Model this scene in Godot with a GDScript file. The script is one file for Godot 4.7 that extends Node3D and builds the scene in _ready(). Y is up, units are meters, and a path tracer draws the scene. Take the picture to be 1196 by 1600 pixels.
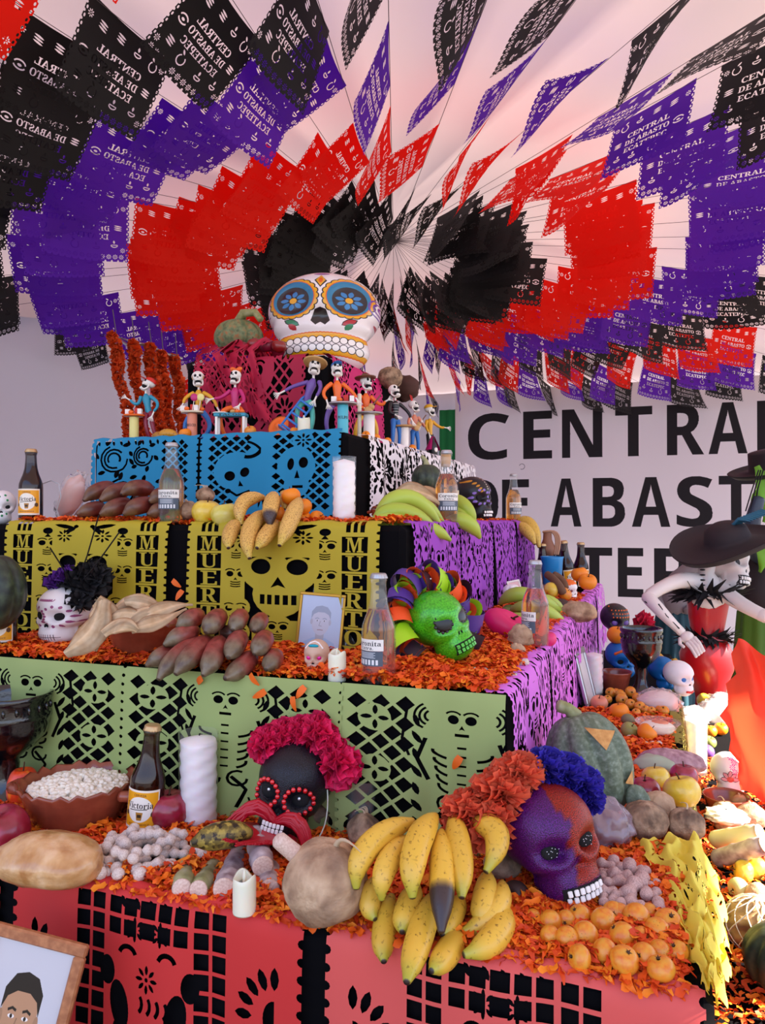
extends Node3D
# An ofrenda of stepped, paper-draped tiers under a tent hung with cut-paper flags. y is up, metres; the altar's front faces +z.
const T0 := .70
const T1 := .965
const T2 := 1.22
const T3 := 1.488
const T4 := 1.725
const T5 := 1.995
var rng := RandomNumberGenerator.new()
var M := {}
var used := {}
var cache := {}

# ---------------------------------------------------------------- mesh builder
class MB:
	var v := PackedVector3Array()
	var n := PackedVector3Array()
	var t := PackedVector2Array()
	var c := PackedColorArray()
	var idx := PackedInt32Array()
	var xf := Transform3D()
	var col := Color.WHITE
	func at(p: Vector3, b := Basis()) -> MB:
		xf = Transform3D(b, p)
		return self
	func paint(k: Color) -> MB:
		col = k
		return self
	func grid(nu: int, nv: int, f: Callable, wrap := false, tint = null) -> MB:
		var base := v.size()
		var w := nu + 1
		var p := PackedVector3Array()
		p.resize(w * (nv + 1))
		var mid := Vector3.ZERO
		for j in nv + 1:
			for i in w:
				var q: Vector3 = xf * f.call(float(i) / nu, float(j) / nv)
				p[j * w + i] = q
				mid += q
		mid /= p.size()
		var vol := 0.0
		var nn := PackedVector3Array()
		nn.resize(p.size())
		for j in nv + 1:
			for i in w:
				var a := p[j * w + (i - 1 if i > 0 else (nu - 1 if wrap else 0))]
				var b := p[j * w + (i + 1 if i < nu else (1 if wrap else nu))]
				var d := p[maxi(j - 1, 0) * w + i]
				var e := p[mini(j + 1, nv) * w + i]
				var k := (b - a).cross(e - d)
				if k.length_squared() < 1e-20:
					if j == 0 or j == nv:
						var jj := 1 if j == 0 else nv - 1
						k = (p[jj * w] - p[jj * w + nu / 3]).cross(p[jj * w + nu / 3] - p[jj * w + 2 * nu / 3])
						var fwd := p[j * w] - p[jj * w + nu / 2]
						fwd += p[j * w] - p[jj * w]
						k = k * signf(k.dot(fwd))
						nn[j * w + i] = k.normalized() * 2.0
						continue
					k = Vector3.UP * 1e-6
				nn[j * w + i] = k.normalized()
				vol += k.dot(p[j * w + i] - mid)
		var flip := vol < 0.0
		for i in p.size():
			v.append(p[i])
			var m := nn[i]
			if m.length_squared() > 2.0: n.append(m.normalized())
			else: n.append(-m if flip else m)
			var uu := float(i % w) / nu
			var vv := float(i / w) / nv
			t.append(Vector2(uu, vv))
			c.append(tint.call(uu, vv, p[i]) if tint else col)
		for j in nv:
			for i in nu:
				var a := base + j * w + i
				if flip: idx.append_array(PackedInt32Array([a, a + 1, a + w + 1, a, a + w + 1, a + w]))
				else: idx.append_array(PackedInt32Array([a, a + w + 1, a + 1, a, a + w, a + w + 1]))
		return self
	func tri(a: Vector3, b: Vector3, d: Vector3, ua := Vector2.ZERO, ub := Vector2.ZERO, ud := Vector2.ZERO) -> void:
		a = xf * a; b = xf * b; d = xf * d
		var k := (b - a).cross(d - a).normalized()
		var s := v.size()
		v.append_array(PackedVector3Array([a, b, d]))
		n.append_array(PackedVector3Array([k, k, k]))
		t.append_array(PackedVector2Array([ua, ub, ud]))
		c.append_array(PackedColorArray([col, col, col]))
		idx.append_array(PackedInt32Array([s, s + 2, s + 1]))
	func quad(a: Vector3, b: Vector3, d: Vector3, e: Vector3) -> MB:
		tri(a, b, d, Vector2(0, 1), Vector2(1, 1), Vector2(1, 0))
		tri(a, d, e, Vector2(0, 1), Vector2(1, 0), Vector2(0, 0))
		return self
	func box(at_: Vector3, size: Vector3, bev := 0.002) -> MB:
		var h := size / 2.0
		bev = minf(bev, minf(h.x, minf(h.y, h.z)) * .49)
		var q := func(sx: float, sy: float, sz: float, ax: int) -> Vector3:
			var r := Vector3(sx * (h.x - (0.0 if ax == 0 else bev)), sy * (h.y - (0.0 if ax == 1 else bev)), sz * (h.z - (0.0 if ax == 2 else bev)))
			return at_ + r
		var out := func(a: Vector3, b: Vector3, d: Vector3, e: Vector3) -> void:
			if (b - a).cross(d - a).dot((a + b + d + e) / 4.0 - at_) < 0.0: quad(e, d, b, a)
			else: quad(a, b, d, e)
		for s in [-1.0, 1.0]:
			out.call(q.call(s, -1, -1, 0), q.call(s, 1, -1, 0), q.call(s, 1, 1, 0), q.call(s, -1, 1, 0))
			out.call(q.call(-1, s, -1, 1), q.call(1, s, -1, 1), q.call(1, s, 1, 1), q.call(-1, s, 1, 1))
			out.call(q.call(-1, -1, s, 2), q.call(1, -1, s, 2), q.call(1, 1, s, 2), q.call(-1, 1, s, 2))
			for r in [-1.0, 1.0]:
				out.call(q.call(s, r, -1, 0), q.call(s, r, 1, 0), q.call(s, r, 1, 1), q.call(s, r, -1, 1))
				out.call(q.call(s, -1, r, 0), q.call(s, 1, r, 0), q.call(s, 1, r, 2), q.call(s, -1, r, 2))
				out.call(q.call(-1, s, r, 1), q.call(1, s, r, 1), q.call(1, s, r, 2), q.call(-1, s, r, 2))
				for u in [-1.0, 1.0]:
					var a: Vector3 = q.call(s, r, u, 0)
					var b: Vector3 = q.call(s, r, u, 1)
					var d: Vector3 = q.call(s, r, u, 2)
					if (b - a).cross(d - a).dot(a - at_) < 0.0: tri(d, b, a)
					else: tri(a, b, d)
		return self
	func ell(at_: Vector3, r: Vector3, nu := 12, nv := 8, b := Basis()) -> MB:
		return grid(nu, nv, func(u, w): return at_ + b * Vector3(sin(w * PI) * cos(u * TAU) * r.x, cos(w * PI) * r.y, sin(w * PI) * sin(u * TAU) * r.z), true)
	func lathe(prof: Array, seg := 24, at_ := Vector3.ZERO, warp = null, tint = null) -> MB:
		var k := prof.size() - 1
		return grid(seg, k, func(u, w):
			var q: Vector2 = prof[roundi(w * k)]
			var p := Vector3(q.x * cos(u * TAU), q.y, q.x * sin(u * TAU))
			return at_ + (warp.call(p, u, w) if warp else p), true, tint)
	func tube(path: Array, rad, seg := 8, tint = null, flat := 1.0) -> MB:
		# a swept round bar with rounded ends
		var k := path.size()
		var rr := PackedFloat32Array()
		for i in k: rr.append(rad[i] if rad is Array else float(rad))
		var tang := []
		for i in k: tang.append(((path[mini(i + 1, k - 1)] as Vector3) - (path[maxi(i - 1, 0)] as Vector3)).normalized())
		var side: Vector3 = (tang[0] as Vector3).cross(Vector3.UP)
		if side.length() < .1: side = (tang[0] as Vector3).cross(Vector3.RIGHT)
		side = side.normalized()
		var fr := []
		for i in k:
			var tt: Vector3 = tang[i]
			side = (side - tt * side.dot(tt)).normalized()
			fr.append([side, tt.cross(side)])
		var pos := [path[0] - tang[0] * rr[0] * .55, path[0] - tang[0] * rr[0] * .38]
		var rad2 := [0.0, rr[0] * .72]
		var fi := [0, 0]
		for i in k: pos.append(path[i]); rad2.append(rr[i]); fi.append(i)
		pos.append(path[k - 1] + tang[k - 1] * rr[k - 1] * .38); rad2.append(rr[k - 1] * .72); fi.append(k - 1)
		pos.append(path[k - 1] + tang[k - 1] * rr[k - 1] * .55); rad2.append(0.0); fi.append(k - 1)
		var m := pos.size() - 1
		return grid(seg, m, func(u, w):
			var j := roundi(w * m)
			var f: Array = fr[fi[j]]
			return pos[j] + (f[0] * cos(u * TAU) + f[1] * sin(u * TAU) * flat) * rad2[j], true, tint)
	func prism(poly: PackedVector2Array, d: float, z0 := 0.0, uvs := 1.0) -> MB:
		# a 2D outline (x, y) with thickness d from z0 towards +z
		if Geometry2D.is_polygon_clockwise(poly): poly.reverse()
		var ix := Geometry2D.triangulate_polygon(poly)
		for k in range(0, ix.size(), 3):
			var a := poly[ix[k]]; var b := poly[ix[k + 1]]; var e := poly[ix[k + 2]]
			if (b - a).cross(e - a) < 0: var s := b; b = e; e = s
			tri(Vector3(a.x, a.y, z0 + d), Vector3(b.x, b.y, z0 + d), Vector3(e.x, e.y, z0 + d), a * uvs, b * uvs, e * uvs)
			tri(Vector3(e.x, e.y, z0), Vector3(b.x, b.y, z0), Vector3(a.x, a.y, z0), e * uvs, b * uvs, a * uvs)
		for k in poly.size():
			var a := poly[k]; var b := poly[(k + 1) % poly.size()]
			quad(Vector3(a.x, a.y, z0), Vector3(b.x, b.y, z0), Vector3(b.x, b.y, z0 + d), Vector3(a.x, a.y, z0 + d))
		return self
	func done() -> ArrayMesh:
		var a := []
		a.resize(Mesh.ARRAY_MAX)
		a[Mesh.ARRAY_VERTEX] = v; a[Mesh.ARRAY_NORMAL] = n; a[Mesh.ARRAY_TEX_UV] = t; a[Mesh.ARRAY_COLOR] = c; a[Mesh.ARRAY_INDEX] = idx
		var am := ArrayMesh.new()
		am.add_surface_from_arrays(Mesh.PRIMITIVE_TRIANGLES, a)
		return am

# ---------------------------------------------------------------- flat print and cut-paper masks
class Cut:
	var im: Image
	var W := 0
	var H := 0
	var sx := 1.0
	var sy := 1.0
	var off := Vector2.ZERO
	var mir := 1.0
	func _init(w: int, h: int, bg: Color, ux := 1.0, uy := 1.0) -> void:
		W = w; H = h; sx = w / ux; sy = h / uy      # shapes are given in units of ux by uy
		im = Image.create(w, h, false, Image.FORMAT_RGBA8)
		im.fill(bg)
	func tex() -> ImageTexture:
		return ImageTexture.create_from_image(im)
	func poly(pts: Array, k: Color) -> void:
		var q := PackedVector2Array()
		var lo := 1e9
		var hi := -1e9
		for p in pts:
			var r := Vector2((off.x + p.x * mir) * sx, (off.y + p.y) * sy)
			q.append(r); lo = minf(lo, r.y); hi = maxf(hi, r.y)
		var m := q.size()
		for y in range(maxi(0, floori(lo)), mini(H, ceili(hi))):
			var yy := y + .5
			var xs := []
			for i in m:
				var a := q[i]; var b := q[(i + 1) % m]
				if (a.y <= yy) != (b.y <= yy): xs.append(a.x + (yy - a.y) / (b.y - a.y) * (b.x - a.x))
			xs.sort()
			for i in range(0, xs.size() - 1, 2):
				var x0 := roundi(xs[i]); var x1 := roundi(xs[i + 1])
				if x1 <= x0 and xs[i + 1] - xs[i] > .2: x1 = x0 + 1
				if x1 > x0: im.fill_rect(Rect2i(x0, y, x1 - x0, 1), k)
	func ell(x: float, y: float, rx: float, ry: float, k: Color, rot := 0.0, m := 20) -> void:
		var p := []
		for i in m: p.append(Vector2(x, y) + Vector2(cos(i * TAU / m) * rx, sin(i * TAU / m) * ry).rotated(rot))
		poly(p, k)
	func rect(x: float, y: float, w: float, h: float, k: Color) -> void:
		poly([Vector2(x, y), Vector2(x + w, y), Vector2(x + w, y + h), Vector2(x, y + h)], k)
	func leaf(a: Vector2, b: Vector2, w: float, k: Color) -> void:
		var d := (b - a); var s := Vector2(-d.y, d.x).normalized() * w
		poly([a, a + d * .2 + s * .7, a + d * .5 + s, a + d * .8 + s * .7, b, a + d * .8 - s * .7, a + d * .5 - s, a + d * .2 - s * .7], k)
	func line(pts: Array, w: float, k: Color) -> void:
		for i in pts.size() - 1:
			var a: Vector2 = pts[i]; var b: Vector2 = pts[i + 1]
			if a.distance_to(b) < 1e-6: continue
			var s := Vector2(-(b - a).y, (b - a).x).normalized() * w * .5
			poly([a + s, b + s, b - s, a - s], k)
			if i > 0: ell(a.x, a.y, w * .5, w * .5, k, 0, 8)
	func arc(x: float, y: float, r: float, a0: float, a1: float, w: float, k: Color, m := 10, ry := 0.0) -> void:
		var p := []
		for i in m + 1:
			var a := deg_to_rad(lerpf(a0, a1, float(i) / m))
			p.append(Vector2(x + cos(a) * r, y + sin(a) * (ry if ry > 0 else r)))
		line(p, w, k)
	func daisy(x: float, y: float, r: float, k: Color, m := 8, a0 := 0.0, inner := .32) -> void:
		for i in m:
			var d := Vector2.from_angle(i * TAU / m + a0)
			leaf(Vector2(x, y) + d * r * inner, Vector2(x, y) + d * r, r * .15, k)
		ell(x, y, r * .16, r * .16, k, 0, 8)
	func text(s: String, x: float, y: float, size: float, k: Color, font := "Droid Serif", bold := true, wide := 1.0, squeeze := 0.0) -> void:
		# centred on x, baseline y, capitals about .7 size high
		var f := SystemFont.new()
		f.font_names = PackedStringArray([font])
		f.font_weight = 700 if bold else 400
		var tm := TextMesh.new()
		tm.text = s; tm.font = f; tm.font_size = 48; tm.pixel_size = 1.0 / 48; tm.depth = 0.0; tm.curve_step = 4.0
		var a := tm.get_mesh_arrays()
		var vs: PackedVector3Array = a[Mesh.ARRAY_VERTEX]
		var ns: PackedVector3Array = a[Mesh.ARRAY_NORMAL]
		var ix: PackedInt32Array = a[Mesh.ARRAY_INDEX] if a[Mesh.ARRAY_INDEX] != null else PackedInt32Array(range(vs.size()))
		var lo := 1e9; var hi := -1e9; var top := -1e9; var bot := 1e9
		for p in vs: lo = minf(lo, p.x); hi = maxf(hi, p.x); top = maxf(top, p.y); bot = minf(bot, p.y)
		if squeeze > 0.0: wide = minf(wide, squeeze / maxf((hi - lo) * size, 1e-6))
		for i in range(0, ix.size(), 3):
			if ns[ix[i]].z < .5: continue
			var p := []
			for j in 3:
				var q := vs[ix[i + j]]
				p.append(Vector2(x + (q.x - (lo + hi) / 2) * size * wide, y - (q.y - bot) * size))
			poly(p, k)
	func fit(s: String, x0: float, y0: float, w: float, h: float, k: Color, font := "Droid Sans", bold := true) -> void:
		# lettering stretched to fill a box
		var f := SystemFont.new()
		f.font_names = PackedStringArray([font])
		f.font_weight = 700 if bold else 400
		var tm := TextMesh.new()
		tm.text = s; tm.font = f; tm.font_size = 64; tm.pixel_size = 1.0 / 64; tm.depth = 0.0; tm.curve_step = 2.0
		var a := tm.get_mesh_arrays()
		var vs: PackedVector3Array = a[Mesh.ARRAY_VERTEX]
		var ns: PackedVector3Array = a[Mesh.ARRAY_NORMAL]
		var ix: PackedInt32Array = a[Mesh.ARRAY_INDEX] if a[Mesh.ARRAY_INDEX] != null else PackedInt32Array(range(vs.size()))
		var lo := Vector2(1e9, 1e9); var hi := Vector2(-1e9, -1e9)
		for p in vs: lo = lo.min(Vector2(p.x, p.y)); hi = hi.max(Vector2(p.x, p.y))
		for i in range(0, ix.size(), 3):
			if ns[ix[i]].z < .5: continue
			var p := []
			for j in 3:
				var q := vs[ix[i + j]]
				p.append(Vector2(x0 + (q.x - lo.x) / (hi.x - lo.x) * w, y0 + (hi.y - q.y) / (hi.y - lo.y) * h))
			poly(p, k)

# ---------------------------------------------------------------- objects
func numbered(s: String) -> String:
	if not used.has(s):
		used[s] = 0
		return s
	used[s] += 1
	return "%s_%03d" % [s, used[s]]
func meta(o: Node, label := "", cat := "", group := "") -> void:
	if label: o.set_meta("label", label)
	if cat: o.set_meta("category", cat)
	if group: o.set_meta("group", group)
func thing(called: String, label: String, cat: String, at := Vector3.ZERO, yaw := 0.0, group := "") -> Node3D:
	var o := Node3D.new()
	o.name = numbered(called)
	add_child(o)
	o.position = at
	o.rotation.y = deg_to_rad(yaw)
	meta(o, label, cat, group)
	return o
func part(called: String, m, mtl: Material, parent: Node3D, label := "") -> MeshInstance3D:
	var o := MeshInstance3D.new()
	o.name = called
	o.mesh = m.done() if m is MB else m
	o.set_surface_override_material(0, mtl)
	parent.add_child(o, true)
	if label: o.set_meta("label", label)
	return o
func one(called: String, label: String, cat: String, m, mtl: Material, at := Vector3.ZERO, yaw := 0.0, group := "") -> MeshInstance3D:
	var o := part(numbered(called), m, mtl, self)
	o.position = at
	o.rotation.y = deg_to_rad(yaw)
	meta(o, label, cat, group)
	return o
func struct(called: String, m, mtl: Material) -> MeshInstance3D:
	var o := part(called, m, mtl, self)
	o.set_meta("kind", "structure")
	return o
func dup(src: Node3D, at: Vector3, turn := Vector3.ZERO, label := "", group := "", size := 1.0) -> Node3D:
	var o: Node3D = src.duplicate()
	o.name = numbered(String(src.name).rstrip("0123456789").trim_suffix("_"))
	add_child(o)
	o.position = at
	o.rotation = turn * PI / 180.0
	o.scale = Vector3.ONE * size
	if label: o.set_meta("label", label)
	if group: o.set_meta("group", group)
	return o
func rot(x: float, y: float, z: float) -> Basis:
	return Basis.from_euler(Vector3(x, y, z) * PI / 180.0)
func rf(a: float, b: float) -> float:
	return rng.randf_range(a, b)

# ---------------------------------------------------------------- materials
func hexc(h: String) -> Color: return Color.html(h)
func mat(col, rough := .6, o := {}) -> StandardMaterial3D:
	if col is String: col = hexc(col)
	var m := StandardMaterial3D.new()
	m.albedo_color = col
	m.roughness = rough
	if o.get("vc"):
		m.vertex_color_use_as_albedo = true
		m.vertex_color_is_srgb = true
	if o.has("tex"): m.albedo_texture = o.tex
	if o.has("tri"):
		m.uv1_triplanar = true
		m.uv1_scale = Vector3.ONE * o.tri
	if o.has("metal"): m.metallic = o.metal
	if o.has("coat"):
		m.clearcoat_enabled = true; m.clearcoat = o.coat; m.clearcoat_roughness = o.get("coat_r", .1)
	if o.has("back"):
		m.backlight_enabled = true; m.backlight = o.back if o.back is Color else hexc(o.back)
	if o.has("rim"):
		m.rim_enabled = true; m.rim = o.rim; m.rim_tint = .6
	if o.has("alpha"):
		m.transparency = BaseMaterial3D.TRANSPARENCY_ALPHA; m.albedo_color.a = o.alpha
	if o.has("refr"):
		m.refraction_enabled = true; m.refraction_scale = o.refr; m.albedo_color.a = .0
		m.transparency = BaseMaterial3D.TRANSPARENCY_ALPHA
	if o.has("cut"):
		m.transparency = BaseMaterial3D.TRANSPARENCY_ALPHA_SCISSOR; m.alpha_scissor_threshold = .5; m.albedo_texture = o.cut
		m.cull_mode = BaseMaterial3D.CULL_DISABLED
	if o.has("two"): m.cull_mode = BaseMaterial3D.CULL_DISABLED
	if o.has("bump"):
		m.heightmap_enabled = true; m.heightmap_texture = o.bump; m.heightmap_scale = o.get("bump_s", .1)
	if o.has("sss"):
		m.subsurf_scatter_enabled = true; m.subsurf_scatter_strength = o.sss
	if o.has("spec"): m.metallic_specular = o.spec
	return m
func noise_tex(freq: float, cols: Array, stops: Array, sd := 1, kind := FastNoiseLite.TYPE_SIMPLEX_SMOOTH, oct := 4, size := 256) -> NoiseTexture2D:
	var f := FastNoiseLite.new()
	f.noise_type = kind; f.frequency = freq; f.seed = sd; f.fractal_octaves = oct
	if kind == FastNoiseLite.TYPE_CELLULAR: f.cellular_return_type = FastNoiseLite.RETURN_DISTANCE
	var g := Gradient.new()
	var pc := PackedColorArray()
	for x in cols: pc.append(hexc(x) if x is String else x)
	g.offsets = PackedFloat32Array(stops); g.colors = pc
	var tx := NoiseTexture2D.new()
	tx.width = size; tx.height = size; tx.seamless = true; tx.noise = f; tx.color_ramp = g
	return tx

func _ready() -> void:
	rng.seed = 20231102
	# ---- camera, sky, sun, exposure
	var cam := Camera3D.new()
	cam.name = "camera"
	cam.fov = 67.05
	cam.near = .05
	cam.far = 200.0
	cam.position = Vector3(0, 1.5, 0)
	cam.rotation_degrees = Vector3(.569, 19.5, 0)
	add_child(cam)
	cam.current = true
	var env := Environment.new()
	var sky := ProceduralSkyMaterial.new()
	sky.sky_top_color = Color(.50, .66, .92)
	sky.sky_horizon_color = Color(.93, .94, .96)
	sky.sky_curve = .25
	sky.ground_bottom_color = Color(.55, .52, .50)
	sky.ground_horizon_color = Color(.80, .78, .76)
	sky.sky_energy_multiplier = 1.0
	sky.ground_energy_multiplier = .6
	env.background_mode = Environment.BG_SKY
	env.sky = Sky.new()
	env.sky.sky_material = sky
	env.tonemap_mode = Environment.TONE_MAPPER_LINEAR
	env.tonemap_exposure = 2.85
	env.sdfgi_enabled = true
	env.ssao_enabled = true
	env.ssil_enabled = true
	var we := WorldEnvironment.new()
	we.name = "environment"
	we.environment = env
	add_child(we)
	var sun := DirectionalLight3D.new()
	sun.name = "sun"
	sun.light_color = Color(1.0, .95, .88)
	sun.light_energy = 4.0
	sun.light_angular_distance = .6
	sun.shadow_enabled = true
	sun.sky_mode = DirectionalLight3D.SKY_MODE_LIGHT_ONLY
	add_child(sun)
	sun.look_at_from_position(Vector3.ZERO, -Vector3(.83, .53, -.06), Vector3.UP)
	make_materials()
	make_things_materials()
	build_tent()
	build_altar()
	build_papers()
	build_tier1()
	build_tier2()
	build_tier3()
	build_top()
	build_side()
	build_figures()
	build_petals()
	build_flags()

func make_materials() -> void:
	M.white = mat("f4efe9", .5)
	M.black = mat("0d0c0f", .9)
	M.velvet = mat("0b0a0d", .95, {spec = .2})
	M.canvas = mat("ece4e4", .85, {back = Color(.435, .375, .37), two = 1})
	M.wallcloth = mat("cfc6cb", .85, {back = Color(.5, .47, .48), two = 1})
	M.string = mat("6a6068", .8)
	M.steel = mat("b9bbc0", .35, {metal = .9})

func build_tent() -> void:
	# ground, fabric walls, conical roof
	struct("floor", MB.new().box(Vector3(0, -.1, -2), Vector3(40, .2, 40), .01), mat("8d8782", .9, {tex = noise_tex(.02, ["7d7771", "a39c95"], [.2, .8]), tri = .5}))
	var fold := func(u: float, w: float) -> float: return sin(u * 61.0) * .012 + sin(u * 23.0 + w * 3.0) * .02 * (1.0 - w) + sin(w * 9.0 + u * 7.0) * .006
	for k in 2:
		var off := -.02 * k
		var wm := MB.new()
		if k == 0: wm.grid(100, 12, func(u, w): return Vector3(-4.55 + fold.call(u, w), lerpf(3.64, 2.98, u) * w, lerpf(1.3, -8.7, u)))
		else: wm.grid(100, 12, func(u, w): return Vector3(lerpf(-4.6, -2.0772, u), 2.95 * w, -8.62 + fold.call(u, w) * .6))
		struct("wall_left" if k == 0 else "wall_back", wm, M.wallcloth)
	# the roof: a fabric cone drawn up over the altar, with ribs of cloth seams
	var roof := func(u: float, w: float) -> Vector3:
		var hub := Vector3(-1.7624, 3.72, -5.2106)
		var q := u * 4.0
		var cs := [Vector3(-4.62, 3.62, 1.4), Vector3(4.10, 3.66, 1.4), Vector3(3.78, 2.96, -8.7), Vector3(-4.62, 2.96, -8.7)]
		var e: Vector3 = (cs[int(q) % 4] as Vector3).lerp(cs[(int(q) + 1) % 4], q - floorf(q))
		var p := hub.lerp(e, w)
		p.y -= sin(w * PI) * (.03 + .03 * absf(sin(u * TAU * 8.0)))
		return p
	var ro := MB.new()
	ro.grid(160, 14, func(u, w): return roof.call(u, w), true)
	struct("ceiling", ro, M.canvas)
	# scalloped valance where the roof meets the left wall
	var va := MB.new()
	va.grid(160, 6, func(u, w): return Vector3(-4.5 + .05 * w + .03 * sin(u * 60.0) * w, lerpf(3.64, 2.98, u) - w * (.13 + .13 * absf(sin(u * PI * 8.0))), lerpf(1.3, -8.6, u)))
	struct("trim_1", va, M.canvas)
	var pole := MB.new()
	pole.tube([Vector3(-4.35, 0, -6.6), Vector3(-4.35, 2.9, -6.6)], .028, 12)
	pole.tube([Vector3(-4.35, 2.88, -6.6), Vector3(-3.2, 2.82, -8.3)], .022, 10)
	pole.tube([Vector3(-4.35, 2.86, -6.5), Vector3(-2.8948, 2.5443, -3.579), Vector3(-2.8433, 2.524, -3.7033), Vector3(-2.8007, 2.5207, -3.8245), Vector3(-2.7897, 2.5007, -3.9344), Vector3(-2.746, 2.4908, -4.056)], .010, 8)
	one("tent_frame", "grey steel tent pole and rail by the left fabric wall behind the altar", "tent pole", pole, M.steel)
	# painted sign on white cloth
	var x0 := -2.1364
	var x1 := 3.5
	var y0 := .02
	var y1 := 2.94
	var cu := Cut.new(2048, 1300, hexc("e6dde0"), x1 - x0, y1 - y0)
	var ink := hexc("17131a")
	var L := func(s: String, a: float, b: float, top: float, bot: float): cu.fit(s, a - x0, y1 - top, b - a, top - bot, ink)
	for w in [["C", -1.9881, -1.5269], ["E", -1.3721, -1.0612], ["N", -0.9525, -0.5335], ["T", -0.4034, -0.0339], ["R", 0.1096, 0.4639], ["A", 0.506, 0.8662], ["L", 0.9531, 1.2437]]:
		L.call(w[0], w[1], w[2], 2.6829, 2.165)
	for w in [["D", -1.9449, -1.6488], ["E", -1.606, -1.3105], ["A", -1.0762, -0.7528], ["B", -0.6336, -0.3086], ["A", -0.2382, 0.1385], ["S", 0.2002, 0.5396], ["T", 0.5992, 0.9275], ["O", 0.9851, 1.3529]]:
		L.call(w[0], w[1], w[2], 1.9432, 1.4262)
	for w in [["E", -1.9458, -1.657], ["C", -1.5857, -1.2494], ["A", -1.208, -0.8412], ["T", -0.7944, -0.4395], ["E", -0.3813, -0.1261], ["P", -0.0192, 0.3323], ["E", 0.4291, 0.6913], ["C", 0.7501, 1.0967]]:
		L.call(w[0], w[1], w[2], 1.2048, 0.6885)
	cu.arc(-1.3864 - x0, y1 - 2.0827, .03, -160, 120, .008, hexc("8d858c"))
	var sg := MB.new()
	sg.grid(40, 8, func(u, w): return Vector3(lerpf(x0, x1, u), lerpf(y1, y0, w), -8.5 + sin(u * 31.0) * .004 + sin(w * 7.0 + u * 5.0) * .004))
	one("painted_sign", "white cloth sign across the back wall with big black painted capitals", "sign", sg, mat(Color.WHITE, .8, {tex = cu.tex(), two = 1, back = Color(.55, .52, .53)}))
	var gc := MB.new()
	gc.grid(10, 6, func(u, w): return Vector3(lerpf(-2.3301, x0 + .01, u), lerpf(2.75, .5, w), -8.53 + sin(u * 14.0) * .01))
	one("green_cloth", "strip of green cloth hanging at the left edge of the painted sign", "cloth", gc, mat("0f7a3e", .8, {two = 1}))

func build_altar() -> void:
	# each step is a box under black cloth; the fronts step back and the right sides step in
	var steps := [[0.0, T0, -2.62, .34, -.62], [T0, T1, -2.36, .06, -.93], [T1, T2, -2.06, -.224, -1.21], [T2, T3, -1.80, -.484, -1.50], [T3, T4, -1.539, -.745, -1.83], [T4, T5, -1.42, -.93, -2.12]]
	var back := [-3.3, -3.3, -3.3, -3.3, -3.1, -2.75]
	var lab := ["lowest black cloth covered altar step, in sunlight at the right edge", "black altar step under the red cut paper at the front", "black altar step behind the lattice green cut paper", "black altar step behind the yellow cut paper", "black altar step behind the bright blue cut paper", "topmost black altar block carrying the giant sugar skull"]
	for k in 6:
		var s: Array = steps[k]
		var m := MB.new()
		m.box(Vector3((s[2] + s[3]) / 2, (s[0] + s[1]) / 2, (s[4] + back[k]) / 2), Vector3(s[3] - s[2], s[1] - s[0], s[4] - back[k]), .012)
		one("altar_step", lab[k], "altar step", m, M.velvet)

# ---------------------------------------------------------------- cut-paper sheets over the steps
const O := Color(1, 1, 1, 0)
const P := Color(1, 1, 1, 1)

func scallop(cu: Cut, h: float, n: int, sides := true, low := true, dots := true) -> void:
	if sides:
		for i in n + 1:
			for x in [0.0, 1.0]: cu.ell(x, h * i / n, .016, .012, O, 0, 10)
			if dots and i < n:
				for x in [.028, .972]: cu.ell(x, h * (i + .5) / n, .008, .012, O, 0, 8)
	if low:
		var m := int(n / h)
		for i in m + 1:
			cu.ell(float(i) / m, h, .014, .020, O, 0, 10)
func lattice(cu: Cut, x0: float, y0: float, x1: float, y1: float, step: float, w: float) -> void:
	# diamond windows between diagonal paper bars
	var ny := int((y1 - y0) / step)
	var nx := int((x1 - x0) / step)
	for j in ny * 2 - 1:
		for i in nx + 1 - (j + 1) % 2:
			var c := Vector2(x0 + (i + (.5 if j % 2 == 0 else 0.0)) * step, y0 + (j + 1) * step / 2)
			var a := step / 2 - w
			if c.x - a < x0 or c.x + a > x1: continue
			cu.poly([c + Vector2(a, 0), c + Vector2(0, a), c + Vector2(-a, 0), c + Vector2(0, -a)], O)
func squares(cu: Cut, x0: float, y0: float, nx: int, ny: int, step: float, w: float, skew := 0.0) -> void:
	for j in ny:
		for i in nx: cu.rect(x0 + i * step + skew * j, y0 + j * step, step - w, step - w, O)
func skull2(cu: Cut, x: float, y: float, s: float, bars := true, head := true, eye := 1.0) -> void:
	if head:
		cu.ell(x, y, s * .5, s * .52, P); cu.ell(x, y + s * .42, s * .3, s * .32, P)
	for k in [-1.0, 1.0]:
		cu.ell(x + k * s * .2, y + s * .05, s * .13 * eye, s * .13 * eye, O, 0, 16)
		cu.arc(x + k * s * .2, y + s * .04, s * .22, 220, 320, s * .05, O, 8)
	cu.poly([Vector2(x, y + s * .2), Vector2(x + s * .07, y + s * .34), Vector2(x, y + s * .31), Vector2(x - s * .07, y + s * .34)], O)
	if bars:
		for k in 3: cu.arc(x, y + s * (.36 + k * .10), s * .2, 30, 150, s * .05, O, 6, s * .07)
	else:
		cu.rect(x - s * .16, y + s * .44, s * .32, s * .09, O)
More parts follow.
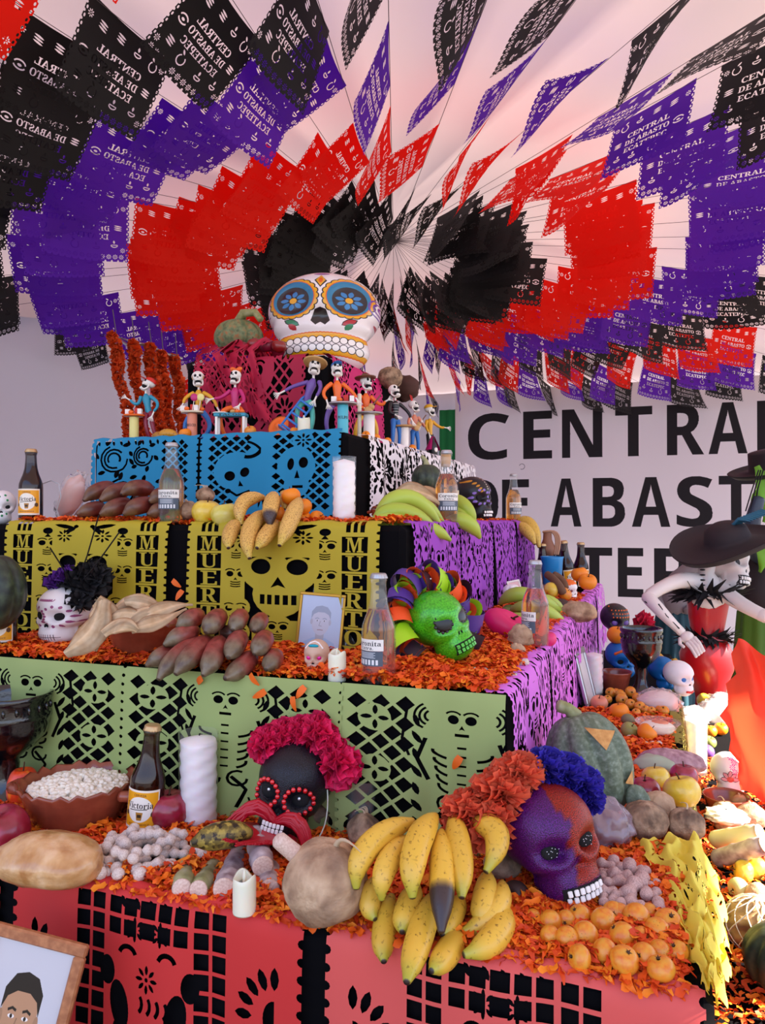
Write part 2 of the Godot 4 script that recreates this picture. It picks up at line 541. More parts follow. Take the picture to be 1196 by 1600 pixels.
func sprays(cu: Cut, x0: float, y0: float, x1: float, y1: float, n: int, ln: float, w: float, sd: int, up := 0.0) -> void:
	# rows of small leaf-shaped slots, mirrored about the middle of the sheet
	var r := RandomNumberGenerator.new()
	r.seed = sd
	for i in n:
		var p := Vector2(r.randf_range(x0, (x0 + x1) / 2), r.randf_range(y0, y1))
		var d := Vector2.from_angle(r.randf_range(0, TAU) if up == 0.0 else PI / 2 + r.randf_range(-up, up)) * ln * r.randf_range(.5, 1.2)
		cu.leaf(p, p + d, w * r.randf_range(.6, 1.2), O)
		var q := Vector2(x0 + x1 - p.x, p.y)
		cu.leaf(q, q + Vector2(-d.x, d.y), w * r.randf_range(.6, 1.2), O)

func mask_yellow() -> ImageTexture:
	var h := .98
	var cu := Cut.new(768, int(768 * h), P, 1.0, h)
	var word := "MUERTO"
	for c in 2:
		var x := .055 if c == 0 else .815
		for k in 6:
			var y := .20 + k * .128
			cu.rect(x, y, .13, .112, O)
			cu.fit(word[k], x + .02, y + .004, .09, .104, P, "Droid Serif")
		cu.rect(x + .056, .06, .02, .11, O); cu.rect(x + .02, .07, .022, .10, O); cu.rect(x + .09, .07, .022, .10, O)
	cu.rect(.23, .16, .54, .80, O)
	# a big skull between two stacks of smaller ones, flowers along the fold
	for x in [.27, .73]:
		cu.rect(x - .05, .13, .10, .84, P)
		for y in [.26, .47, .72, .90]: skull2(cu, x, y, .16)
		cu.ell(x, .17, .03, .026, O); cu.poly([Vector2(x - .02, .22), Vector2(x, .19), Vector2(x + .02, .22)], O)
	cu.ell(.5, .40, .21, .24, P); cu.ell(.5, .62, .14, .16, P); cu.rect(.30, .14, .40, .16, P)
	for k in [-1.0, 1.0]:
		cu.ell(.5 + k * .095, .42, .052, .056, O); cu.arc(.5 + k * .095, .42, .08, 225, 315, .016, O)
		for j in 3: cu.leaf(Vector2(.5 + k * .05, .15), Vector2(.5 + k * (.05 + .07 * j), .12 + .06 * (j % 2)), .016, O)
		cu.daisy(.5 + k * .12, .21, .052, O)
	cu.poly([Vector2(.5, .49), Vector2(.54, .57), Vector2(.5, .55), Vector2(.46, .57)], O)
	for j in 5: cu.rect(.40 + j * .042, .62, .026, .07, O)
	cu.rect(.36, .80, .28, .17, P)
	skull2(cu, .5, .84, .15)
	cu.rect(.23, .70, .08, .03, P); cu.rect(.69, .70, .08, .03, P); cu.rect(.30, .33, .40, .02, P)
	scallop(cu, h, 17, true, true, false)
	return cu.tex()
func mask_green() -> ImageTexture:
	var h := .80
	var cu := Cut.new(1024, int(1024 * h), P, 1.0, h)
	lattice(cu, .03, .03, .335, .76, .100, .011)
	lattice(cu, .665, .03, .97, .76, .100, .011)
	# crosses laid over the lattice
	for x in [.155, .845]:
		for y in [.16, .42]:
			cu.ell(x, y, .07, .07, P)
			for k in 4: cu.leaf(Vector2(x, y) + Vector2.from_angle(k * PI / 2) * .012, Vector2(x, y) + Vector2.from_angle(k * PI / 2) * .062, .012, O)
	# skeleton in the middle: skull, ribs, hips, long bones, sheaves on both sides
	skull2(cu, .5, .13, .17, false)
	for k in [-1.0, 1.0]:
		for j in 3: cu.arc(.5 + k * .115, .13, .028 + .02 * j, -60 if k > 0 else 120, 60 if k > 0 else 240, .010, O)
		for j in 5:
			cu.arc(.5 + k * .03, .30 + j * .042, .085 - j * .006, 90 - k * 100, 90 - k * 20, .013, O, 8, .035)
		cu.line([Vector2(.5 + k * .14, .24), Vector2(.5 + k * .17, .34), Vector2(.5 + k * .13, .45)], .016, O)
		cu.line([Vector2(.5 + k * .03, .55), Vector2(.5 + k * .09, .62), Vector2(.5 + k * .05, .72)], .016, O)
		cu.arc(.5 + k * .055, .56, .04, 0, 300, .012, O)
		for j in 7:
			cu.leaf(Vector2(.5 + k * (.185 + .006 * (j % 2)), .12 + j * .085), Vector2(.5 + k * (.165 - .012 * (j % 2)), .185 + j * .085), .012, O)
		cu.line([Vector2(.5 + k * .21, .08), Vector2(.5 + k * .23, .25), Vector2(.5 + k * .20, .33)], .012, O)
		for j in 4: cu.line([Vector2(.5 + k * (.10 + .02 * j), .66 + .02 * j), Vector2(.5 + k * (.12 + .025 * j), .72 + .01 * j)], .010, O)
		for j in 5: cu.leaf(Vector2(.5 + k * (.24 + j * .05), .69), Vector2(.5 + k * (.26 + j * .05), .745), .014, O)
	for j in 6: cu.rect(.482, .27 + j * .044, .036, .010, O)
	scallop(cu, h, 16, true, true, false)
	return cu.tex()
func mask_blue() -> ImageTexture:
	var h := .76
	var cu := Cut.new(768, int(768 * h), P, 1.0, h)
	lattice(cu, .05, .03, .42, .72, .085, .012)
	lattice(cu, .52, .03, .95, .72, .085, .012)
	cu.ell(.27, .36, .16, .17, P); cu.ell(.30, .52, .10, .10, P)
	cu.ell(.22, .40, .036, .042, O); cu.ell(.33, .37, .036, .042, O, .4); cu.poly([Vector2(.29, .44), Vector2(.32, .49), Vector2(.28, .49)], O)
	cu.line([Vector2(.22, .53), Vector2(.27, .57), Vector2(.37, .53)], .018, O); cu.ell(.21, .53, .02, .02, O)
	cu.arc(.36, .14, .10, 20, 110, .03, O); cu.arc(.30, .28, .18, 285, 350, .02, O)
	cu.ell(.70, .33, .13, .17, P); cu.ell(.70, .49, .09, .10, P); cu.rect(.45, .0, .06, h, P)
	cu.ell(.655, .31, .022, .05, O, .1); cu.ell(.745, .30, .034, .046, O); cu.poly([Vector2(.70, .36), Vector2(.72, .43), Vector2(.68, .43)], O)
	cu.rect(.665, .49, .08, .024, O)
	cu.ell(.74, .11, .075, .075, P); cu.daisy(.74, .11, .062, O)
	for k in 4: cu.leaf(Vector2(.46 + k * .02, .56), Vector2(.44 + k * .04, .68), .010, O)
	scallop(cu, h, 13, true, true, false)
	return cu.tex()
func mask_blue_roses() -> ImageTexture:
	var h := .76
	var cu := Cut.new(768, int(768 * h), P, 1.0, h)
	for q in [[.22, .22, .12], [.50, .20, .09], [.30, .52, .12], [.56, .54, .10]]:
		for k in 3: cu.arc(q[0], q[1], q[2] * (1.0 - .28 * k), k * 70, k * 70 + 250, .018, O, 10)
		for k in 6: cu.leaf(Vector2(q[0], q[1]) + Vector2.from_angle(k * 1.05) * q[2] * 1.15, Vector2(q[0], q[1]) + Vector2.from_angle(k * 1.05 + .3) * q[2] * 1.7, .02, O)
	lattice(cu, .66, .05, .96, .72, .075, .010)
	for k in 9: cu.leaf(Vector2(.06 + k * .07, .05), Vector2(.08 + k * .07, .10), .012, O)
	cu.rect(.045, .05, .014, .64, O)
	sprays(cu, .10, .64, .62, .72, 14, .06, .012, 4)
	scallop(cu, h, 13, true, true, false)
	return cu.tex()
func mask_red() -> ImageTexture:
	var h := .80
	var cu := Cut.new(1024, int(1024 * h), P, 1.0, h)
	for k in [0, 1]:
		var s := -1.0 if k == 0 else 1.0
		var X := func(x: float) -> float: return x if k == 0 else 1.0 - x
		# half sun by the outer edge
		var c := Vector2(X.call(.085), .30)
		var pts := []
		for i in 13: pts.append(c + Vector2(-s * cos(PI * i / 12 - PI / 2) * .036, sin(PI * i / 12 - PI / 2) * .05))
		cu.poly(pts, O)
		for i in 9:
			var a := -PI / 2 + PI * i / 8
			var d := Vector2(-s * cos(a), sin(a) * 1.1)
			cu.leaf(c + d * .07, c + d * .125, .014, O)
		# band of windows curving down from the corner
		squares(cu, X.call(.24) - (.0 if k == 0 else .105), .06, 2, 13, .056, .011)
		squares(cu, X.call(.36) - (.0 if k == 0 else .16), .06, 3, 2, .056, .011)
		# bony figure
		cu.ell(X.call(.40), .36, .034, .07, O, s * .15); cu.ell(X.call(.355), .27, .028, .042, O)
		cu.ell(X.call(.405), .43, .03, .04, O, s * -.2)
		for i in 4: cu.leaf(Vector2(X.call(.395), .50 + i * .035), Vector2(X.call(.44), .505 + i * .035), .012, O)
		for i in 3: cu.leaf(Vector2(X.call(.35 + .02 * i), .56 + i * .05), Vector2(X.call(.37 + .02 * i), .61 + i * .05), .013, O)
		cu.arc(X.call(.43), .22, .03, 200, 340, .014, O); cu.arc(X.call(.455), .56, .026, 120, 330, .022, O)
		for i in 3: cu.arc(X.call(.455 + i * .03), .34, .03, -40, 50, .012, O)
		cu.daisy(X.call(.455), .14, .036, O); cu.daisy(X.call(.47), .72, .036, O)
		for i in 4: cu.leaf(Vector2(X.call(.10 + i * .03), .56), Vector2(X.call(.085 + i * .04), .70 - absf(i - 1.5) * .03), .014, O)
		cu.leaf(Vector2(X.call(.18), .60), Vector2(X.call(.22), .70), .02, O)
	cu.daisy(.5, .27, .04, O); cu.daisy(.5, .47, .04, O); cu.daisy(.5, .60, .03, O)
	for i in 5: cu.leaf(Vector2(.40 + i * .05, .055), Vector2(.42 + i * .05, .085), .009, O)
	scallop(cu, h, 18, true, true, false)
	return cu.tex()
func mask_leaves(sd: int) -> ImageTexture:
	var h := .80
	var cu := Cut.new(768, int(768 * h), P, 1.0, h)
	sprays(cu, .05, .05, .95, .74, 120, .055, .013, sd, .9)
	sprays(cu, .05, .05, .95, .74, 40, .08, .010, sd + 1, .3)
	skull2(cu, .5, .28, .2, true, true)
	scallop(cu, h, 16, true, true, true)
	return cu.tex()
func mask_slots() -> ImageTexture:
	var cu := Cut.new(512, 512, P, 1.0, 1.0)
	sprays(cu, .05, .05, .95, .92, 34, .05, .010, 71)
	for i in 9: cu.daisy(.1 + i * .1, .5 + .35 * sin(i * 2.0), .04, O)
	scallop(cu, 1.0, 16, true, true, false)
	return cu.tex()
func mask_white() -> ImageTexture:
	var h := .80
	var cu := Cut.new(768, int(768 * h), P, 1.0, h)
	sprays(cu, .04, .04, .96, .74, 90, .075, .019, 9, .8)
	for r in 3:
		for k in 14:
			for q in [Vector2(.27, .38), Vector2(.73, .38)]:
				var d := Vector2.from_angle(TAU * k / 14 + r * .22)
				cu.leaf(q + d * (.04 + r * .075), q + d * (.105 + r * .075), .009 + r * .006, O)
	cu.rect(.485, .02, .03, .76, P)
	scallop(cu, h, 16, true, true, true)
	return cu.tex()
func mask_pink() -> ImageTexture:
	var h := .80
	var cu := Cut.new(768, int(768 * h), P, 1.0, h)
	lattice(cu, .06, .05, .94, .74, .098, .013)
	cu.ell(.5, .30, .2, .22, P); skull2(cu, .5, .30, .30, false)
	for q in [[.2, .16], [.8, .16], [.2, .60], [.8, .60]]:
		cu.ell(q[0], q[1], .11, .11, P); cu.daisy(q[0], q[1], .10, O, 10)
	cu.ell(.5, .64, .13, .10, P)
	for k in 5: cu.leaf(Vector2(.5, .70), Vector2(.36 + k * .07, .57), .016, O)
	scallop(cu, h, 14, true, true, true)
	return cu.tex()

func sheet(label: String, m: Material, a: Vector3, b: Vector3, out: Vector3, back: float, drop: float, u0 := 0.0, u1 := 1.0, sd := 0.0, group := "", flare := 0.0, called := "cut_paper_sheet") -> MeshInstance3D:
	# a paper that lies back over an edge from a to b and hangs down its face
	var L := back + drop
	var mb := MB.new()
	var o := (a + b) / 2
	mb.grid(28, 26, func(u, w):
		var s: float = w * L
		var e := a.lerp(b, u) - o
		var ripple: float = sin(u * 13.0 + sd) * .003 + sin(u * 29.0 + sd * 2.0 + w * 4.0) * .0016
		if s < back:
			return e - out * (back - s - .004) + Vector3.UP * (.006 + absf(ripple) * .6 + .004 * (1.0 - s / maxf(back, .001)) * absf(sin(u * 17.0 + sd)))
		var d: float = s - back
		var bend := 1.0 - exp(-d * 60.0)
		var p: Vector3 = e + out * (.005 + bend * (.006 + ripple + flare * d * d + absf(sin(u * 9.0 + sd * 3.0)) * .012 * d / maxf(drop, .01)))
		return p + Vector3.UP * (.006 - d))
	for i in mb.t.size(): mb.t[i].x = lerpf(u0, u1, mb.t[i].x)
	var n := one(called, label, "paper sheet", mb, m, o, 0, group)
	return n

func build_papers() -> void:
	var pm := func(c: String, tx: Texture2D, bl := Color(.25, .25, .25)) -> StandardMaterial3D: return mat(c, .7, {cut = tx, back = bl})
	M.p_yellow = pm.call("b5a11f", mask_yellow())
	M.p_green = pm.call("98aa66", mask_green())
	M.p_blue = pm.call("0a86b5", mask_blue())
	M.p_blue2 = pm.call("0a86b5", mask_blue_roses())
	var rt := mask_red()
	M.p_red = pm.call("cc2c2a", rt)
	M.p_red2 = pm.call("d8544e", rt)
	M.p_magenta = pm.call("d873e0", mask_leaves(5))
	M.p_purple = pm.call("9a3cbd", mask_leaves(25))
	M.p_white = pm.call("efe9ee", mask_white())
	var pk := mask_pink()
	M.p_pink = pm.call("c9196a", pk)
	M.p_crimson = pm.call("a80f3c", pk)
	M.p_lemon = pm.call("f0e052", mask_slots(), Color(.6, .56, .2))
	M.p_olive = pm.call("8c8430", mask_leaves(41))
	var Z := Vector3(0, 0, 1)
	var X := Vector3(1, 0, 0)
	# lowest front: red
	sheet("faded red cut-paper sheet draped over the front step left of the big bananas", M.p_red, Vector3(-.914, T1, -.93), Vector3(-.435, T1, -.93), Z, .02, .38, 0, 1, 1.0)
	sheet("faded red cut-paper sheet hanging below the bananas and orange fruit", M.p_red2, Vector3(-.403, T1, -.93), Vector3(.05, T1, -.93), Z, .02, .38, 0, 1, 2.3)
	sheet("red cut-paper sheet cut off by the left edge of the picture", M.p_red, Vector3(-1.42, T1, -.93), Vector3(-.945, T1, -.93), Z, .02, .38, 0, 1, 3.1)
	# second front: green
	sheet("green lattice cut-paper sheet at the far left, behind the black clay goblet", M.p_green, Vector3(-1.37, T2, -1.21), Vector3(-.935, T2, -1.21), Z, .0, .255, 0, 1, .4)
	sheet("green lattice cut-paper sheet behind the tall white candle and black skull", M.p_green, Vector3(-.94, T2, -1.21), Vector3(-.495, T2, -1.21), Z, .0, .255, 0, 1, 1.4)
	sheet("green lattice cut-paper sheet behind the glass of water, at the corner", M.p_green, Vector3(-.505, T2, -1.21), Vector3(-.222, T2, -1.21), Z, .0, .255, 0, .66, 2.4)
	# third front: yellow
	sheet("mustard yellow cut-paper sheet under the left dark bananas", M.p_yellow, Vector3(-1.5156, T3, -1.5), Vector3(-1.0417, T3, -1.5), Z, .03, .262, 0, 1, .9)
	sheet("mustard yellow cut-paper sheet under the speckled bananas and gold frame", M.p_yellow, Vector3(-0.9907, T3, -1.5), Vector3(-0.5326, T3, -1.5), Z, .03, .262, 0, 1, 1.9)
	# fourth front: blue
	sheet("bright blue cut-paper sheet with roses on the left of its step", M.p_blue2, Vector3(-1.5328, T4, -1.83), Vector3(-1.1788, T4, -1.83), Z, .01, .225, 0, 1, .2)
	sheet("bright blue cut-paper sheet with a skull, left of the tall white candle", M.p_blue, Vector3(-1.1707, T4, -1.83), Vector3(-0.7558, T4, -1.83), Z, .01, .225, 0, 1, 1.2)
	# top block
	sheet("crimson cut-paper sheet draped from the top block left of the skull", M.p_crimson, Vector3(-1.35, T5, -2.12), Vector3(-.99, T5, -2.12), Z, .10, .262, 0, 1, .7)
	sheet("deep pink cut-paper sheet on the right side of the top block", M.p_pink, Vector3(-.93, T5, -2.14), Vector3(-.93, T5, -2.58), X, .03, .262, 0, 1, .7)
	# right-hand sides
	var k := 0
	for z in [-1.53, -1.93, -2.36, -2.80]:
		sheet(["purple cut-paper sheet on the side step next to its black corner", "purple cut-paper sheet under the green plantains and clear bottle", "purple cut-paper sheet under the small painted black skull", "purple cut-paper sheet at the back, under the yellow banana"][k], M.p_purple, Vector3(-.484, T3, z), Vector3(-.484, T3, z - .40), X, .02, .262, 0, 1, k * 1.3)
		k += 1
	k = 0
	for z in [-1.215, -1.66, -2.11, -2.56, -3.0]:
		sheet(["magenta cut-paper sheet at the near corner beside the green sheet", "magenta cut-paper sheet behind the silver picture frame", "magenta cut-paper sheet behind the white glass candle", "magenta cut-paper sheet under the small red-capped skull", "magenta cut-paper sheet at the far back of the side step"][k], M.p_magenta, Vector3(-.224, T2, z), Vector3(-.224, T2, z - .44), X, .04, .25, 0, 1, k * 1.7)
		k += 1
	k = 0
	for z in [-1.97, -2.41, -2.85]:
		sheet(["white cut-paper sheet nearest the black corner beside the blue paper", "white cut-paper sheet behind the striped green squash", "white cut-paper sheet behind the amber liquor bottle"][k], M.p_white, Vector3(-.745, T4, z), Vector3(-.745, T4, z - .43), X, .03, .225, 0, 1, k * 1.1)
		k += 1
	# crumpled lemon sheet over the near right corner
	var lm := MB.new()
	var lf := [Vector3(-0.0284, 0.975, -1.2995), Vector3(-0.0051, 0.975, -1.1989), Vector3(0.0213, 0.975, -1.0845), Vector3(0.0358, 0.975, -0.9962), Vector3(0.0525, 0.975, -0.9213)]
	var rt2 := [Vector3(0.0897, 0.975, -1.3566), Vector3(0.0939, 0.975, -1.2403), Vector3(0.0883, 0.975, -1.1082), Vector3(0.0783, 0.975, -1.0112), Vector3(0.064, 0.975, -0.9206)]
	lm.grid(34, 44, func(u, w):
		var kk: float = w * 3.999
		var i := int(kk)
		var p: Vector3 = (lf[i] as Vector3).lerp(lf[i + 1], kk - i).lerp((rt2[i] as Vector3).lerp(rt2[i + 1], kk - i), u)
		var cr: float = .010 + sin(u * 19.0 + w * 13.0) * .008 + sin(u * 37.0 - w * 29.0) * .005 + sin(w * 47.0 + u * 9.0) * .004
		p += Vector3(sin(w * 31.0) * .004, cr * .8 + .012 * sin(u * PI), sin(u * 23.0 + w * 5.0) * .005)
		if p.x > .055: p.y -= (p.x - .055) * 1.4
		return p)
	one("cut_paper_sheet", "crumpled lemon yellow cut-paper sheet over the near right corner", "paper sheet", lm, M.p_lemon)
	k = 0
	for z in [-1.50, -1.95, -2.42]:
		sheet(["olive and black cut-paper sheet on the step's right side beside the jicamas", "olive and black cut-paper sheet beside the plastic rice bowl", "olive and black cut-paper sheet near the black clay goblet"][k], M.p_olive, Vector3(.06, T1, z), Vector3(.06, T1, z - .42), X, .03, .20, 0, 1, k * 1.9)
		k += 1

# ---------------------------------------------------------------- things made more than once
func arc3(a: Vector3, b: Vector3, d: Vector3, k := 8) -> Array:
	# a bend that starts at a, passes b half way and ends at d
	var c := b * 2.0 - (a + d) * .5
	var out := []
	for i in k + 1:
		var t := float(i) / k
		out.append(a * (1 - t) * (1 - t) + c * 2.0 * t * (1 - t) + d * t * t)
	return out

func banana(pts: Array, r: float, c_body: Color, c_tip: Color, c_end: Color, c_stem: Color, dark := 0.0, tip0 := .70) -> ArrayMesh:
	var path := arc3(pts[0], pts[1], pts[2], 12)
	var L := 0.0
	for i in 12: L += (path[i] as Vector3).distance_to(path[i + 1])
	var m := MB.new()
	var prof := [.34, .62, .84, .95, 1.0, 1.0, 1.0, .98, .94, .85, .70, .46, .27]
	var rad := []
	for q in prof: rad.append(q * r)
	m.tube(path, rad, 10, func(u, w, p):
		var k := c_body
		if w < .2: k = c_stem.lerp(c_body, w / .2)
		if w > tip0: k = c_body.lerp(c_tip, smoothstep(tip0, minf(tip0 + .25, .9), w))
		if w > 1.0 - dark: k = c_end.lightened(.06)
		if w > .90: k = c_end
		return k)
	return m.done()

func bunch(called: String, label: String, cat: String, at: Vector3, list: Array, m: Material, cols: Array, piece := "banana", group := "") -> Node3D:
	# list: [stem end, middle, tip, radius, dark share]; the fruits hang together at their stems
	var o := thing(called, label, cat, at, 0, group)
	var hub := Vector3.ZERO
	for q in list: hub += q[0] - at
	hub /= list.size()
	for q in list:
		var ps := [q[0] - at, q[1] - at, q[2] - at]
		var j := rf(-.05, .05)
		var cb: Color = (cols[0] as Color).lightened(maxf(j, 0.0)).darkened(maxf(-j, 0.0))
		part(piece, banana(ps, q[3], cb, cols[1], cols[2], cols[3], q[4] if q.size() > 4 else 0.0, .48 if piece == "red_banana" else .70), m, o)
	var st := MB.new().paint(cols[3])
	st.ell(hub, Vector3(.022, .016, .016), 10, 6)
	part("stem", st, m, o)
	return o

func fruit(r: float, squash := .9, dimple := .12, nu := 18, nv := 12, rib := 0.0) -> MB:
	# a round fruit with a dent at the stem end, base at y = -r * squash
	var m := MB.new()
	m.grid(nu, nv, func(u, w):
		var th: float = w * PI
		var k := 1.0 + rib * sin(u * TAU * 5.0) * sin(th)
		var y: float = cos(th) * squash - dimple * exp(-pow(th / .42, 2.0)) + dimple * .5 * exp(-pow((PI - th) / .3, 2.0))
		return Vector3(sin(th) * cos(u * TAU) * k, y, sin(th) * sin(u * TAU) * k) * r, true)
	return m
func lump(r: Vector3, sd: int, amp := .08, fr := 2.2, nu := 22, nv := 16) -> MB:
	# an irregular root or loaf
	var f := FastNoiseLite.new()
	f.seed = sd; f.frequency = fr * .5
	var m := MB.new()
	m.grid(nu, nv, func(u, w):
		var d := Vector3(sin(w * PI) * cos(u * TAU), cos(w * PI), sin(w * PI) * sin(u * TAU))
		return d * r * (1.0 + amp * f.get_noise_3dv(d * 1.0) * 2.0), true)
	return m
func peanut(sd: int) -> MB:
	var r := RandomNumberGenerator.new()
	r.seed = sd
	var k := r.randf_range(.18, .32)
	var bend := r.randf_range(-.18, .18)
	var m := MB.new()
	var p := []
	var rr := []
	for i in 11:
		var t := i / 10.0
		p.append(Vector3((t - .5) * 2.0, bend * sin(t * PI), 0))
		rr.append((.60 + .06 * sin(t * 9.0)) * (1.0 - k * exp(-pow((t - .48) / .14, 2.0))) * sqrt(maxf(.12, 1.0 - pow(absf(t * 2.0 - 1.0), 4.0))))
	m.tube(p, rr, 10)
	return m

func bottle(kind: String, label: String, at: Vector3, yaw := 0.0, hgt := .186, tilt := Vector3.ZERO) -> Node3D:
	var o := thing("beer_bottle", label, "bottle", at, yaw)
	var s := hgt / .186
	var key := "bottle" + kind
	if not cache.has(key):
		var pr := [[0, .004], [.022, .0], [.0275, .003], [.0292, .010], [.0293, .045], [.0293, .088], [.0285, .097], [.025, .108], [.0195, .122], [.0158, .136], [.0140, .152], [.0132, .168], [.0136, .172], [.0145, .174], [.0145, .178], [.0128, .179]]
		var a := []
		for q in pr: a.append(Vector2(q[0], q[1]))
		var liq := []
		var top: float = .150 if kind == "dark" else .126
		for q in pr:
			if q[1] < top: liq.append(Vector2(maxf(q[0] - .0022, 0.0), q[1] + .003))
		liq.append(Vector2(.0150 if kind != "dark" else .0118, top)); liq.append(Vector2(0, top))
		var cap := MB.new()
		var cp := [Vector2(0, .1872), Vector2(.0115, .1868), Vector2(.0134, .1850), Vector2(.0150, .1790), Vector2(.0150, .1775), Vector2(.0128, .1775)]
		cap.lathe(cp, 42, Vector3.ZERO, func(p, u, w):
			var k := 1.0 + (.05 * signf(sin(u * TAU * 21.0)) if w > .5 else 0.0)
			return Vector3(p.x * k, p.y, p.z * k))
		var lb := MB.new()
		var lo := .030 if kind != "dark" else .018
		var hi := .078 if kind != "dark" else .084
		lb.grid(24, 2, func(u, w):
			var ang: float = lerpf(-1.15, 1.15, u) if kind == "dark" else lerpf(-1.3, 1.3, u)
			return Vector3(sin(ang) * .0297, lerpf(hi, lo, w), cos(ang) * .0297))
		cache[key] = [MB.new().lathe(a, 28).done(), MB.new().lathe(liq, 24).done(), cap.done(), lb.done()]
	var g: Array = cache[key]
	part("glass", g[0], M.brown_glass if kind == "dark" else M.clear_glass, o)
	part("beer", g[1], M.stout if kind == "dark" else M.beer, o)
	part("cap", g[2], M.cap_gold if kind == "dark" else M.cap_silver, o)
	part("label_print", g[3], M.lab_dark if kind == "dark" else M.lab_clear, o)
	if kind != "dark": part("back_print", g[3], M.lab_clear2, o).rotation.y = PI
	o.scale = Vector3.ONE * s
	o.rotation_degrees += tilt
	return o

func glass_candle(label: String, at: Vector3, r: float, h: float, fill := .95, lit := true, group := "") -> Node3D:
	# a tall votive glass holding white wax with a spiral moulded in it
	var o := thing("glass_candle", label, "candle", at, 0, group)
	var wax := MB.new()
	wax.grid(30, 20, func(u, w):
		var k: float = r * .93 + .0016 * sin(u * TAU * 3.0 + w * 40.0)
		if w < .03 or w > .97: k = 0.0
		return Vector3(cos(u * TAU) * k, .006 + w * h * fill, sin(u * TAU) * k), true)
	part("wax", wax, M.wax, o)
	var gl := MB.new()
	gl.lathe([Vector2(0, 0), Vector2(r * .95, 0), Vector2(r, .004), Vector2(r * 1.01, h * .5), Vector2(r * 1.03, h * .97), Vector2(r * 1.04, h), Vector2(r * 1.0, h * .998)], 30)
	part("glass", gl, M.clear_glass, o)
	if lit: part("wick", MB.new().tube([Vector3(0, h * fill, 0), Vector3(.002, h * fill + .009, 0)], .0012, 6), M.black, o)
	return o
func led_candle(label: String, at: Vector3, r: float, h: float) -> Node3D:
	var o := thing("electric_candle", label, "candle", at, rf(0, 90))
	var b := MB.new()
	b.grid(28, 7, func(u, w):
		var rr: float = [0.0, r * .97, r, r, r, r * .97, r * .84, r * .80][int(w * 7)]
		var y: float = [0.0, 0.0, .002, h * .5, h * .85, h, h * .96, h * .70][int(w * 7)]
		if w * 7 > 3.5: y += (.0035 * sin(u * TAU * 2.0) + .003 * sin(u * TAU * 3.0 + 1.0)) * (h / .05)
		return Vector3(cos(u * TAU) * rr, y, sin(u * TAU) * rr), true)
	b.ell(Vector3(0, h * .70, 0), Vector3(r * .8, .003, r * .8), 20, 6)
	part("body", b, M.ivory, o)
	part("bulb", MB.new().ell(Vector3(0, h * .92, 0), Vector3(r * .17, h * .26, r * .17), 10, 10), M.ivory, o, "plastic flame tip")
	return o

func flower(r: float, n := 110, sd := 1, curl := .35, fat := .34, half := false) -> ArrayMesh:
	# a full pompom of petals
	var q := RandomNumberGenerator.new()
	q.seed = sd
	var m := MB.new()
	for i in n:
		var y := 1.0 - 2.0 * (i + .5) / n
		if half and y < -.35: continue
		var d := Vector3(sqrt(1 - y * y) * cos(i * 2.39996), y, sqrt(1 - y * y) * sin(i * 2.39996))
		var s := d.cross(Vector3(q.randf_range(-1, 1), q.randf_range(-1, 1), q.randf_range(-1, 1))).normalized()
		var t := d.cross(s)
		var ln := r * q.randf_range(.85, 1.05)
		var wd := r * fat * q.randf_range(.8, 1.2)
		var cv := curl * q.randf_range(.4, 1.2)
		m.paint(Color.WHITE.darkened(q.randf_range(0, .28)))
		m.grid(2, 4, func(u, w):
			var k: float = w
			var x: float = (u - .5) * wd * (.35 + .65 * sin(minf(k * 1.15, 1.0) * PI * .62)) * 2.0
			return d * ln * (.25 + k * (.75 - .18 * cv * k)) + s * x + t * (ln * cv * k * k * .5 + absf(u - .5) * wd * .5 * k))
	return m.done()

# ---- skulls: unit height, chin at y = 0, face towards +z
const SC := Vector3(0, .42, .06)
func sk_r(d: Vector3, jaw := 1.0, dent := 1.0) -> float:
	var r := 0.0
	for e in [[Vector3(0, .63, -.03), Vector3(.37, .37, .46)], [Vector3(0, .22, .15), Vector3(.235 * jaw, .225, .27)], [Vector3(0, .43, .15), Vector3(.315, .2, .27)]]:
		var o: Vector3 = (SC - e[0]) / e[1]
		var v: Vector3 = d / e[1]
		var a := v.dot(v); var b := o.dot(v); var c := o.dot(o) - 1.0
		var t := (-b + sqrt(maxf(b * b - a * c, 0.0))) / a
		var h := clampf(.5 + .5 * (t - r) / .06, 0.0, 1.0)
		r = lerpf(r, t, h) + .06 * h * (1.0 - h) if r > 0.0 else t
	var p := SC + d * r
	if p.z > .05:
		var ex := Vector2((absf(p.x) - .155) / .115, (p.y - .51) / .105).length()
		r -= .10 * dent * smoothstep(1.2, .35, ex)
		var nx := Vector2(p.x / (.035 + .05 * clampf((.42 - p.y) / .12, 0, 1)), (p.y - .365) / .075).length()
		r -= .05 * dent * smoothstep(1.2, .4, nx)
		var ck := Vector2((absf(p.x) - .27) / .1, (p.y - .25) / .12).length()
		r -= .035 * dent * smoothstep(1.2, .2, ck)
	return r
func sk_at(x: float, y: float, lift := 0.0, jaw := 1.0, dent := 1.0) -> Vector3:
	var lo := SC.z; var hi := .9
	for i in 16:
		var z := (lo + hi) / 2
		var q := Vector3(x, y, z) - SC
		if q.length() < sk_r(q.normalized(), jaw, dent): lo = z
		else: hi = z
	return Vector3(x, y, lo + lift)
func skull_mesh(jaw := 1.0, dent := 1.0, half_tint = null) -> ArrayMesh:
	var m := MB.new()
	m.grid(56, 40, func(u, w):
		var d := Vector3(sin(w * PI) * sin(u * TAU), cos(w * PI), sin(w * PI) * -cos(u * TAU))
		var p := SC + d * sk_r(d, jaw, dent)
		p.y = maxf(p.y, .0)
		return p, true, half_tint)
	for i in m.v.size():
		var p := m.v[i]
		m.t[i] = Vector2(.5 + p.x / .9, 1.0 - p.y / 1.05) if p.z > -.12 else Vector2(.01, .01)
	return m.done()
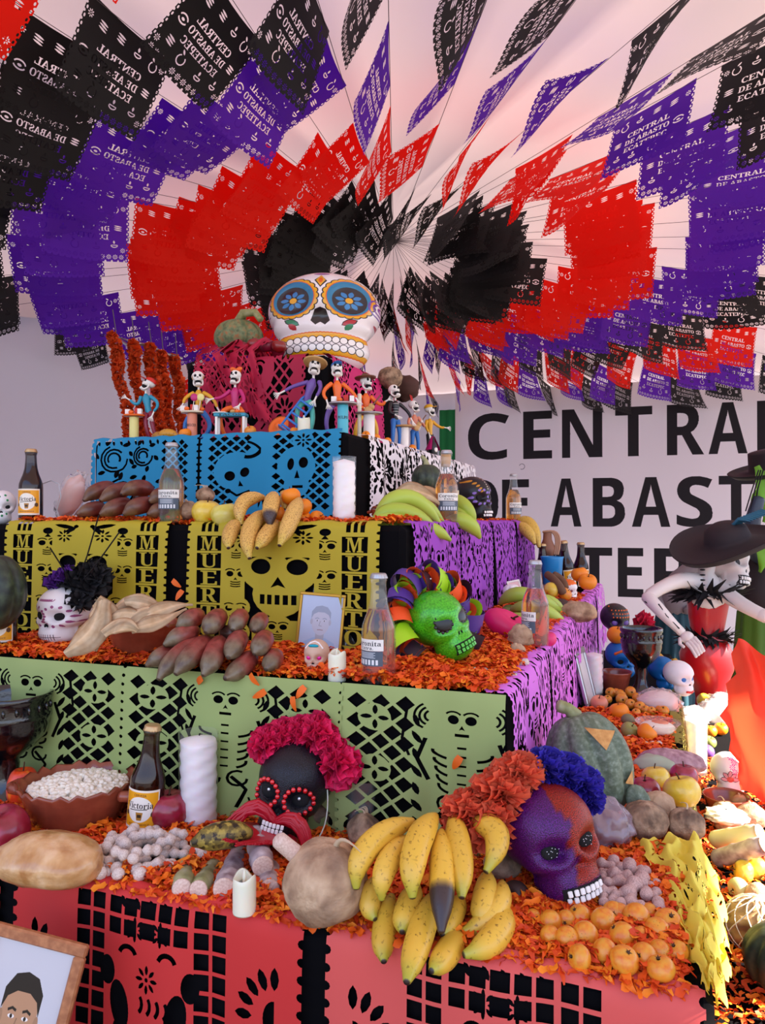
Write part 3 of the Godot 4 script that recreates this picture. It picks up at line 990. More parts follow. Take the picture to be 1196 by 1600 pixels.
func skull(label: String, at: Vector3, h: float, turn: Vector3, m: Material, o := {}) -> Node3D:
	var root := thing(o.get("called", "skull"), label, "skull", at)
	root.rotation_degrees = turn
	root.scale = Vector3.ONE * h
	var jaw: float = o.get("jaw", 1.0)
	var dent: float = o.get("dent", 1.0)
	part("cranium", skull_mesh(jaw, dent, o.get("tint")), m, root)
	if o.get("eyes", true):
		for s in [-1.0, 1.0]:
			var e := MB.new()
			var c := sk_at(s * .155, .51, .012, jaw, dent)
			e.ell(c, Vector3(.088, .083, .045) * float(o.get("eye_s", 1.0)), 18, 8)
			part("eye_socket", e, o.get("eye_m", M.black), root)
	if o.get("nose", true):
		var nm := MB.new()
		for s in [-1.0, 1.0]: nm.ell(sk_at(s * .022, .355, .004, jaw, dent), Vector3(.022, .048, .02), 10, 8, rot(0, 0, s * 12))
		part("nose", nm, M.black, root)
	var n: int = o.get("teeth", 0)
	if n > 0:
		var gum := MB.new()
		var tw: float = o.get("teeth_w", .15)
		var ty: float = o.get("teeth_y", .155)
		gum.grid(16, 4, func(u, w): return sk_at(lerpf(-tw * 1.12, tw * 1.12, u), ty + lerpf(.075, -.075, w), .006, jaw, dent))
		part("gum", gum, M.black, root)
		for row in 2:
			for i in n:
				var x := lerpf(-tw, tw, (i + .5) / n)
				var p := sk_at(x, ty + (.032 if row == 0 else -.032), .012, jaw, dent)
				var b := MB.new()
				b.xf = Transform3D(rot(0, x * 200.0, 0), p)
				b.box(Vector3.ZERO, Vector3(tw * 2 / n * .8, .052, .026), .008)
				part("tooth", b, M.tooth, root)
	return root

func clay_bowl(label: String, at: Vector3, r: float, h: float, handles := true, wavy := .0) -> Node3D:
	var o := thing("clay_bowl", label, "bowl", at)
	var pr := [Vector2(0, .0), Vector2(r * .60, 0), Vector2(r * .68, h * .08), Vector2(r * .84, h * .45), Vector2(r * .94, h * .80), Vector2(r * 1.0, h * .93), Vector2(r * 1.03, h), Vector2(r * .96, h * .99), Vector2(r * .90, h * .86), Vector2(r * .78, h * .45), Vector2(r * .5, h * .14), Vector2(0, h * .12)]
	var m := MB.new()
	m.lathe(pr, 48, Vector3.ZERO, func(p, u, w):
		var k: float = wavy * (1.0 + sin(u * TAU * 20.0)) * smoothstep(.75, 1.0, p.y / h)
		return p * (1.0 + k * .25) + Vector3.UP * k * h)
	part("body", m, M.clay, o)
	if handles:
		for s in [-1.0, 1.0]:
			var hd := MB.new()
			hd.tube(arc3(Vector3(s * r * .97, h * .86, r * .3), Vector3(s * r * 1.28, h * .80, 0), Vector3(s * r * .97, h * .86, -r * .3), 8), r * .10, 8)
			part("handle", hd, M.clay, o)
	return o
func goblet(label: String, at: Vector3, s: float, wr := 1.0) -> Node3D:
	# black glazed incense burner: stem, flared bowl with a notched rim band
	var o := thing("incense_burner", label, "incense burner", at)
	var m := MB.new()
	var p := []
	for q in [[0, 0], [.30, 0], [.31, .03], [.26, .07], [.16, .16], [.125, .26], [.14, .36], [.13, .40], [.17, .44], [.30, .52], [.42, .62], [.46, .72], [.455, .76], [.475, .78], [.475, .82], [.46, .83], [.46, .93], [.485, .95], [.49, 1.0], [.45, 1.0], [.42, .93], [.40, .75], [.25, .60], [0, .56]]: p.append(Vector2(q[0] * s * wr, q[1] * s))
	m.lathe(p, 40)
	part("body", m, M.black_glaze, o)
	var bd := MB.new().ell(Vector3.ZERO, Vector3(.018, .035, .018) * s, 6, 5).done()
	for i in 22:
		var a := TAU * i / 22
		part("rim_boss", bd, M.black_glaze, o).position = Vector3(cos(a) * .462 * s * wr, .88 * s, sin(a) * .462 * s * wr)
	return o

func frame(label: String, at: Vector3, w: float, h: float, bar: float, tilt: Vector3, m: Material, photo: Material, mount := .0) -> Node3D:
	var o := thing("photo_frame", label, "photo frame", at)
	o.rotation_degrees = tilt
	for q in [[0, h - bar / 2, w, bar], [0, bar / 2, w, bar], [-(w - bar) / 2, h / 2, bar, h - bar * 2], [(w - bar) / 2, h / 2, bar, h - bar * 2]]:
		part("frame_bar", MB.new().box(Vector3(q[0], q[1], 0), Vector3(q[2], q[3], bar * .7), bar * .16), m, o)
	var ph := MB.new()
	ph.quad(Vector3(-w / 2 + bar * .8, bar * .8, .0), Vector3(w / 2 - bar * .8, bar * .8, .0), Vector3(w / 2 - bar * .8, h - bar * .8, .0), Vector3(-w / 2 + bar * .8, h - bar * .8, .0))
	part("portrait_print", ph, photo, o)
	part("backing", MB.new().box(Vector3(0, h / 2, -bar * .2), Vector3(w - bar, h - bar, bar * .2), .001), M.card, o)
	part("strut", MB.new().box(Vector3(0, h * .33, -h * .12), Vector3(w * .25, h * .62, .004), .001), M.card, o).rotation_degrees.x = -14
	return o
func squash_fruit(r: Vector3, ribs: int, amp: float, sd := 1) -> MB:
	var m := MB.new()
	m.grid(60, 24, func(u, w):
		var th: float = w * PI
		var k: float = 1.0 - amp * pow(absf(cos(u * PI * ribs)), 6.0) * sin(th)
		var y: float = cos(th) - .12 * exp(-pow(th / .35, 2.0)) + .05 * exp(-pow((PI - th) / .35, 2.0))
		return Vector3(sin(th) * cos(u * TAU) * k, y, sin(th) * sin(u * TAU) * k) * r, true)
	return m
func husk(pts: Array, wd: float, sd := 0) -> MB:
	# a dry corn leaf: a ribbed, cupped strip that narrows at its end
	var path := arc3(pts[0], pts[1], pts[2], 14)
	var m := MB.new()
	m.grid(10, 14, func(u, w):
		var i := int(round(w * 14))
		var c: Vector3 = path[i]
		var t: Vector3 = (path[mini(i + 1, 14)] - path[maxi(i - 1, 0)]).normalized()
		var s := t.cross(Vector3(.2, .6, .8)).normalized()
		var nrm := s.cross(t)
		var k: float = wd * (.25 + .75 * sin(clampf(w * 1.02 + .02, 0, 1) * PI)) if w > .4 else wd * (.45 + .55 * smoothstep(0.0, .4, w))
		var x: float = (u - .5) * 2.0
		return c + s * x * k * .5 + nrm * (-(x * x) * k * .14 + sin(u * 34.0 + sd) * wd * .018 + sin(w * 6.0 + sd + u * 3.0) * wd * .10), false, func(u, w, p):
			var k: float = .84 + .10 * sin(u * 55.0 + sd) + .06 * sin(u * 21.0 + w * 3.0)
			return Color(k, k * .97, k * .92) if absf(u - .5) < .42 else Color(.66, .54, .44))
	return m

func make_things_materials() -> void:
	M.brown_glass = mat("2a0f05", .08, {alpha = .72, two = 1})
	M.clear_glass = mat("e9f0ee", .03, {alpha = .05, two = 1})
	M.stout = mat("160703", .1, {})
	M.beer = mat("eca030", .02, {refr = .033})
	M.cap_gold = mat("c9a676", .35, {metal = .5})
	M.cap_silver = mat("b9babd", .35, {metal = .6})
	M.wax = mat("f1e9ea", .45, {sss = .3})
	M.ivory = mat("f1ead2", .4, {sss = .3})
	M.tooth = mat("f3f1ec", .35)
	M.clay = mat(Color.WHITE, .25, {tex = noise_tex(.012, ["7e3b2a", "8f4430", "a3553c"], [.2, .5, .8], 4), tri = 6.0, coat = .35, coat_r = .15})
	M.black_glaze = mat("0c0a0e", .16, {coat = .7, coat_r = .06, bump = noise_tex(.05, ["606060", "a0a0a0"], [.3, .7], 8), bump_s = .12, tri = 8.0})
	M.card = mat("3b332e", .8)
	var d := Cut.new(512, 460, hexc("f2a715"), 1.0, .9)
	d.rect(0, 0, 1, .05, hexc("f4ead9")); d.rect(0, .84, 1, .06, hexc("f4ead9")); d.rect(0, 0, .035, .9, hexc("f4ead9")); d.rect(.965, 0, .035, .9, hexc("f4ead9"))
	d.ell(.5, .44, .33, .29, hexc("f6efe2"), 0, 36)
	d.text("CERVEZA", .5, .145, .075, hexc("7a3f10"), "Droid Sans")
	d.text("Victoria", .5, .42, .18, hexc("23140a"), "Droid Serif", true, .95)
	d.line([Vector2(.24, .46), Vector2(.7, .43)], .018, hexc("23140a"))
	d.poly([Vector2(.42, .50), Vector2(.60, .50), Vector2(.57, .68), Vector2(.45, .68)], hexc("b07a2a")); d.rect(.46, .55, .10, .07, hexc("3a2410"))
	d.ell(.14, .55, .055, .055, hexc("5a3a1a")); d.ell(.86, .55, .07, .07, hexc("5a3a1a"))
	d.text("HECHA EN MEXICO", .5, .80, .06, hexc("7a3f10"), "Droid Sans")
	M.lab_dark = mat(Color.WHITE, .45, {tex = d.tex()})
	var c := Cut.new(640, 440, Color(1, 1, 1, 0), 1.3, .9)
	var ink := hexc("26262c")
	c.rect(.12, .02, 1.06, .36, hexc("e9e6e0")); c.fit("Coronita", .19, .08, .92, .15, ink, "Droid Serif"); c.fit("Extra.", .42, .25, .46, .10, ink, "Droid Serif")
	c.rect(.14, .39, 1.02, .47, hexc("4b5868"))
	for i in 7: c.rect(.26 + i * .115, .66, .07, .16, hexc("dfe2e6"))
	for i in 5: c.rect(.36, .43 + i * .04, .58 - .05 * (i % 2), .018, hexc("c9d0d8"))
	M.lab_clear = mat(Color.WHITE, .5, {cut = c.tex()})
	var c2 := Cut.new(320, 220, Color(1, 1, 1, 0), 1.3, .9)
	for i in 10: c2.rect(.30, .10 + i * .07, .30 + .04 * (i * 7 % 3), .03, hexc("d9dde0"))
	for i in 9: c2.rect(.72 + i * .025, .15, .014, .5, hexc("d9dde0"))
	M.lab_clear2 = mat(Color.WHITE, .5, {cut = c2.tex()})
	var spots := noise_tex(.06, ["5a3312", "b98a4a", "ffffff", "ffffff"], [.16, .22, .30, 1.0], 3, FastNoiseLite.TYPE_SIMPLEX, 2)
	var few := noise_tex(.035, ["6a4a1a", "ffffff", "ffffff"], [.10, .19, 1.0], 11, FastNoiseLite.TYPE_SIMPLEX, 3)
	M.banana = mat(Color.WHITE, .42, {vc = 1, tex = few, tri = 9.0, coat = .15})
	M.banana_spot = mat(Color.WHITE, .45, {vc = 1, tex = spots, tri = 14.0, coat = .1})
	M.plantain = mat(Color.WHITE, .45, {vc = 1, coat = .1})
	M.red_banana = mat(Color.WHITE, .42, {vc = 1, coat = .2, tex = noise_tex(.02, ["b09080", "ffffff"], [.15, .6], 6), tri = 9.0})
	M.jicama = mat(Color.WHITE, .85, {tex = noise_tex(.012, ["6e503c", "a07f62", "b89878", "d4b696"], [.12, .4, .6, .9], 5, FastNoiseLite.TYPE_SIMPLEX_SMOOTH, 6), tri = 7.0, bump = noise_tex(.05, ["505050", "c0c0c0"], [.2, .8], 9), bump_s = .25})
	M.jicama_dark = mat(Color.WHITE, .85, {tex = noise_tex(.02, ["5a4638", "96795f", "bb9f82"], [.2, .5, .8], 15), tri = 8.0, bump = noise_tex(.07, ["505050", "c0c0c0"], [.2, .8], 19), bump_s = .2})
	M.peanut = mat(Color.WHITE, .8, {tex = noise_tex(.03, ["b8a298", "d8c6ba", "e6d8cc"], [.2, .5, .8], 21), tri = .8})
	M.bread = mat(Color.WHITE, .32, {tex = noise_tex(.012, ["ac743e", "cfa06a", "e2bd92"], [.15, .5, .85], 31), tri = 8.0, coat = .6, coat_r = .12, bump = noise_tex(.02, ["505050", "b0b0b0"], [.2, .8], 33), bump_s = .3})
	M.cling = mat("f4f2f4", .06, {alpha = .16, two = 1})
	M.cane_green = mat(Color.WHITE, .45, {tex = noise_tex(.02, ["777a4a", "989a66", "aaa880"], [.2, .5, .8], 41), tri = 6.0})
	M.cane_purple = mat(Color.WHITE, .5, {tex = noise_tex(.02, ["7a6468", "a8979a", "cbbfc0"], [.2, .5, .8], 42), tri = 6.0})
	M.cane_cut = mat(Color.WHITE, .7, {tex = noise_tex(.08, ["c9a695", "e6cfc0"], [.2, .8], 43), tri = 12.0})
	M.tejo = mat(Color.WHITE, .38, {tex = noise_tex(.012, ["d8661c", "e2861e", "e2982c", "daa03c"], [.1, .35, .6, .95], 51), tri = .55, coat = .2})
	M.calyx = mat("4a2c14", .8)
	M.apple_yellow = mat(Color.WHITE, .3, {tex = noise_tex(.01, ["d9b52a", "e6c63c", "e9d06a"], [.2, .5, .8], 52), tri = .4, coat = .4})
	M.apple_red = mat(Color.WHITE, .28, {tex = noise_tex(.014, ["7a0f20", "961a34", "a83450"], [.2, .5, .85], 53), tri = .4, coat = .5})
	M.orange = mat("f08a12", .45, {bump = noise_tex(.12, ["808080", "a0a0a0"], [.3, .7], 54), bump_s = .03, tri = 3.0})
	M.avocado = mat("3a2420", .6)
	M.squash = mat(Color.WHITE, .55, {tex = noise_tex(.016, ["4a5642", "5d6b54", "6f7d68", "93a08f"], [.1, .4, .65, .95], 61, FastNoiseLite.TYPE_SIMPLEX, 5, 512), tri = 9.0})
	M.squash_dark = mat(Color.WHITE, .45, {tex = noise_tex(.02, ["1c2420", "2d3a2c", "46543c"], [.2, .5, .85], 62), tri = 7.0})
	M.squash_flesh = mat(Color.WHITE, .7, {tex = noise_tex(.03, ["b5793a", "d9a662"], [.2, .8], 63), tri = 9.0})
	M.husk = mat(Color.WHITE, .7, {tex = noise_tex(.02, ["cfae86", "dfc4a0", "ead6b8"], [.2, .5, .8], 64), vc = 1, tri = 9.0, back = Color(.35, .28, .2), two = 1})
	M.wood_frame = mat(Color.WHITE, .45, {tex = noise_tex(.02, ["9c5f3c", "b97a50"], [.2, .8], 71), tri = 12.0})
	M.gold = mat("b8892c", .35, {metal = .6})
	M.silver = mat("b4b4b8", .3, {metal = .8})
	M.glit_black = mat(Color.WHITE, .35, {metal = .3, tex = noise_tex(.2, ["0a0a10", "15151c", "4a5068"], [.3, .6, .95], 72, FastNoiseLite.TYPE_SIMPLEX, 2), tri = 1.6, bump = noise_tex(.2, ["404040", "c0c0c0"], [.3, .7], 73), bump_s = .12})
	M.glit = mat(Color.WHITE, .35, {vc = 1, metal = .25, tex = noise_tex(.2, ["585858", "ffffff"], [.3, .7], 74, FastNoiseLite.TYPE_SIMPLEX, 2), tri = 1.6, bump = noise_tex(.2, ["404040", "c0c0c0"], [.3, .7], 73), bump_s = .12})
	M.sugar = mat("f2eeee", .55)
	M.green_skull = mat(Color.WHITE, .3, {metal = .2, tex = noise_tex(.03, ["2a8a0a", "43b418", "5ccf24"], [.2, .5, .8], 76), tri = 4.0, bump = noise_tex(.05, ["606060", "a0a0a0"], [.3, .7], 77), bump_s = .05, coat = .4})
	M.petal_red = mat(hexc("e0123f"), .7, {vc = 1, back = Color(.3, .02, .06), two = 1})
	M.petal_pink = mat(hexc("ff1c66"), .7, {vc = 1, back = Color(.62, .06, .24), two = 1})
	M.petal_coral = mat(hexc("ff7048"), .7, {vc = 1, back = Color(.66, .26, .16), two = 1})
	M.petal_blue = mat(hexc("3d2cb4"), .7, {vc = 1, back = Color(.16, .12, .5), two = 1})
	M.petal_black = mat(hexc("121016"), .7, {vc = 1, two = 1})
	M.petal_violet = mat(hexc("5f2090"), .7, {vc = 1, back = Color(.1, .02, .2), two = 1})
	M.gem_red = mat("d8141f", .12, {coat = .8, metal = .2})
	M.rhine = mat("e9edf2", .1, {metal = .6})
	M.hair_red = mat("b50d24", .4, {two = 1})
	M.kernel = mat("f0e6d2", .5)
	M.water = mat("dfe6ea", .04, {alpha = .12})
	M.root = mat("c8b090", .8)
	M.foil = mat("c4ccd2", .22, {metal = .85})
	M.marigold = mat(hexc("f25812"), .7, {vc = 1, back = Color(.55, .2, .04), two = 1})
	M.petal = mat(Color.WHITE, .65, {vc = 1, back = Color(.35, .14, .02), two = 1})

func portrait(hair: String, skin: String, bg: String, shirt: String, fade := 0.0) -> StandardMaterial3D:
	# a plain head-and-shoulders print of a short-haired man
	var c := Cut.new(320, 400, hexc(bg), 1.0, 1.25)
	var f := func(h: String) -> Color: return hexc(h).lerp(hexc(bg), fade)
	c.poly([Vector2(.08, 1.25), Vector2(.14, 1.02), Vector2(.36, .92), Vector2(.64, .92), Vector2(.86, 1.02), Vector2(.92, 1.25)], f.call(shirt))
	c.rect(.40, .78, .20, .18, f.call(skin).darkened(.12))
	c.ell(.5, .56, .22, .31, f.call(skin), 0, 30)
	for k in [-1.0, 1.0]:
		c.ell(.5 + k * .22, .58, .03, .065, f.call(skin).darkened(.1))
		c.ell(.5 + k * .085, .555, .04, .016, f.call("f0e6e0")); c.ell(.5 + k * .085, .555, .016, .016, f.call("20140f"))
		c.line([Vector2(.5 + k * .04, .51), Vector2(.5 + k * .09, .495), Vector2(.5 + k * .14, .515)], .02, f.call(hair))
	c.line([Vector2(.49, .56), Vector2(.465, .665), Vector2(.53, .668)], .014, f.call(skin).darkened(.22))
	c.line([Vector2(.43, .755), Vector2(.5, .75), Vector2(.57, .755)], .018, f.call("8a4a40"))
	c.poly([Vector2(.27, .52), Vector2(.27, .36), Vector2(.36, .25), Vector2(.5, .22), Vector2(.64, .25), Vector2(.73, .36), Vector2(.73, .52), Vector2(.68, .42), Vector2(.58, .37), Vector2(.42, .37), Vector2(.32, .42)], f.call(hair))
	return mat(Color.WHITE, .3, {tex = c.tex()})

func apple(m: Material) -> Node3D:
	# built at unit size: radius one
	var o := Node3D.new()
	part("body", fruit(1.0, .9, .28, 22, 16), m, o)
	part("stalk", MB.new().tube([Vector3(0, .6, 0), Vector3(.05, .8, 0), Vector3(.12, .98, .02)], .045, 6), M.calyx, o)
	return o
func put_apple(called: String, label: String, m: Material, at: Vector3, r: float, turn := Vector3.ZERO, group := "") -> Node3D:
	var o := apple(m)
	o.name = numbered(called)
	add_child(o)
	o.position = at; o.scale = Vector3.ONE * r; o.rotation_degrees = turn
	meta(o, label, "apple" if called == "apple" else "fruit", group)
	return o
func pile(called: String, label: String, cat: String, group: String, spots: Array, meshes: Array, m: Material, calyx := false, lift := 0.0, grow := 1.0) -> void:
	var srcs := []
	for k in meshes.size():
		var o := Node3D.new()
		part("body", meshes[k], m, o)
		if calyx:
			var cx := MB.new()
			for j in 5: cx.grid(2, 2, func(u, w): return Vector3((u - .5) * .16 * (1.0 - w), (u - .5) * .02 + .86 + w * .06, w * .26).rotated(Vector3.UP, j * TAU / 5), false)
			cx.ell(Vector3(0, .84, 0), Vector3(.14, .05, .14), 8, 4)
			part("calyx", cx, M.calyx, o)
		srcs.append(o)
	for s in spots:
		var o: Node3D = srcs[rng.randi() % srcs.size()].duplicate()
		o.name = numbered(called)
		add_child(o)
		o.position = s[0] + Vector3.UP * lift
		o.scale = Vector3.ONE * s[1] * grow
		o.rotation = Vector3(rf(.3, 1.5), rf(-1.2, 1.2), rf(-.5, .5)) if calyx else Vector3(rf(-.3, .3), rf(0, TAU), rf(-.3, .3))
		meta(o, label, cat, group)
	for o in srcs: o.free()
func cane(a: Vector3, b: Vector3, r: float, m: Material, label: String) -> Node3D:
	# a length of sugar cane with raised nodes; b is the near cut end
	var o := thing("sugar_cane", label, "sugar cane", a, 0, "sugar cane pieces by the peanuts")
	var d := b - a
	var p := []; var rr := []
	for i in 13:
		p.append(d * i / 12.0); rr.append(r * (1.0 + (.10 if i == 5 or i == 10 else 0.0)))
	part("stalk", MB.new().tube(p, rr, 14), m, o)
	part("cut_end", MB.new().at(d + d.normalized() * r * .50, Basis.looking_at(d.normalized(), Vector3.UP) * rot(90, 0, 0)).ell(Vector3.ZERO, Vector3(r * .94, r * .16, r * .94), 16, 6), M.cane_cut, o)
	return o
func jicama(label: String, at: Vector3, r: float, sd: int, m: Material, tails := 2, cut := false, flat := .88) -> Node3D:
	var o := thing("jicama", label, "root", at)
	part("body", lump(Vector3(r, r * flat, r), sd, .07, 1.6, 30, 20), m, o)
	for k in tails:
		var a := rf(-.6, .6)
		part("root_tail", MB.new().tube(arc3(Vector3(a * r * .5, r * flat * .95, 0), Vector3(a * r, r * (flat + .2), r * .2), Vector3(a * r * 1.6 + .01, r * (flat + .12), r * .5), 6), [r * .08, r * .06, r * .05, r * .04, r * .03, r * .02, r * .01], 6), M.root, o)
	if cut:
		part("cut_stump", MB.new().tube([Vector3(-r * .7, r * .5, 0), Vector3(-r * 1.0, r * .95, .02)], [r * .22, r * .20], 10), M.cane_cut, o, "pale cut stump")
	o.rotation_degrees.y = sd * 37.0 if not cut else 0.0
	return o

func build_tier1() -> void:
	rng.seed = 101
	# ---- the pictures below the front edge
	frame("light wooden frame with a portrait of a short-haired man at the lower left corner", Vector3(-0.7479, 0.8249, -0.7748), .140, .24, .016, Vector3(-9, 17, -12), M.wood_frame, portrait("1b1512", "b98a68", "c9c6cb", "d8d4d4")).position = Vector3(-0.827, 0.7075, -0.7892)
	# ---- left group
	goblet("black glazed clay incense goblet cut off by the left edge on the front step", Vector3(-1.1582, 0.965, -1.1433), 0.2085, .80)
	put_apple("apple", "deep red apple at the left edge beside the loaf", M.apple_red, Vector3(-0.9944, 1, -0.9663), .048, Vector3(8, 40, 6))
	put_apple("mango", "orange red mango standing behind the black goblet stem at left", mat(Color.WHITE, .35, {tex = noise_tex(.012, ["d8281a", "ee4a1c", "f08a22"], [.2, .6, .9], 81), tri = .5, coat = .3}), Vector3(-1.1125, 1, -1.1371), .034, Vector3(0, 0, 0)).scale = Vector3(.028, .05, .03)
	var bw := clay_bowl("glazed clay bowl with handles full of white corn kernels", Vector3(-0.9594, 0.965, -1.1064), .098, .075, true, .05)
	bw.rotation_degrees.y = 10
	var km := MB.new()
	km.ell(Vector3.ZERO, Vector3(.0075, .0045, .0055), 7, 5)
	var mm := MultiMesh.new()
	mm.transform_format = MultiMesh.TRANSFORM_3D
	mm.mesh = km.done()
	mm.mesh.surface_set_material(0, M.kernel)
	mm.instance_count = 700
	for i in 700:
		var a := rf(0, TAU); var q := sqrt(rf(0, 1)) * .080
		mm.set_instance_transform(i, Transform3D(rot(rf(-60, 60), rf(0, 360), rf(-60, 60)), Vector3(cos(a) * q, .060 + .020 * (1.0 - pow(q / .095, 2.0)) + rf(-.004, .003), sin(a) * q)))
	var kn := MultiMeshInstance3D.new()
	kn.name = "corn_kernels"
	kn.multimesh = mm
	kn.position = Vector3(-0.9594, 0.965, -1.1064)
	add_child(kn)
	meta(kn, "white dried corn kernels heaped in the glazed clay bowl", "corn")
	kn.set_meta("kind", "stuff")
	var br := one("bread_loaf", "big glossy oval bread loaf wrapped in clear film at the left front edge", "bread", lump(Vector3(.083, .037, .058), 4, .06, 1.6, 34, 20), M.bread, Vector3(-0.8429, 1.001, -0.9135), 12)
	br.rotation_degrees.z = -3
	bottle("dark", "brown beer bottle with yellow label between corn bowl and white candle", Vector3(-0.8254, 0.965, -1.1098), 14, .186, Vector3(0, 0, -5))
	put_apple("apple", "dark red apple half hidden behind the brown bottle with yellow label", M.apple_red, Vector3(-0.7893, 1.0042, -1.1314), .038, Vector3(0, 80, 0))
	glass_candle("tall spiral white candle in glass, on the front step left of the black skull", Vector3(-0.7476, 0.965, -1.1576), .033, .168, .93)
	# ---- peanuts
	var pm := []
	for k in 5: pm.append(peanut(k + 1))
	pile("peanut", "pale peanut in its shell in the heap before the brown bottle", "peanut", "peanuts heaped on the front step", [[Vector3(-0.8259, 0.9726, -1.0021), 0.0079], [Vector3(-0.7985, 0.9735, -0.9668), 0.0088], [Vector3(-0.7756, 0.9743, -0.9413), 0.0097], [Vector3(-0.7833, 0.974, -0.9743), 0.0094], [Vector3(-0.8044, 0.9732, -1.0119), 0.0085], [Vector3(-0.7794, 0.9748, -0.9986), 0.0102], [Vector3(-0.7483, 0.9743, -0.9458), 0.0097], [Vector3(-0.8102, 0.972, -1.0054), 0.0073], [Vector3(-0.7675, 0.9748, -1.0064), 0.0102], [Vector3(-0.8163, 0.9752, -1.0409), 0.0106], [Vector3(-0.8323, 0.974, -1.0421), 0.0094], [Vector3(-0.7984, 0.9734, -1.0517), 0.0088], [Vector3(-0.7183, 0.9748, -0.9552), 0.0102], [Vector3(-0.7097, 0.9744, -0.9757), 0.0098], [Vector3(-0.7453, 0.9731, -1.0148), 0.0084], [Vector3(-0.7725, 0.974, -1.0517), 0.0093], [Vector3(-0.7363, 0.9749, -1.0318), 0.0103], [Vector3(-0.7503, 0.9753, -1.072), 0.0107], [Vector3(-0.7874, 0.9736, -1.0874), 0.009], [Vector3(-0.7051, 0.9729, -0.9978), 0.0082], [Vector3(-0.6866, 0.9728, -0.991), 0.0081], [Vector3(-0.7253, 0.9733, -1.0623), 0.0087], [Vector3(-0.6983, 0.9731, -1.0279), 0.0084], [Vector3(-0.7515, 0.9724, -1.0951), 0.0077], [Vector3(-0.7401, 0.9724, -0.9935), 0.0077], [Vector3(-0.7558, 0.9735, -0.9819), 0.0088], [Vector3(-0.7474, 0.9716, -0.9621), 0.0069], [Vector3(-0.7697, 0.9716, -0.9509), 0.0069], [Vector3(-0.7903, 0.9732, -1.1128), 0.0085], [Vector3(-0.7063, 0.9727, -1.0555), 0.008], [Vector3(-0.6682, 0.9742, -1.0429), 0.0096], [Vector3(-0.7847, 0.9733, -1.0337), 0.0086], [Vector3(-0.7909, 0.9738, -1.0226), 0.0092], [Vector3(-0.7967, 0.9742, -1.0744), 0.0096], [Vector3(-0.7163, 0.9731, -1.0286), 0.0084]], pm, M.peanut, false, .008, 1.65)
	pile("peanut", "pale peanut in its shell resting on top of the heap", "peanut", "upper peanuts of the heap", [[Vector3(-0.7941, 0.9975, -0.9809), 0.0089], [Vector3(-0.7724, 0.9987, -0.9895), 0.0101], [Vector3(-0.7696, 0.9978, -1.0232), 0.0091], [Vector3(-0.7467, 0.9978, -1.0313), 0.0091], [Vector3(-0.7169, 0.9976, -1.0193), 0.009], [Vector3(-0.7536, 0.9973, -0.9566), 0.0086], [Vector3(-0.7299, 0.9973, -0.9616), 0.0086], [Vector3(-0.7157, 0.9974, -0.9838), 0.0087], [Vector3(-0.7931, 0.9973, -1.0397), 0.0087], [Vector3(-0.7154, 0.9967, -1.0531), 0.008]], pm, M.peanut, false, .006, 1.65)
	# ---- sugar cane, plantain
	cane(Vector3(-0.7029, 0.9624, -1.0665), Vector3(-0.6356, 0.979, -0.9437), .0150, M.cane_green, "greenish sugar cane piece nearest the peanuts")
	cane(Vector3(-0.6577, 0.9604, -1.0826), Vector3(-0.6104, 0.979, -0.9486), .0140, M.cane_green, "greenish sugar cane piece, second from the peanuts")
	cane(Vector3(-0.6259, 0.9706, -1.0938), Vector3(-0.576, 0.981, -0.9603), .0170, M.cane_purple, "thick purplish grey sugar cane piece behind the small white candle")
	cane(Vector3(-0.595, 1.0042, -1.0835), Vector3(-0.5401, 1.001, -1.0027), .0165, M.cane_purple, "sugar cane piece with a pink cut end under the red beard")
	cane(Vector3(-0.576, 0.9641, -1.0903), Vector3(-0.5164, 0.98, -0.9796), .0160, M.cane_purple, "brown sugar cane piece leaning on the big jicama")
	var pl := thing("plantain", "ripe black blotched plantain lying on the sugar cane", "plantain", Vector3(-0.5984, 1.0402, -0.9762))
	var po := Vector3(-0.5984, 1.0402, -0.9762)
	part("fruit", banana([Vector3(-0.5729, 1.0314, -1.0277) - po, Vector3(-0.61, 1.0317, -1.004) - po, Vector3(-0.6445, 1.0245, -0.9811) - po], .020, hexc("a89140"), hexc("6b5a24"), hexc("b09a80"), hexc("4a3a1a"), .0), mat(Color.WHITE, .5, {vc = 1, tex = noise_tex(.03, ["241a12", "5a4522", "ffffff"], [.38, .5, .58], 82), tri = 8.0}), pl)
	# ---- black skull with pink flowers and red beard
	var at := Vector3(-0.5899, 0.969, -1.1688) + Vector3(0, 0, .012)
	var H := .168
	var sk := skull("glittery black skull with red jewel eyes, pink flowers and a long red beard", at, H, Vector3(-8, 10, -13), M.glit_black, {eye_m = M.black, teeth = 0, nose = true})
	for s in [-1.0, 1.0]:
		var gm := MB.new()
		for i in 15:
			var a := TAU * i / 15
			gm.ell(sk_at(s * .16 + cos(a) * .125, .50 + sin(a) * .118, .014), Vector3(.024, .024, .016), 8, 6)
		part("jewel_ring", gm, M.gem_red, sk)
		part("jewel", MB.new().ell(sk_at(s * .155, .52, .056), Vector3(.016, .016, .01), 8, 6), M.rhine, sk)
	var fl := flower(1.0, 230, 3, .5, .27)
	for q in [[-.22, .96, .04, .19], [-.34, .86, .10, .19], [-.08, 1.04, .02, .17], [.10, 1.06, .0, .23], [.24, .98, .0, .20], [.38, .86, .03, .24]]:
		var p := part("flower", fl, M.petal_pink, sk)
		p.position = Vector3(q[0], q[1], q[2]); p.scale = Vector3.ONE * q[3] * 1.08
	# moustache and beard: tapering red strands
	var hb := MB.new()
	var hr := RandomNumberGenerator.new(); hr.seed = 5
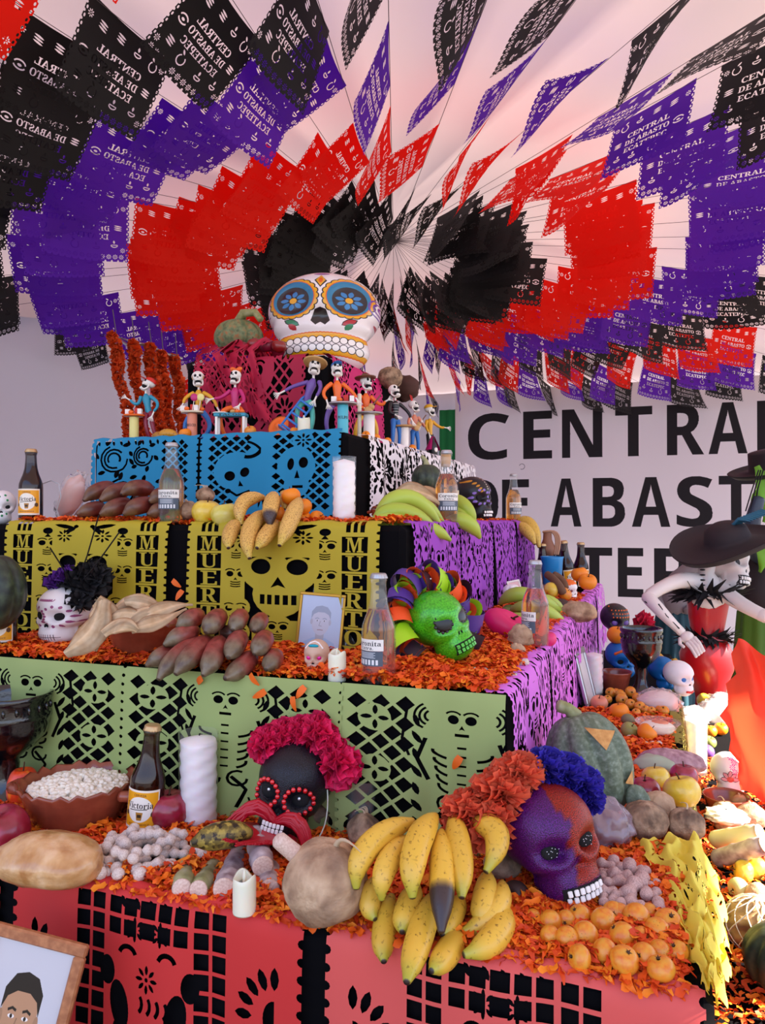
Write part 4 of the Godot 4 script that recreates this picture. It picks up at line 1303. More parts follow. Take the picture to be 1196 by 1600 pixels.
	for i in 90:
		var t := i / 89.0 * 2.0 - 1.0
		var s0 := sk_at(t * .16, .15 + .02 * cos(t * 5.0), .01)
		var ln := hr.randf_range(.75, 1.1)
		hb.tube(arc3(s0, Vector3(t * .27 - .03, .17, s0.z + .17), Vector3(t * .30 - .16 + hr.randf_range(-.04, .04), .19 + .05 * absf(t), s0.z + .26 + .36 * ln * (1.0 - .45 * t * t)), 7), [.040, .046, .046, .042, .036, .028, .018, .006], 5)
	for i in 60:
		var s := -1.0 if i % 2 else 1.0
		var s0 := sk_at(s * hr.randf_range(.0, .06), .285 + hr.randf_range(-.03, .03), .02)
		hb.tube(arc3(s0, s0 + Vector3(s * .24, .03 + hr.randf_range(-.03, .05), .06), s0 + Vector3(s * hr.randf_range(.34, .52), -.24 - hr.randf_range(0, .30), .02), 6), [.022, .028, .028, .024, .018, .012, .005], 5)
	part("beard", hb, M.hair_red, sk)
	for row in 2:
		for i in 6:
			part("tooth", MB.new().at(sk_at(-.09 + i * .036 + .01, .27 - row * .045, .11), rot(0, -18 + i * 7, 0)).box(Vector3.ZERO, Vector3(.030, .040, .02), .005), M.tooth, sk)
	part("ear_loop", MB.new().tube(arc3(Vector3(.36, .62, .12), Vector3(.42, .3, .14), Vector3(.34, .08, .2), 8), .007, 6), M.ivory, sk, "cream cord hanging beside the skull")
	# ---- small things in front
	led_candle("small white electric candle on the front edge before the sugar cane", Vector3(-0.5266, 0.969, -0.9275), .0158, .049)
	var gw := thing("water_glass", "clear glass of water with marigold petals behind the grey onion-like root", "glass", Vector3(-0.4712, 0.965, -1.2268))
	var gp := [Vector2(0, 0), Vector2(.026, 0), Vector2(.028, .005), Vector2(.034, .075), Vector2(.036, .10), Vector2(.0345, .0995), Vector2(.031, .05), Vector2(.026, .012), Vector2(0, .010)]
	part("glass", MB.new().lathe(gp, 24, Vector3.ZERO, func(p, u, w): return Vector3(p.x * (1.0 + .025 * cos(u * TAU * 10.0)), p.y, p.z * (1.0 + .025 * cos(u * TAU * 10.0)))), M.clear_glass, gw)
	part("water", MB.new().lathe([Vector2(0, .011), Vector2(.025, .012), Vector2(.0315, .066), Vector2(.03, .067), Vector2(0, .067)], 24), M.water, gw)
	for k in 3: part("petal", MB.new().ell(Vector3(-.012 + k * .011, .069, .006 * (k % 2)), Vector3(.008, .0015, .004), 8, 4), mat("f07a12", .6), gw)
	jicama("huge round brown jicama with a pale cut stump, left of the big bananas", Vector3(-0.4173, 1.018, -0.9487), .0575, 3, M.jicama, 1, true, .92)
	jicama("brown pear-shaped jicama behind the big bananas, right of the water glass", Vector3(-0.4131, 0.995, -1.2722), .034, 5, M.jicama, 2)
	jicama("small grey onion-like root in front of the water glass", Vector3(-0.4499, 0.993, -1.183), .0300, 7, M.jicama_dark, 3)
	jicama("dark brown root in shadow between the black skull and the big jicama", Vector3(-0.5506, 0.995, -1.2297), .034, 9, M.jicama_dark, 1)
	jicama("brown root between the big bananas and the purple skull", Vector3(-0.2129, 0.991, -1.1425), .030, 13, M.jicama_dark, 0)
	put_apple("avocado", "dark avocado lying low between the bananas and the purple skull", M.avocado, Vector3(-0.1839, 0.983, -1.0672), .02, Vector3(70, 0, 20))
	# ---- the big hand of bananas
	var yl := [hexc("e2b23c"), hexc("a8a838"), hexc("2e2020"), hexc("c49a3a")]
	bunch("banana_bunch", "big hand of ripe yellow bananas spilling over the front edge", "bananas", Vector3(-0.2917, 1.0478, -1.0424), [
		[Vector3(-0.3211, 1.0797, -1.032), Vector3(-0.3571, 1.0712, -0.9556), Vector3(-0.362, 1.0302, -0.9221), .0168], [Vector3(-0.3222, 1.0607, -1.021), Vector3(-0.3284, 1.0558, -0.9446), Vector3(-0.3279, 1.0213, -0.9235), .0155],
		[Vector3(-0.2917, 1.0868, -1.0424), Vector3(-0.2934, 1.0747, -0.9569), Vector3(-0.2854, 1.0334, -0.9173), .0185], [Vector3(-0.278, 1.0735, -1.026), Vector3(-0.2576, 1.0471, -0.9537), Vector3(-0.244, 1.0069, -0.9002), .0165, .42],
		[Vector3(-0.2706, 1.0847, -1.0605), Vector3(-0.2446, 1.0595, -0.9955), Vector3(-0.2304, 1.0286, -0.9474), .0172], [Vector3(-0.2455, 1.0779, -1.0588), Vector3(-0.2052, 1.0741, -1.0412), Vector3(-0.21, 1.0423, -0.9971), .0175],
		[Vector3(-0.3486, 1.0264, -0.9692), Vector3(-0.3528, 1.0042, -0.9465), Vector3(-0.3397, 0.9913, -0.9299), .0145], [Vector3(-0.3006, 1.0138, -0.9862), Vector3(-0.3013, 1.0002, -0.9436), Vector3(-0.2974, 0.991, -0.9131), .0170],
		[Vector3(-0.3326, 1.0011, -0.9749), Vector3(-0.3282, 0.9759, -0.934), Vector3(-0.3156, 0.9605, -0.896), .0165], [Vector3(-0.2787, 1.0059, -0.9834), Vector3(-0.2744, 0.9893, -0.9107), Vector3(-0.2693, 0.9742, -0.8435), .0178],
		[Vector3(-0.2446, 1.0011, -1.006), Vector3(-0.2482, 0.9896, -0.9623), Vector3(-0.2504, 0.9878, -0.9297), .0145], [Vector3(-0.2376, 0.973, -0.9767), Vector3(-0.2401, 0.9754, -0.9122), Vector3(-0.2467, 0.9778, -0.8674), .0160],
		[Vector3(-0.2188, 1.017, -1.047), Vector3(-0.2103, 1.0058, -0.9864), Vector3(-0.2145, 0.9892, -0.9637), .0170], [Vector3(-0.1961, 1.0133, -1.0338), Vector3(-0.196, 1.0002, -0.9808), Vector3(-0.2331, 0.9814, -0.9518), .0145],
		[Vector3(-0.1932, 0.9934, -1.0137), Vector3(-0.1878, 0.9862, -0.9519), Vector3(-0.2181, 0.9795, -0.9094), .0180]], M.banana, yl)
	# ---- purple and red skull
	var vs := skull("glitter skull, half purple and half red, with coral and blue flowers", Vector3(-0.1171, 0.969, -1.0547) + Vector3(-.005, -.004, -.062), .160, Vector3(-16, 22, 9), M.glit, {eye_s = .86, nose = false, teeth = 7, teeth_w = .155, teeth_y = .14, jaw = 1.12,
		tint = func(u, w, p): return hexc("c2301c") if p.x > -.02 + .03 * sin(p.y * 20.0) and p.y > .22 else hexc("6d1a86")})
	vs.rotation_degrees = Vector3(-14, 38, 10)
	vs.scale = Vector3(.18, .160, .17)
	var bd := MB.new()
	for s in [-1.0, 1.0]:
		for i in 11:
			var a := i * 2.4
			var q := sqrt(i / 11.0)
			bd.ell(sk_at(s * .155 + cos(a) * .055 * q, .51 + sin(a) * .055 * q, .050), Vector3(.0045, .0045, .004), 6, 4)
	part("eye_beads", bd, M.rhine, vs)
	var cf := flower(1.0, 260, 8, .35, .17)
	for q in [[-.42, .82, -.08, .30, 0], [-.30, 1.0, -.04, .27, 0], [-.10, 1.10, -.06, .24, 0], [-.58, .92, -.10, .24, 0], [.16, 1.08, -.08, .22, 1], [.32, .98, -.08, .22, 1], [.44, .84, -.06, .20, 1], [.46, .70, -.04, .15, 1]]:
		var p := part("flower", cf, M.petal_blue if q[4] else M.petal_coral, vs)
		p.position = Vector3(q[0], q[1], q[2]); p.scale = Vector3.ONE * q[3]
	# ---- plastic bag behind it
	var bag := MB.new()
	bag.grid(30, 20, func(u, w):
		var d := Vector3(sin(w * PI) * cos(u * TAU), cos(w * PI), sin(w * PI) * sin(u * TAU))
		var k := 1.0 + .16 * sin(d.x * 9.0 + d.y * 5.0) * sin(d.z * 8.0 + d.y * 3.0)
		return d * Vector3(.055, .040, .05) * k, true)
	one("plastic_bag", "clear plastic bag of dark bread behind the blue flowers", "bag", bag, mat("c9b4c4", .12, {alpha = .34, two = 1}), Vector3(-0.0912, 1.005, -1.3142))
	one("dark_bread", "dark bread roll inside the clear plastic bag", "bread", lump(Vector3(.042, .028, .038), 12, .06), mat("6a4438", .6), Vector3(-0.0884, 0.999, -1.3173))
	# ---- peanuts by the skull and the pile of orange fruit
	pile("peanut", "brown peanut in its shell beside the purple and red skull", "peanut", "peanuts beside the purple skull", [[Vector3(-0.0711, 0.98, -1.1898), 0.0094], [Vector3(-0.0559, 0.9814, -1.1961), 0.0109], [Vector3(-0.0388, 0.9821, -1.1965), 0.0115], [Vector3(-0.0492, 0.9824, -1.1595), 0.0119], [Vector3(-0.021, 0.9829, -1.1491), 0.0124], [Vector3(-0.0331, 0.9833, -1.1179), 0.0128], [Vector3(-0.0643, 0.9798, -1.1601), 0.0091], [Vector3(-0.0696, 0.9796, -1.1354), 0.009], [Vector3(-0.0646, 0.9807, -1.1052), 0.0101], [Vector3(-0.0486, 0.98, -1.1051), 0.0093], [Vector3(-0.0343, 0.9793, -1.1046), 0.0086], [Vector3(-0.0141, 0.9806, -1.116), 0.01], [Vector3(-0.0508, 0.9798, -1.0837), 0.0092], [Vector3(-0.0048, 0.9789, -1.1523), 0.0082], [Vector3(-0.0182, 0.9798, -1.1843), 0.0092], [Vector3(-0.042, 0.9803, -1.1437), 0.0097], [Vector3(-0.0747, 0.9785, -1.1634), 0.0078], [Vector3(-0.0683, 0.9786, -1.087), 0.0079], [Vector3(-0.0276, 0.9798, -1.0852), 0.0091], [Vector3(0.0014, 0.9798, -1.0955), 0.0091], [Vector3(-0.0032, 0.9787, -1.1239), 0.008], [Vector3(-0.0583, 0.9796, -1.1394), 0.009], [Vector3(-0.0284, 0.9799, -1.1887), 0.0093]], pm, mat(Color.WHITE, .8, {tex = noise_tex(.03, ["a08078", "c49e94", "d4b4a8"], [.2, .5, .8], 24), tri = .8, rim = .2}), false, .010, 1.5)
	pile("hawthorn_fruit", "small orange hawthorn fruit in the pile at the front right corner", "fruit", "orange fruit piled at the corner", [[Vector3(-0.153, 0.9764, -1.02), 0.0118], [Vector3(-0.1303, 0.9789, -1.0144), 0.0145], [Vector3(-0.1118, 0.9772, -1.0277), 0.0127], [Vector3(-0.0961, 0.9791, -1.041), 0.0147], [Vector3(-0.1262, 0.9773, -0.9822), 0.0128], [Vector3(-0.1052, 0.979, -0.9806), 0.0145], [Vector3(-0.0844, 0.9805, -0.9938), 0.0161], [Vector3(-0.087, 0.9794, -0.9414), 0.015], [Vector3(-0.0649, 0.9813, -1.0328), 0.017], [Vector3(-0.0545, 0.9792, -1.0634), 0.0148], [Vector3(-0.0593, 0.9796, -0.9643), 0.0152], [Vector3(-0.0414, 0.9813, -1.0044), 0.017], [Vector3(-0.0365, 0.9815, -0.9501), 0.0172], [Vector3(-0.0253, 0.9826, -1.0537), 0.0183], [Vector3(-0.0187, 0.9784, -1.0123), 0.0139], [Vector3(-0.0152, 0.98, -0.9684), 0.0156], [Vector3(-0.0002, 0.9809, -1.0317), 0.0166], [Vector3(0.013, 0.9824, -1.055), 0.0181], [Vector3(0.0025, 0.978, -0.9894), 0.0135], [Vector3(0.0218, 0.9785, -0.9951), 0.0141], [Vector3(0.0036, 0.9807, -0.9478), 0.0163], [Vector3(-0.0468, 0.9786, -1.0641), 0.0141], [Vector3(-0.0107, 0.9774, -1.0826), 0.0129], [Vector3(-0.0309, 0.977, -1.0379), 0.0125]], [fruit(1.0, .92, .08), fruit(1.0, .86, .12), fruit(1.0, .98, .06)], M.tejo, true, .004)

func ribbon_loop(cols: Array, parent: Node3D, at: Vector3, out: Vector3, size: float, spin: float) -> void:
	# a folded ribbon standing out from the head as a loop
	var side := out.cross(Vector3.UP if absf(out.y) < .8 else Vector3.RIGHT).normalized().rotated(out, spin)
	var wdir := out.cross(side)
	for k in cols.size():
		var m := MB.new()
		var s := size * (1.0 - .22 * k)
		m.grid(4, 14, func(u, w):
			var a: float = lerpf(-2.6, 2.6, w)
			return at + out * s * (.52 + .5 * cos(a)) + side * s * .34 * sin(a) + wdir * (u - .5) * s * .62)
		part("ribbon_loop", m, cols[k], parent)

func build_tier2() -> void:
	rng.seed = 202
	bottle("dark", "brown beer bottle with yellow label cut off by the left edge", Vector3(-1.3266, 1.222, -1.297), 20)
	one("dark_squash", "big dark green squash at the left edge beside the white skull", "squash", squash_fruit(Vector3(.070, .085, .070), 10, .10), M.squash_dark, Vector3(-1.3137, 1.3486, -1.2534))
	# white skull with black and violet flowers, looking left
	var dab := Cut.new(512, 600, hexc("f1eded"), .9, 1.05)
	dab.off = Vector2(.45, 0)
	for s in [-1.0, 1.0]:
		for i in 11:
			var d := Vector2.from_angle(i * TAU / 11)
			dab.leaf(Vector2(s * .155, .54) + d * .135, Vector2(s * .155, .54) + d * .19, .022, hexc("9a4a78"))
		for i in 7: dab.arc(s * .02 + (i - 3) * .03, .26, .03, 0, 180, .012, hexc("9a4a78"))
	for i in 9: dab.line([Vector2(-.14 + i * .035, .83), Vector2(-.14 + i * .035, .93)], .009, hexc("50464c"))
	dab.line([Vector2(-.2, .88), Vector2(.2, .88)], .009, hexc("50464c"))
	for k in 2: dab.line([Vector2(.26, .84 + k * .06), Vector2(.36, .86 + k * .06)], .010, hexc("50464c"))
	var ws := skull("white skull with black and violet flowers on its crown, facing left", Vector3(-1.2564, 1.22, -1.3704) + Vector3(0, 0, -.040), .118, Vector3(0, -4, 0), mat(Color.WHITE, .4, {tex = dab.tex()}), {jaw = 1.12, eye_s = 1.05})
	ws.scale = Vector3(.158, .134, .16)
	var bf := flower(1.0, 46, 12, .6, .52)
	for q in [[.18, 1.05, .0, .26, 0], [.40, .98, -.05, .26, 0], [.30, 1.18, -.12, .26, 0], [.05, 1.14, .05, .20, 1], [-.08, 1.04, .12, .17, 1], [.36, .76, .12, .2, 0], [-.32, 1.0, -.15, .22, 0], [.50, 1.16, -.1, .2, 0]]:
		var p := part("flower", bf, M.petal_violet if q[4] else M.petal_black, ws)
		p.position = Vector3(q[0], q[1], q[2]); p.scale = Vector3.ONE * q[3]
	var stick := MB.new()
	var base: Vector3 = ws.position + Vector3(.02, .12, 0)
	for q in [Vector3(-1.0748, 1.5078, -1.2955), Vector3(-1.0353, 1.4738, -1.3095), Vector3(-1.1831, 1.4417, -1.2784)]: stick.tube([base, (base + q) / 2 + Vector3(.004, 0, 0), q], .0016, 5)
	part("twig", stick, M.black, ws).transform = ws.transform.affine_inverse()
	# corn husks and bowl
	var hk := thing("corn_husk", "single dry corn husk standing on end beside the white skull", "corn husk", Vector3(-1.1385, 1.22, -1.3418))
	var ho := Vector3(-1.1385, 1.22, -1.3418)
	part("husk", husk([Vector3(-0.9903, 1.3444, -1.2088) - ho, Vector3(-0.9854, 1.2955, -1.1681) - ho, Vector3(-1.0215, 1.2536, -1.1447) - ho], .062), M.husk, hk)
	part("husk", husk([Vector3(-1.0109, 1.3458, -1.2121) - ho, Vector3(-0.9925, 1.3141, -1.208) - ho, Vector3(-0.9923, 1.2532, -1.1868) - ho], .055, 2), M.husk, hk)
	clay_bowl("reddish glazed clay bowl full of corn husks behind the dark red bananas", Vector3(-0.9957, 1.22, -1.3041) + Vector3(0, 0, -.035), .076, .066, false, .03)
	var hu := thing("corn_husk", "folded dry corn husks lying in the reddish clay bowl", "corn husk", Vector3(-0.9957, 1.22, -1.3041))
	var hp := Vector3(-0.9957, 1.22, -1.3041)
	for q in [[Vector3(-0.9947, 1.3019, -1.2072), Vector3(-0.9394, 1.3202, -1.2056), Vector3(-0.9008, 1.3129, -1.2405)], [Vector3(-0.9497, 1.2941, -1.1913), Vector3(-0.9152, 1.3238, -1.2248), Vector3(-0.8935, 1.3227, -1.2749)], [Vector3(-0.9719, 1.3412, -1.2471), Vector3(-0.9368, 1.3412, -1.2595), Vector3(-0.8982, 1.314, -1.2732)], [Vector3(-1.0011, 1.3165, -1.2368), Vector3(-0.973, 1.3391, -1.2679), Vector3(-0.9339, 1.3291, -1.2818)], [Vector3(-0.9152, 1.2955, -1.1929), Vector3(-0.8829, 1.313, -1.2256), Vector3(-0.8608, 1.3264, -1.2865)], [Vector3(-0.9586, 1.2911, -1.1669), Vector3(-0.9277, 1.3087, -1.1779), Vector3(-0.8978, 1.2969, -1.1885)], [Vector3(-0.9168, 1.3046, -1.2136), Vector3(-0.8897, 1.3336, -1.255), Vector3(-0.8604, 1.3328, -1.3078)]]:
		part("husk", husk([q[0] - hp, q[1] - hp, q[2] - hp], .036, int(q[0].x * 90)), M.husk, hu)
	# dark red bananas
	var rc := [hexc("96423a"), hexc("766a54"), hexc("4a3c32"), hexc("6a463a")]
	var rb := bunch("red_banana_bunch", "bunch of dark red bananas in front of the bowl of corn husks", "bananas", Vector3(-0.7892, 1.22, -1.2637), [
		[Vector3(-0.8513, 1.2551, -1.2474), Vector3(-0.8523, 1.2513, -1.2046), Vector3(-0.8697, 1.2363, -1.1772), .0180], [Vector3(-0.8013, 1.2732, -1.2651), Vector3(-0.8141, 1.2548, -1.1969), Vector3(-0.8246, 1.2203, -1.1507), .0190], [Vector3(-0.7899, 1.2768, -1.2691), Vector3(-0.7845, 1.2588, -1.1968), Vector3(-0.7902, 1.2312, -1.1523), .0200],
		[Vector3(-0.7751, 1.2768, -1.2743), Vector3(-0.7444, 1.2571, -1.2004), Vector3(-0.7395, 1.231, -1.1597), .0200], [Vector3(-0.6952, 1.2559, -1.2602), Vector3(-0.6971, 1.2378, -1.2171), Vector3(-0.704, 1.2255, -1.1722), .0190], [Vector3(-0.6623, 1.2519, -1.2825), Vector3(-0.6502, 1.2473, -1.2443), Vector3(-0.6467, 1.2371, -1.2137), .0180],
		[Vector3(-0.7376, 1.2852, -1.2876), Vector3(-0.7182, 1.2732, -1.2309), Vector3(-0.7093, 1.2584, -1.1916), .0195], [Vector3(-0.6921, 1.2828, -1.3037), Vector3(-0.6735, 1.2755, -1.2467), Vector3(-0.6707, 1.2623, -1.2158), .0190], [Vector3(-0.815, 1.2912, -1.2602), Vector3(-0.8261, 1.2873, -1.2245), Vector3(-0.8452, 1.2716, -1.1965), .0180],
		[Vector3(-0.8315, 1.3165, -1.2968), Vector3(-0.8241, 1.313, -1.2464), Vector3(-0.835, 1.3014, -1.2213), .0185], [Vector3(-0.793, 1.3165, -1.3105), Vector3(-0.7769, 1.3095, -1.2525), Vector3(-0.7739, 1.2949, -1.2217), .0200], [Vector3(-0.7556, 1.3189, -1.3237), Vector3(-0.7394, 1.3106, -1.2764), Vector3(-0.7329, 1.2981, -1.2469), .0175], [Vector3(-0.7181, 1.3115, -1.337), Vector3(-0.7081, 1.3045, -1.2981), Vector3(-0.7013, 1.2943, -1.2687), .0165]], M.red_banana, rc, "red_banana")
	# gold frame under a pane of glass
	var fp := Vector3(-0.6557, 1.22, -1.4321)
	var gf := frame("gold framed pale portrait of a man behind the small pink-eyed skull", fp + Vector3(-.005, 0, -.03), .098, .128, .006, Vector3(-9, 12, -4), M.gold, portrait("7d7f90", "cbbfc6", "b6c4dc", "8fb0d8", .45))
	part("glass_sheet", MB.new().box(Vector3(.035, .070, -.02), Vector3(.125, .14, .003), .001), M.clear_glass, gf, "clear sheet of glass standing behind the frame")
	var ss := skull("small beige sugar skull with pink foil eyes and a blue foil patch", Vector3(-0.5838, 1.22, -1.2669) + Vector3(0, 0, -.022), .062, Vector3(0, 8, 0), mat("cfae98", .6), {eye_s = .8, eye_m = mat("e0249a", .25, {metal = .5}), jaw = 1.2, teeth = 0})
	part("foil_patch", MB.new().ell(sk_at(.0, .86, -.005), Vector3(.16, .05, .05), 14, 8), mat("1b9fb5", .25, {metal = .5}), ss)
	part("icing", MB.new().tube([sk_at(-.26, .78, .01), sk_at(-.12, .93, .01), sk_at(0, .97, .01), sk_at(.12, .93, .01), sk_at(.26, .78, .01)], .025, 6), M.sugar, ss)
	part("icing", MB.new().tube([sk_at(-.1, .14, .01), sk_at(0, .13, .01), sk_at(.1, .14, .01)], .03, 6), M.sugar, ss)
	led_candle("small white electric candle right of the pink-eyed sugar skull", Vector3(-0.5234, 1.22, -1.2416), .0158, .049)
	pile("kumquat", "small orange fruit between the white candle and the clear bottle", "fruit", "small orange fruit by the clear bottle", [[Vector3(-0.5381, 1.2318, -1.3462), 0.0123], [Vector3(-0.4989, 1.2312, -1.285), 0.0117], [Vector3(-0.5143, 1.2299, -1.2775), 0.0103], [Vector3(-0.5354, 1.23, -1.3893), 0.0104], [Vector3(-0.5711, 1.2289, -1.4392), 0.0093], [Vector3(-0.5301, 1.2297, -1.3506), 0.0101]], [fruit(1.0, .95, .06)], M.tejo, true)
	bottle("clear", "clear bottle of pale beer standing right of the gold frame", Vector3(-0.4517, 1.22, -1.2558), -25, .187)
	# green skull in a ruff of ribbons
	var gs := skull("glossy green skull with a ruff of orange, purple and lime ribbons", Vector3(-0.3556, 1.22, -1.3848) + Vector3(-.005, .012, -.05), .142, Vector3(-16, 50, 20), M.green_skull, {eye_s = .01, teeth = 0, nose = false, jaw = 1.2, dent = .5})
	for s in [-1.0, 1.0]:
		var em := MB.new()
		var c := sk_at(s * .155, .55, .012, 1.2, .5)
		em.ell(c, Vector3(.12, .115, .024), 20, 8, rot(0, s * 22, 0))
		for i in 12: em.ell(c + Basis.from_euler(Vector3(0, s * .38, 0)) * Vector3(cos(i * TAU / 12) * .12, sin(i * TAU / 12) * .115, .0), Vector3(.028, .028, .014), 8, 5)
		part("eye_patch", em, mat("0b0b12", .25), gs)
		part("nostril", MB.new().ell(sk_at(s * .022, .36, .004, 1.2, .5), Vector3(.012, .035, .012), 8, 6, rot(0, 0, s * 15)), M.black, gs)
	var gm := MB.new()
	gm.grid(14, 4, func(u, w): return sk_at(lerpf(-.17, .17, u), .17 + lerpf(.07, -.07, w), .010, 1.2, .5))
	part("mouth", gm, M.black, gs)
	for row in 2:
		for i in 6: part("tooth", MB.new().at(sk_at(-.14 + i * .056, .20 - row * .062, .016, 1.2, .5), rot(0, (-.14 + i * .056) * 200, 0)).box(Vector3.ZERO, Vector3(.044, .050, .014), .006), M.green_skull, gs)
	var rbm := [mat("f2541b", .5, {two = 1, rim = .3}), mat("4c2a86", .5, {two = 1, rim = .3}), mat("a6d818", .5, {two = 1, rim = .3}), mat("2a1626", .5, {two = 1})]
	for i in 23:
		var a := lerpf(-2.35, 2.3, i / 22.0)
		var d := Vector3(sin(a), cos(a), -.12).normalized()
		var pc := Vector3(0, .55, -.06) + Vector3(sin(a) * .36, cos(a) * .42, 0)
		var set: Array = [[rbm[1], rbm[2]], [rbm[0], rbm[2]], [rbm[3], rbm[0]], [rbm[1], rbm[0]], [rbm[2], rbm[0]]][i % 5]
		ribbon_loop(set, gs, pc, d, .40 + .06 * sin(i * 2.0), .6 + .9 * (i % 2))
		if i % 4 == 1: part("rhinestone", MB.new().ell(pc + d * .20 + Vector3(0, 0, .07), Vector3(.014, .014, .01), 8, 6), M.rhine, gs)
	# foil sweets, roots, fruit on the side tread
	var sw := lump(Vector3(1.0, .62, .7), 3, .25, 3.0, 12, 8)
	pile("wrapped_sweet", "silver wrapped sweet in the heap under the green skull's chin", "sweet", "silver wrapped sweets", [[Vector3(-0.3089, 1.2293, -1.3627), 0.0097], [Vector3(-0.305, 1.2295, -1.4012), 0.0099], [Vector3(-0.286, 1.2292, -1.3618), 0.0096], [Vector3(-0.2892, 1.2289, -1.4201), 0.0093], [Vector3(-0.2721, 1.2286, -1.3702), 0.009], [Vector3(-0.3236, 1.2283, -1.4117), 0.0086], [Vector3(-0.2656, 1.2287, -1.3907), 0.0091], [Vector3(-0.2561, 1.2266, -1.3773), 0.0069], [Vector3(-0.235, 1.2271, -1.3549), 0.0074], [Vector3(-0.2816, 1.2284, -1.4462), 0.0087]], [sw], M.foil)
	var k := 0
	for q in [[[[Vector3(-0.2761, 1.2464, -1.6765), 0.0275]], "knobbly beige root right of the green skull's ribbons"], [[[Vector3(-0.2655, 1.2357, -1.5648), 0.0164]], "small knobbly beige root in front of the larger one"]]:
		one("ginger_root", q[1], "root", lump(Vector3(q[0][0][1], q[0][0][1] * .95, q[0][0][1] * .9), 31 + k, .16, 3.0), M.jicama, q[0][0][0])
		k += 1
	pile("round_nut", "small pale round root in the row below the beige roots", "root", "small pale roots", [[Vector3(-0.256, 1.2284, -1.4553), 0.0087], [Vector3(-0.2465, 1.2284, -1.4587), 0.0087], [Vector3(-0.235, 1.2284, -1.4728), 0.0088], [Vector3(-0.2677, 1.2273, -1.5329), 0.0076]], [lump(Vector3.ONE, 8, .08)], M.peanut)
	bottle("clear", "clear bottle of pale beer on the side tread, right of the green skull", Vector3(-0.249, 1.224, -1.7012), -50, .187)
	put_apple("dragon_fruit", "bright pink fruit lying behind the green skull's ribbons", mat("d81a66", .4), Vector3(-0.3285, 1.25, -1.8165), .04, Vector3(20, 0, -30)).scale = Vector3(.062, .036, .04)
	put_apple("pink_ball", "small bright pink fruit behind the clear bottle on the side tread", mat("dd2a70", .4), Vector3(-0.2263, 1.238, -1.7279), .020)
	one("garlic", "white garlic bulb above the pink fruit on the side tread", "garlic", squash_fruit(Vector3(.026, .022, .026), 7, .12), M.sugar, Vector3(-0.3915, 1.2944, -2.2165))
	var gn := [hexc("a8c04a"), hexc("8fae3c"), hexc("6a7a34"), hexc("9aa850")]
	bunch("green_plantain_bunch", "bunch of green plantains on the side tread behind the clear bottle", "bananas", Vector3(-0.2691, 1.22, -1.982), [
		[Vector3(-0.4188, 1.2635, -2.1855), Vector3(-0.3371, 1.2892, -2.1721), Vector3(-0.2372, 1.2199, -2.2499), .0215], [Vector3(-0.381, 1.25, -2.1565), Vector3(-0.2967, 1.2569, -2.1227), Vector3(-0.2274, 1.1958, -2.1897), .0200], [Vector3(-0.3755, 1.2304, -2.2858), Vector3(-0.3132, 1.2625, -2.3078), Vector3(-0.2551, 1.2224, -2.3496), .019], [Vector3(-0.3905, 1.2319, -2.1107), Vector3(-0.3183, 1.2249, -2.0939), Vector3(-0.2625, 1.191, -2.1348), .019]], M.plantain, gn, "plantain")

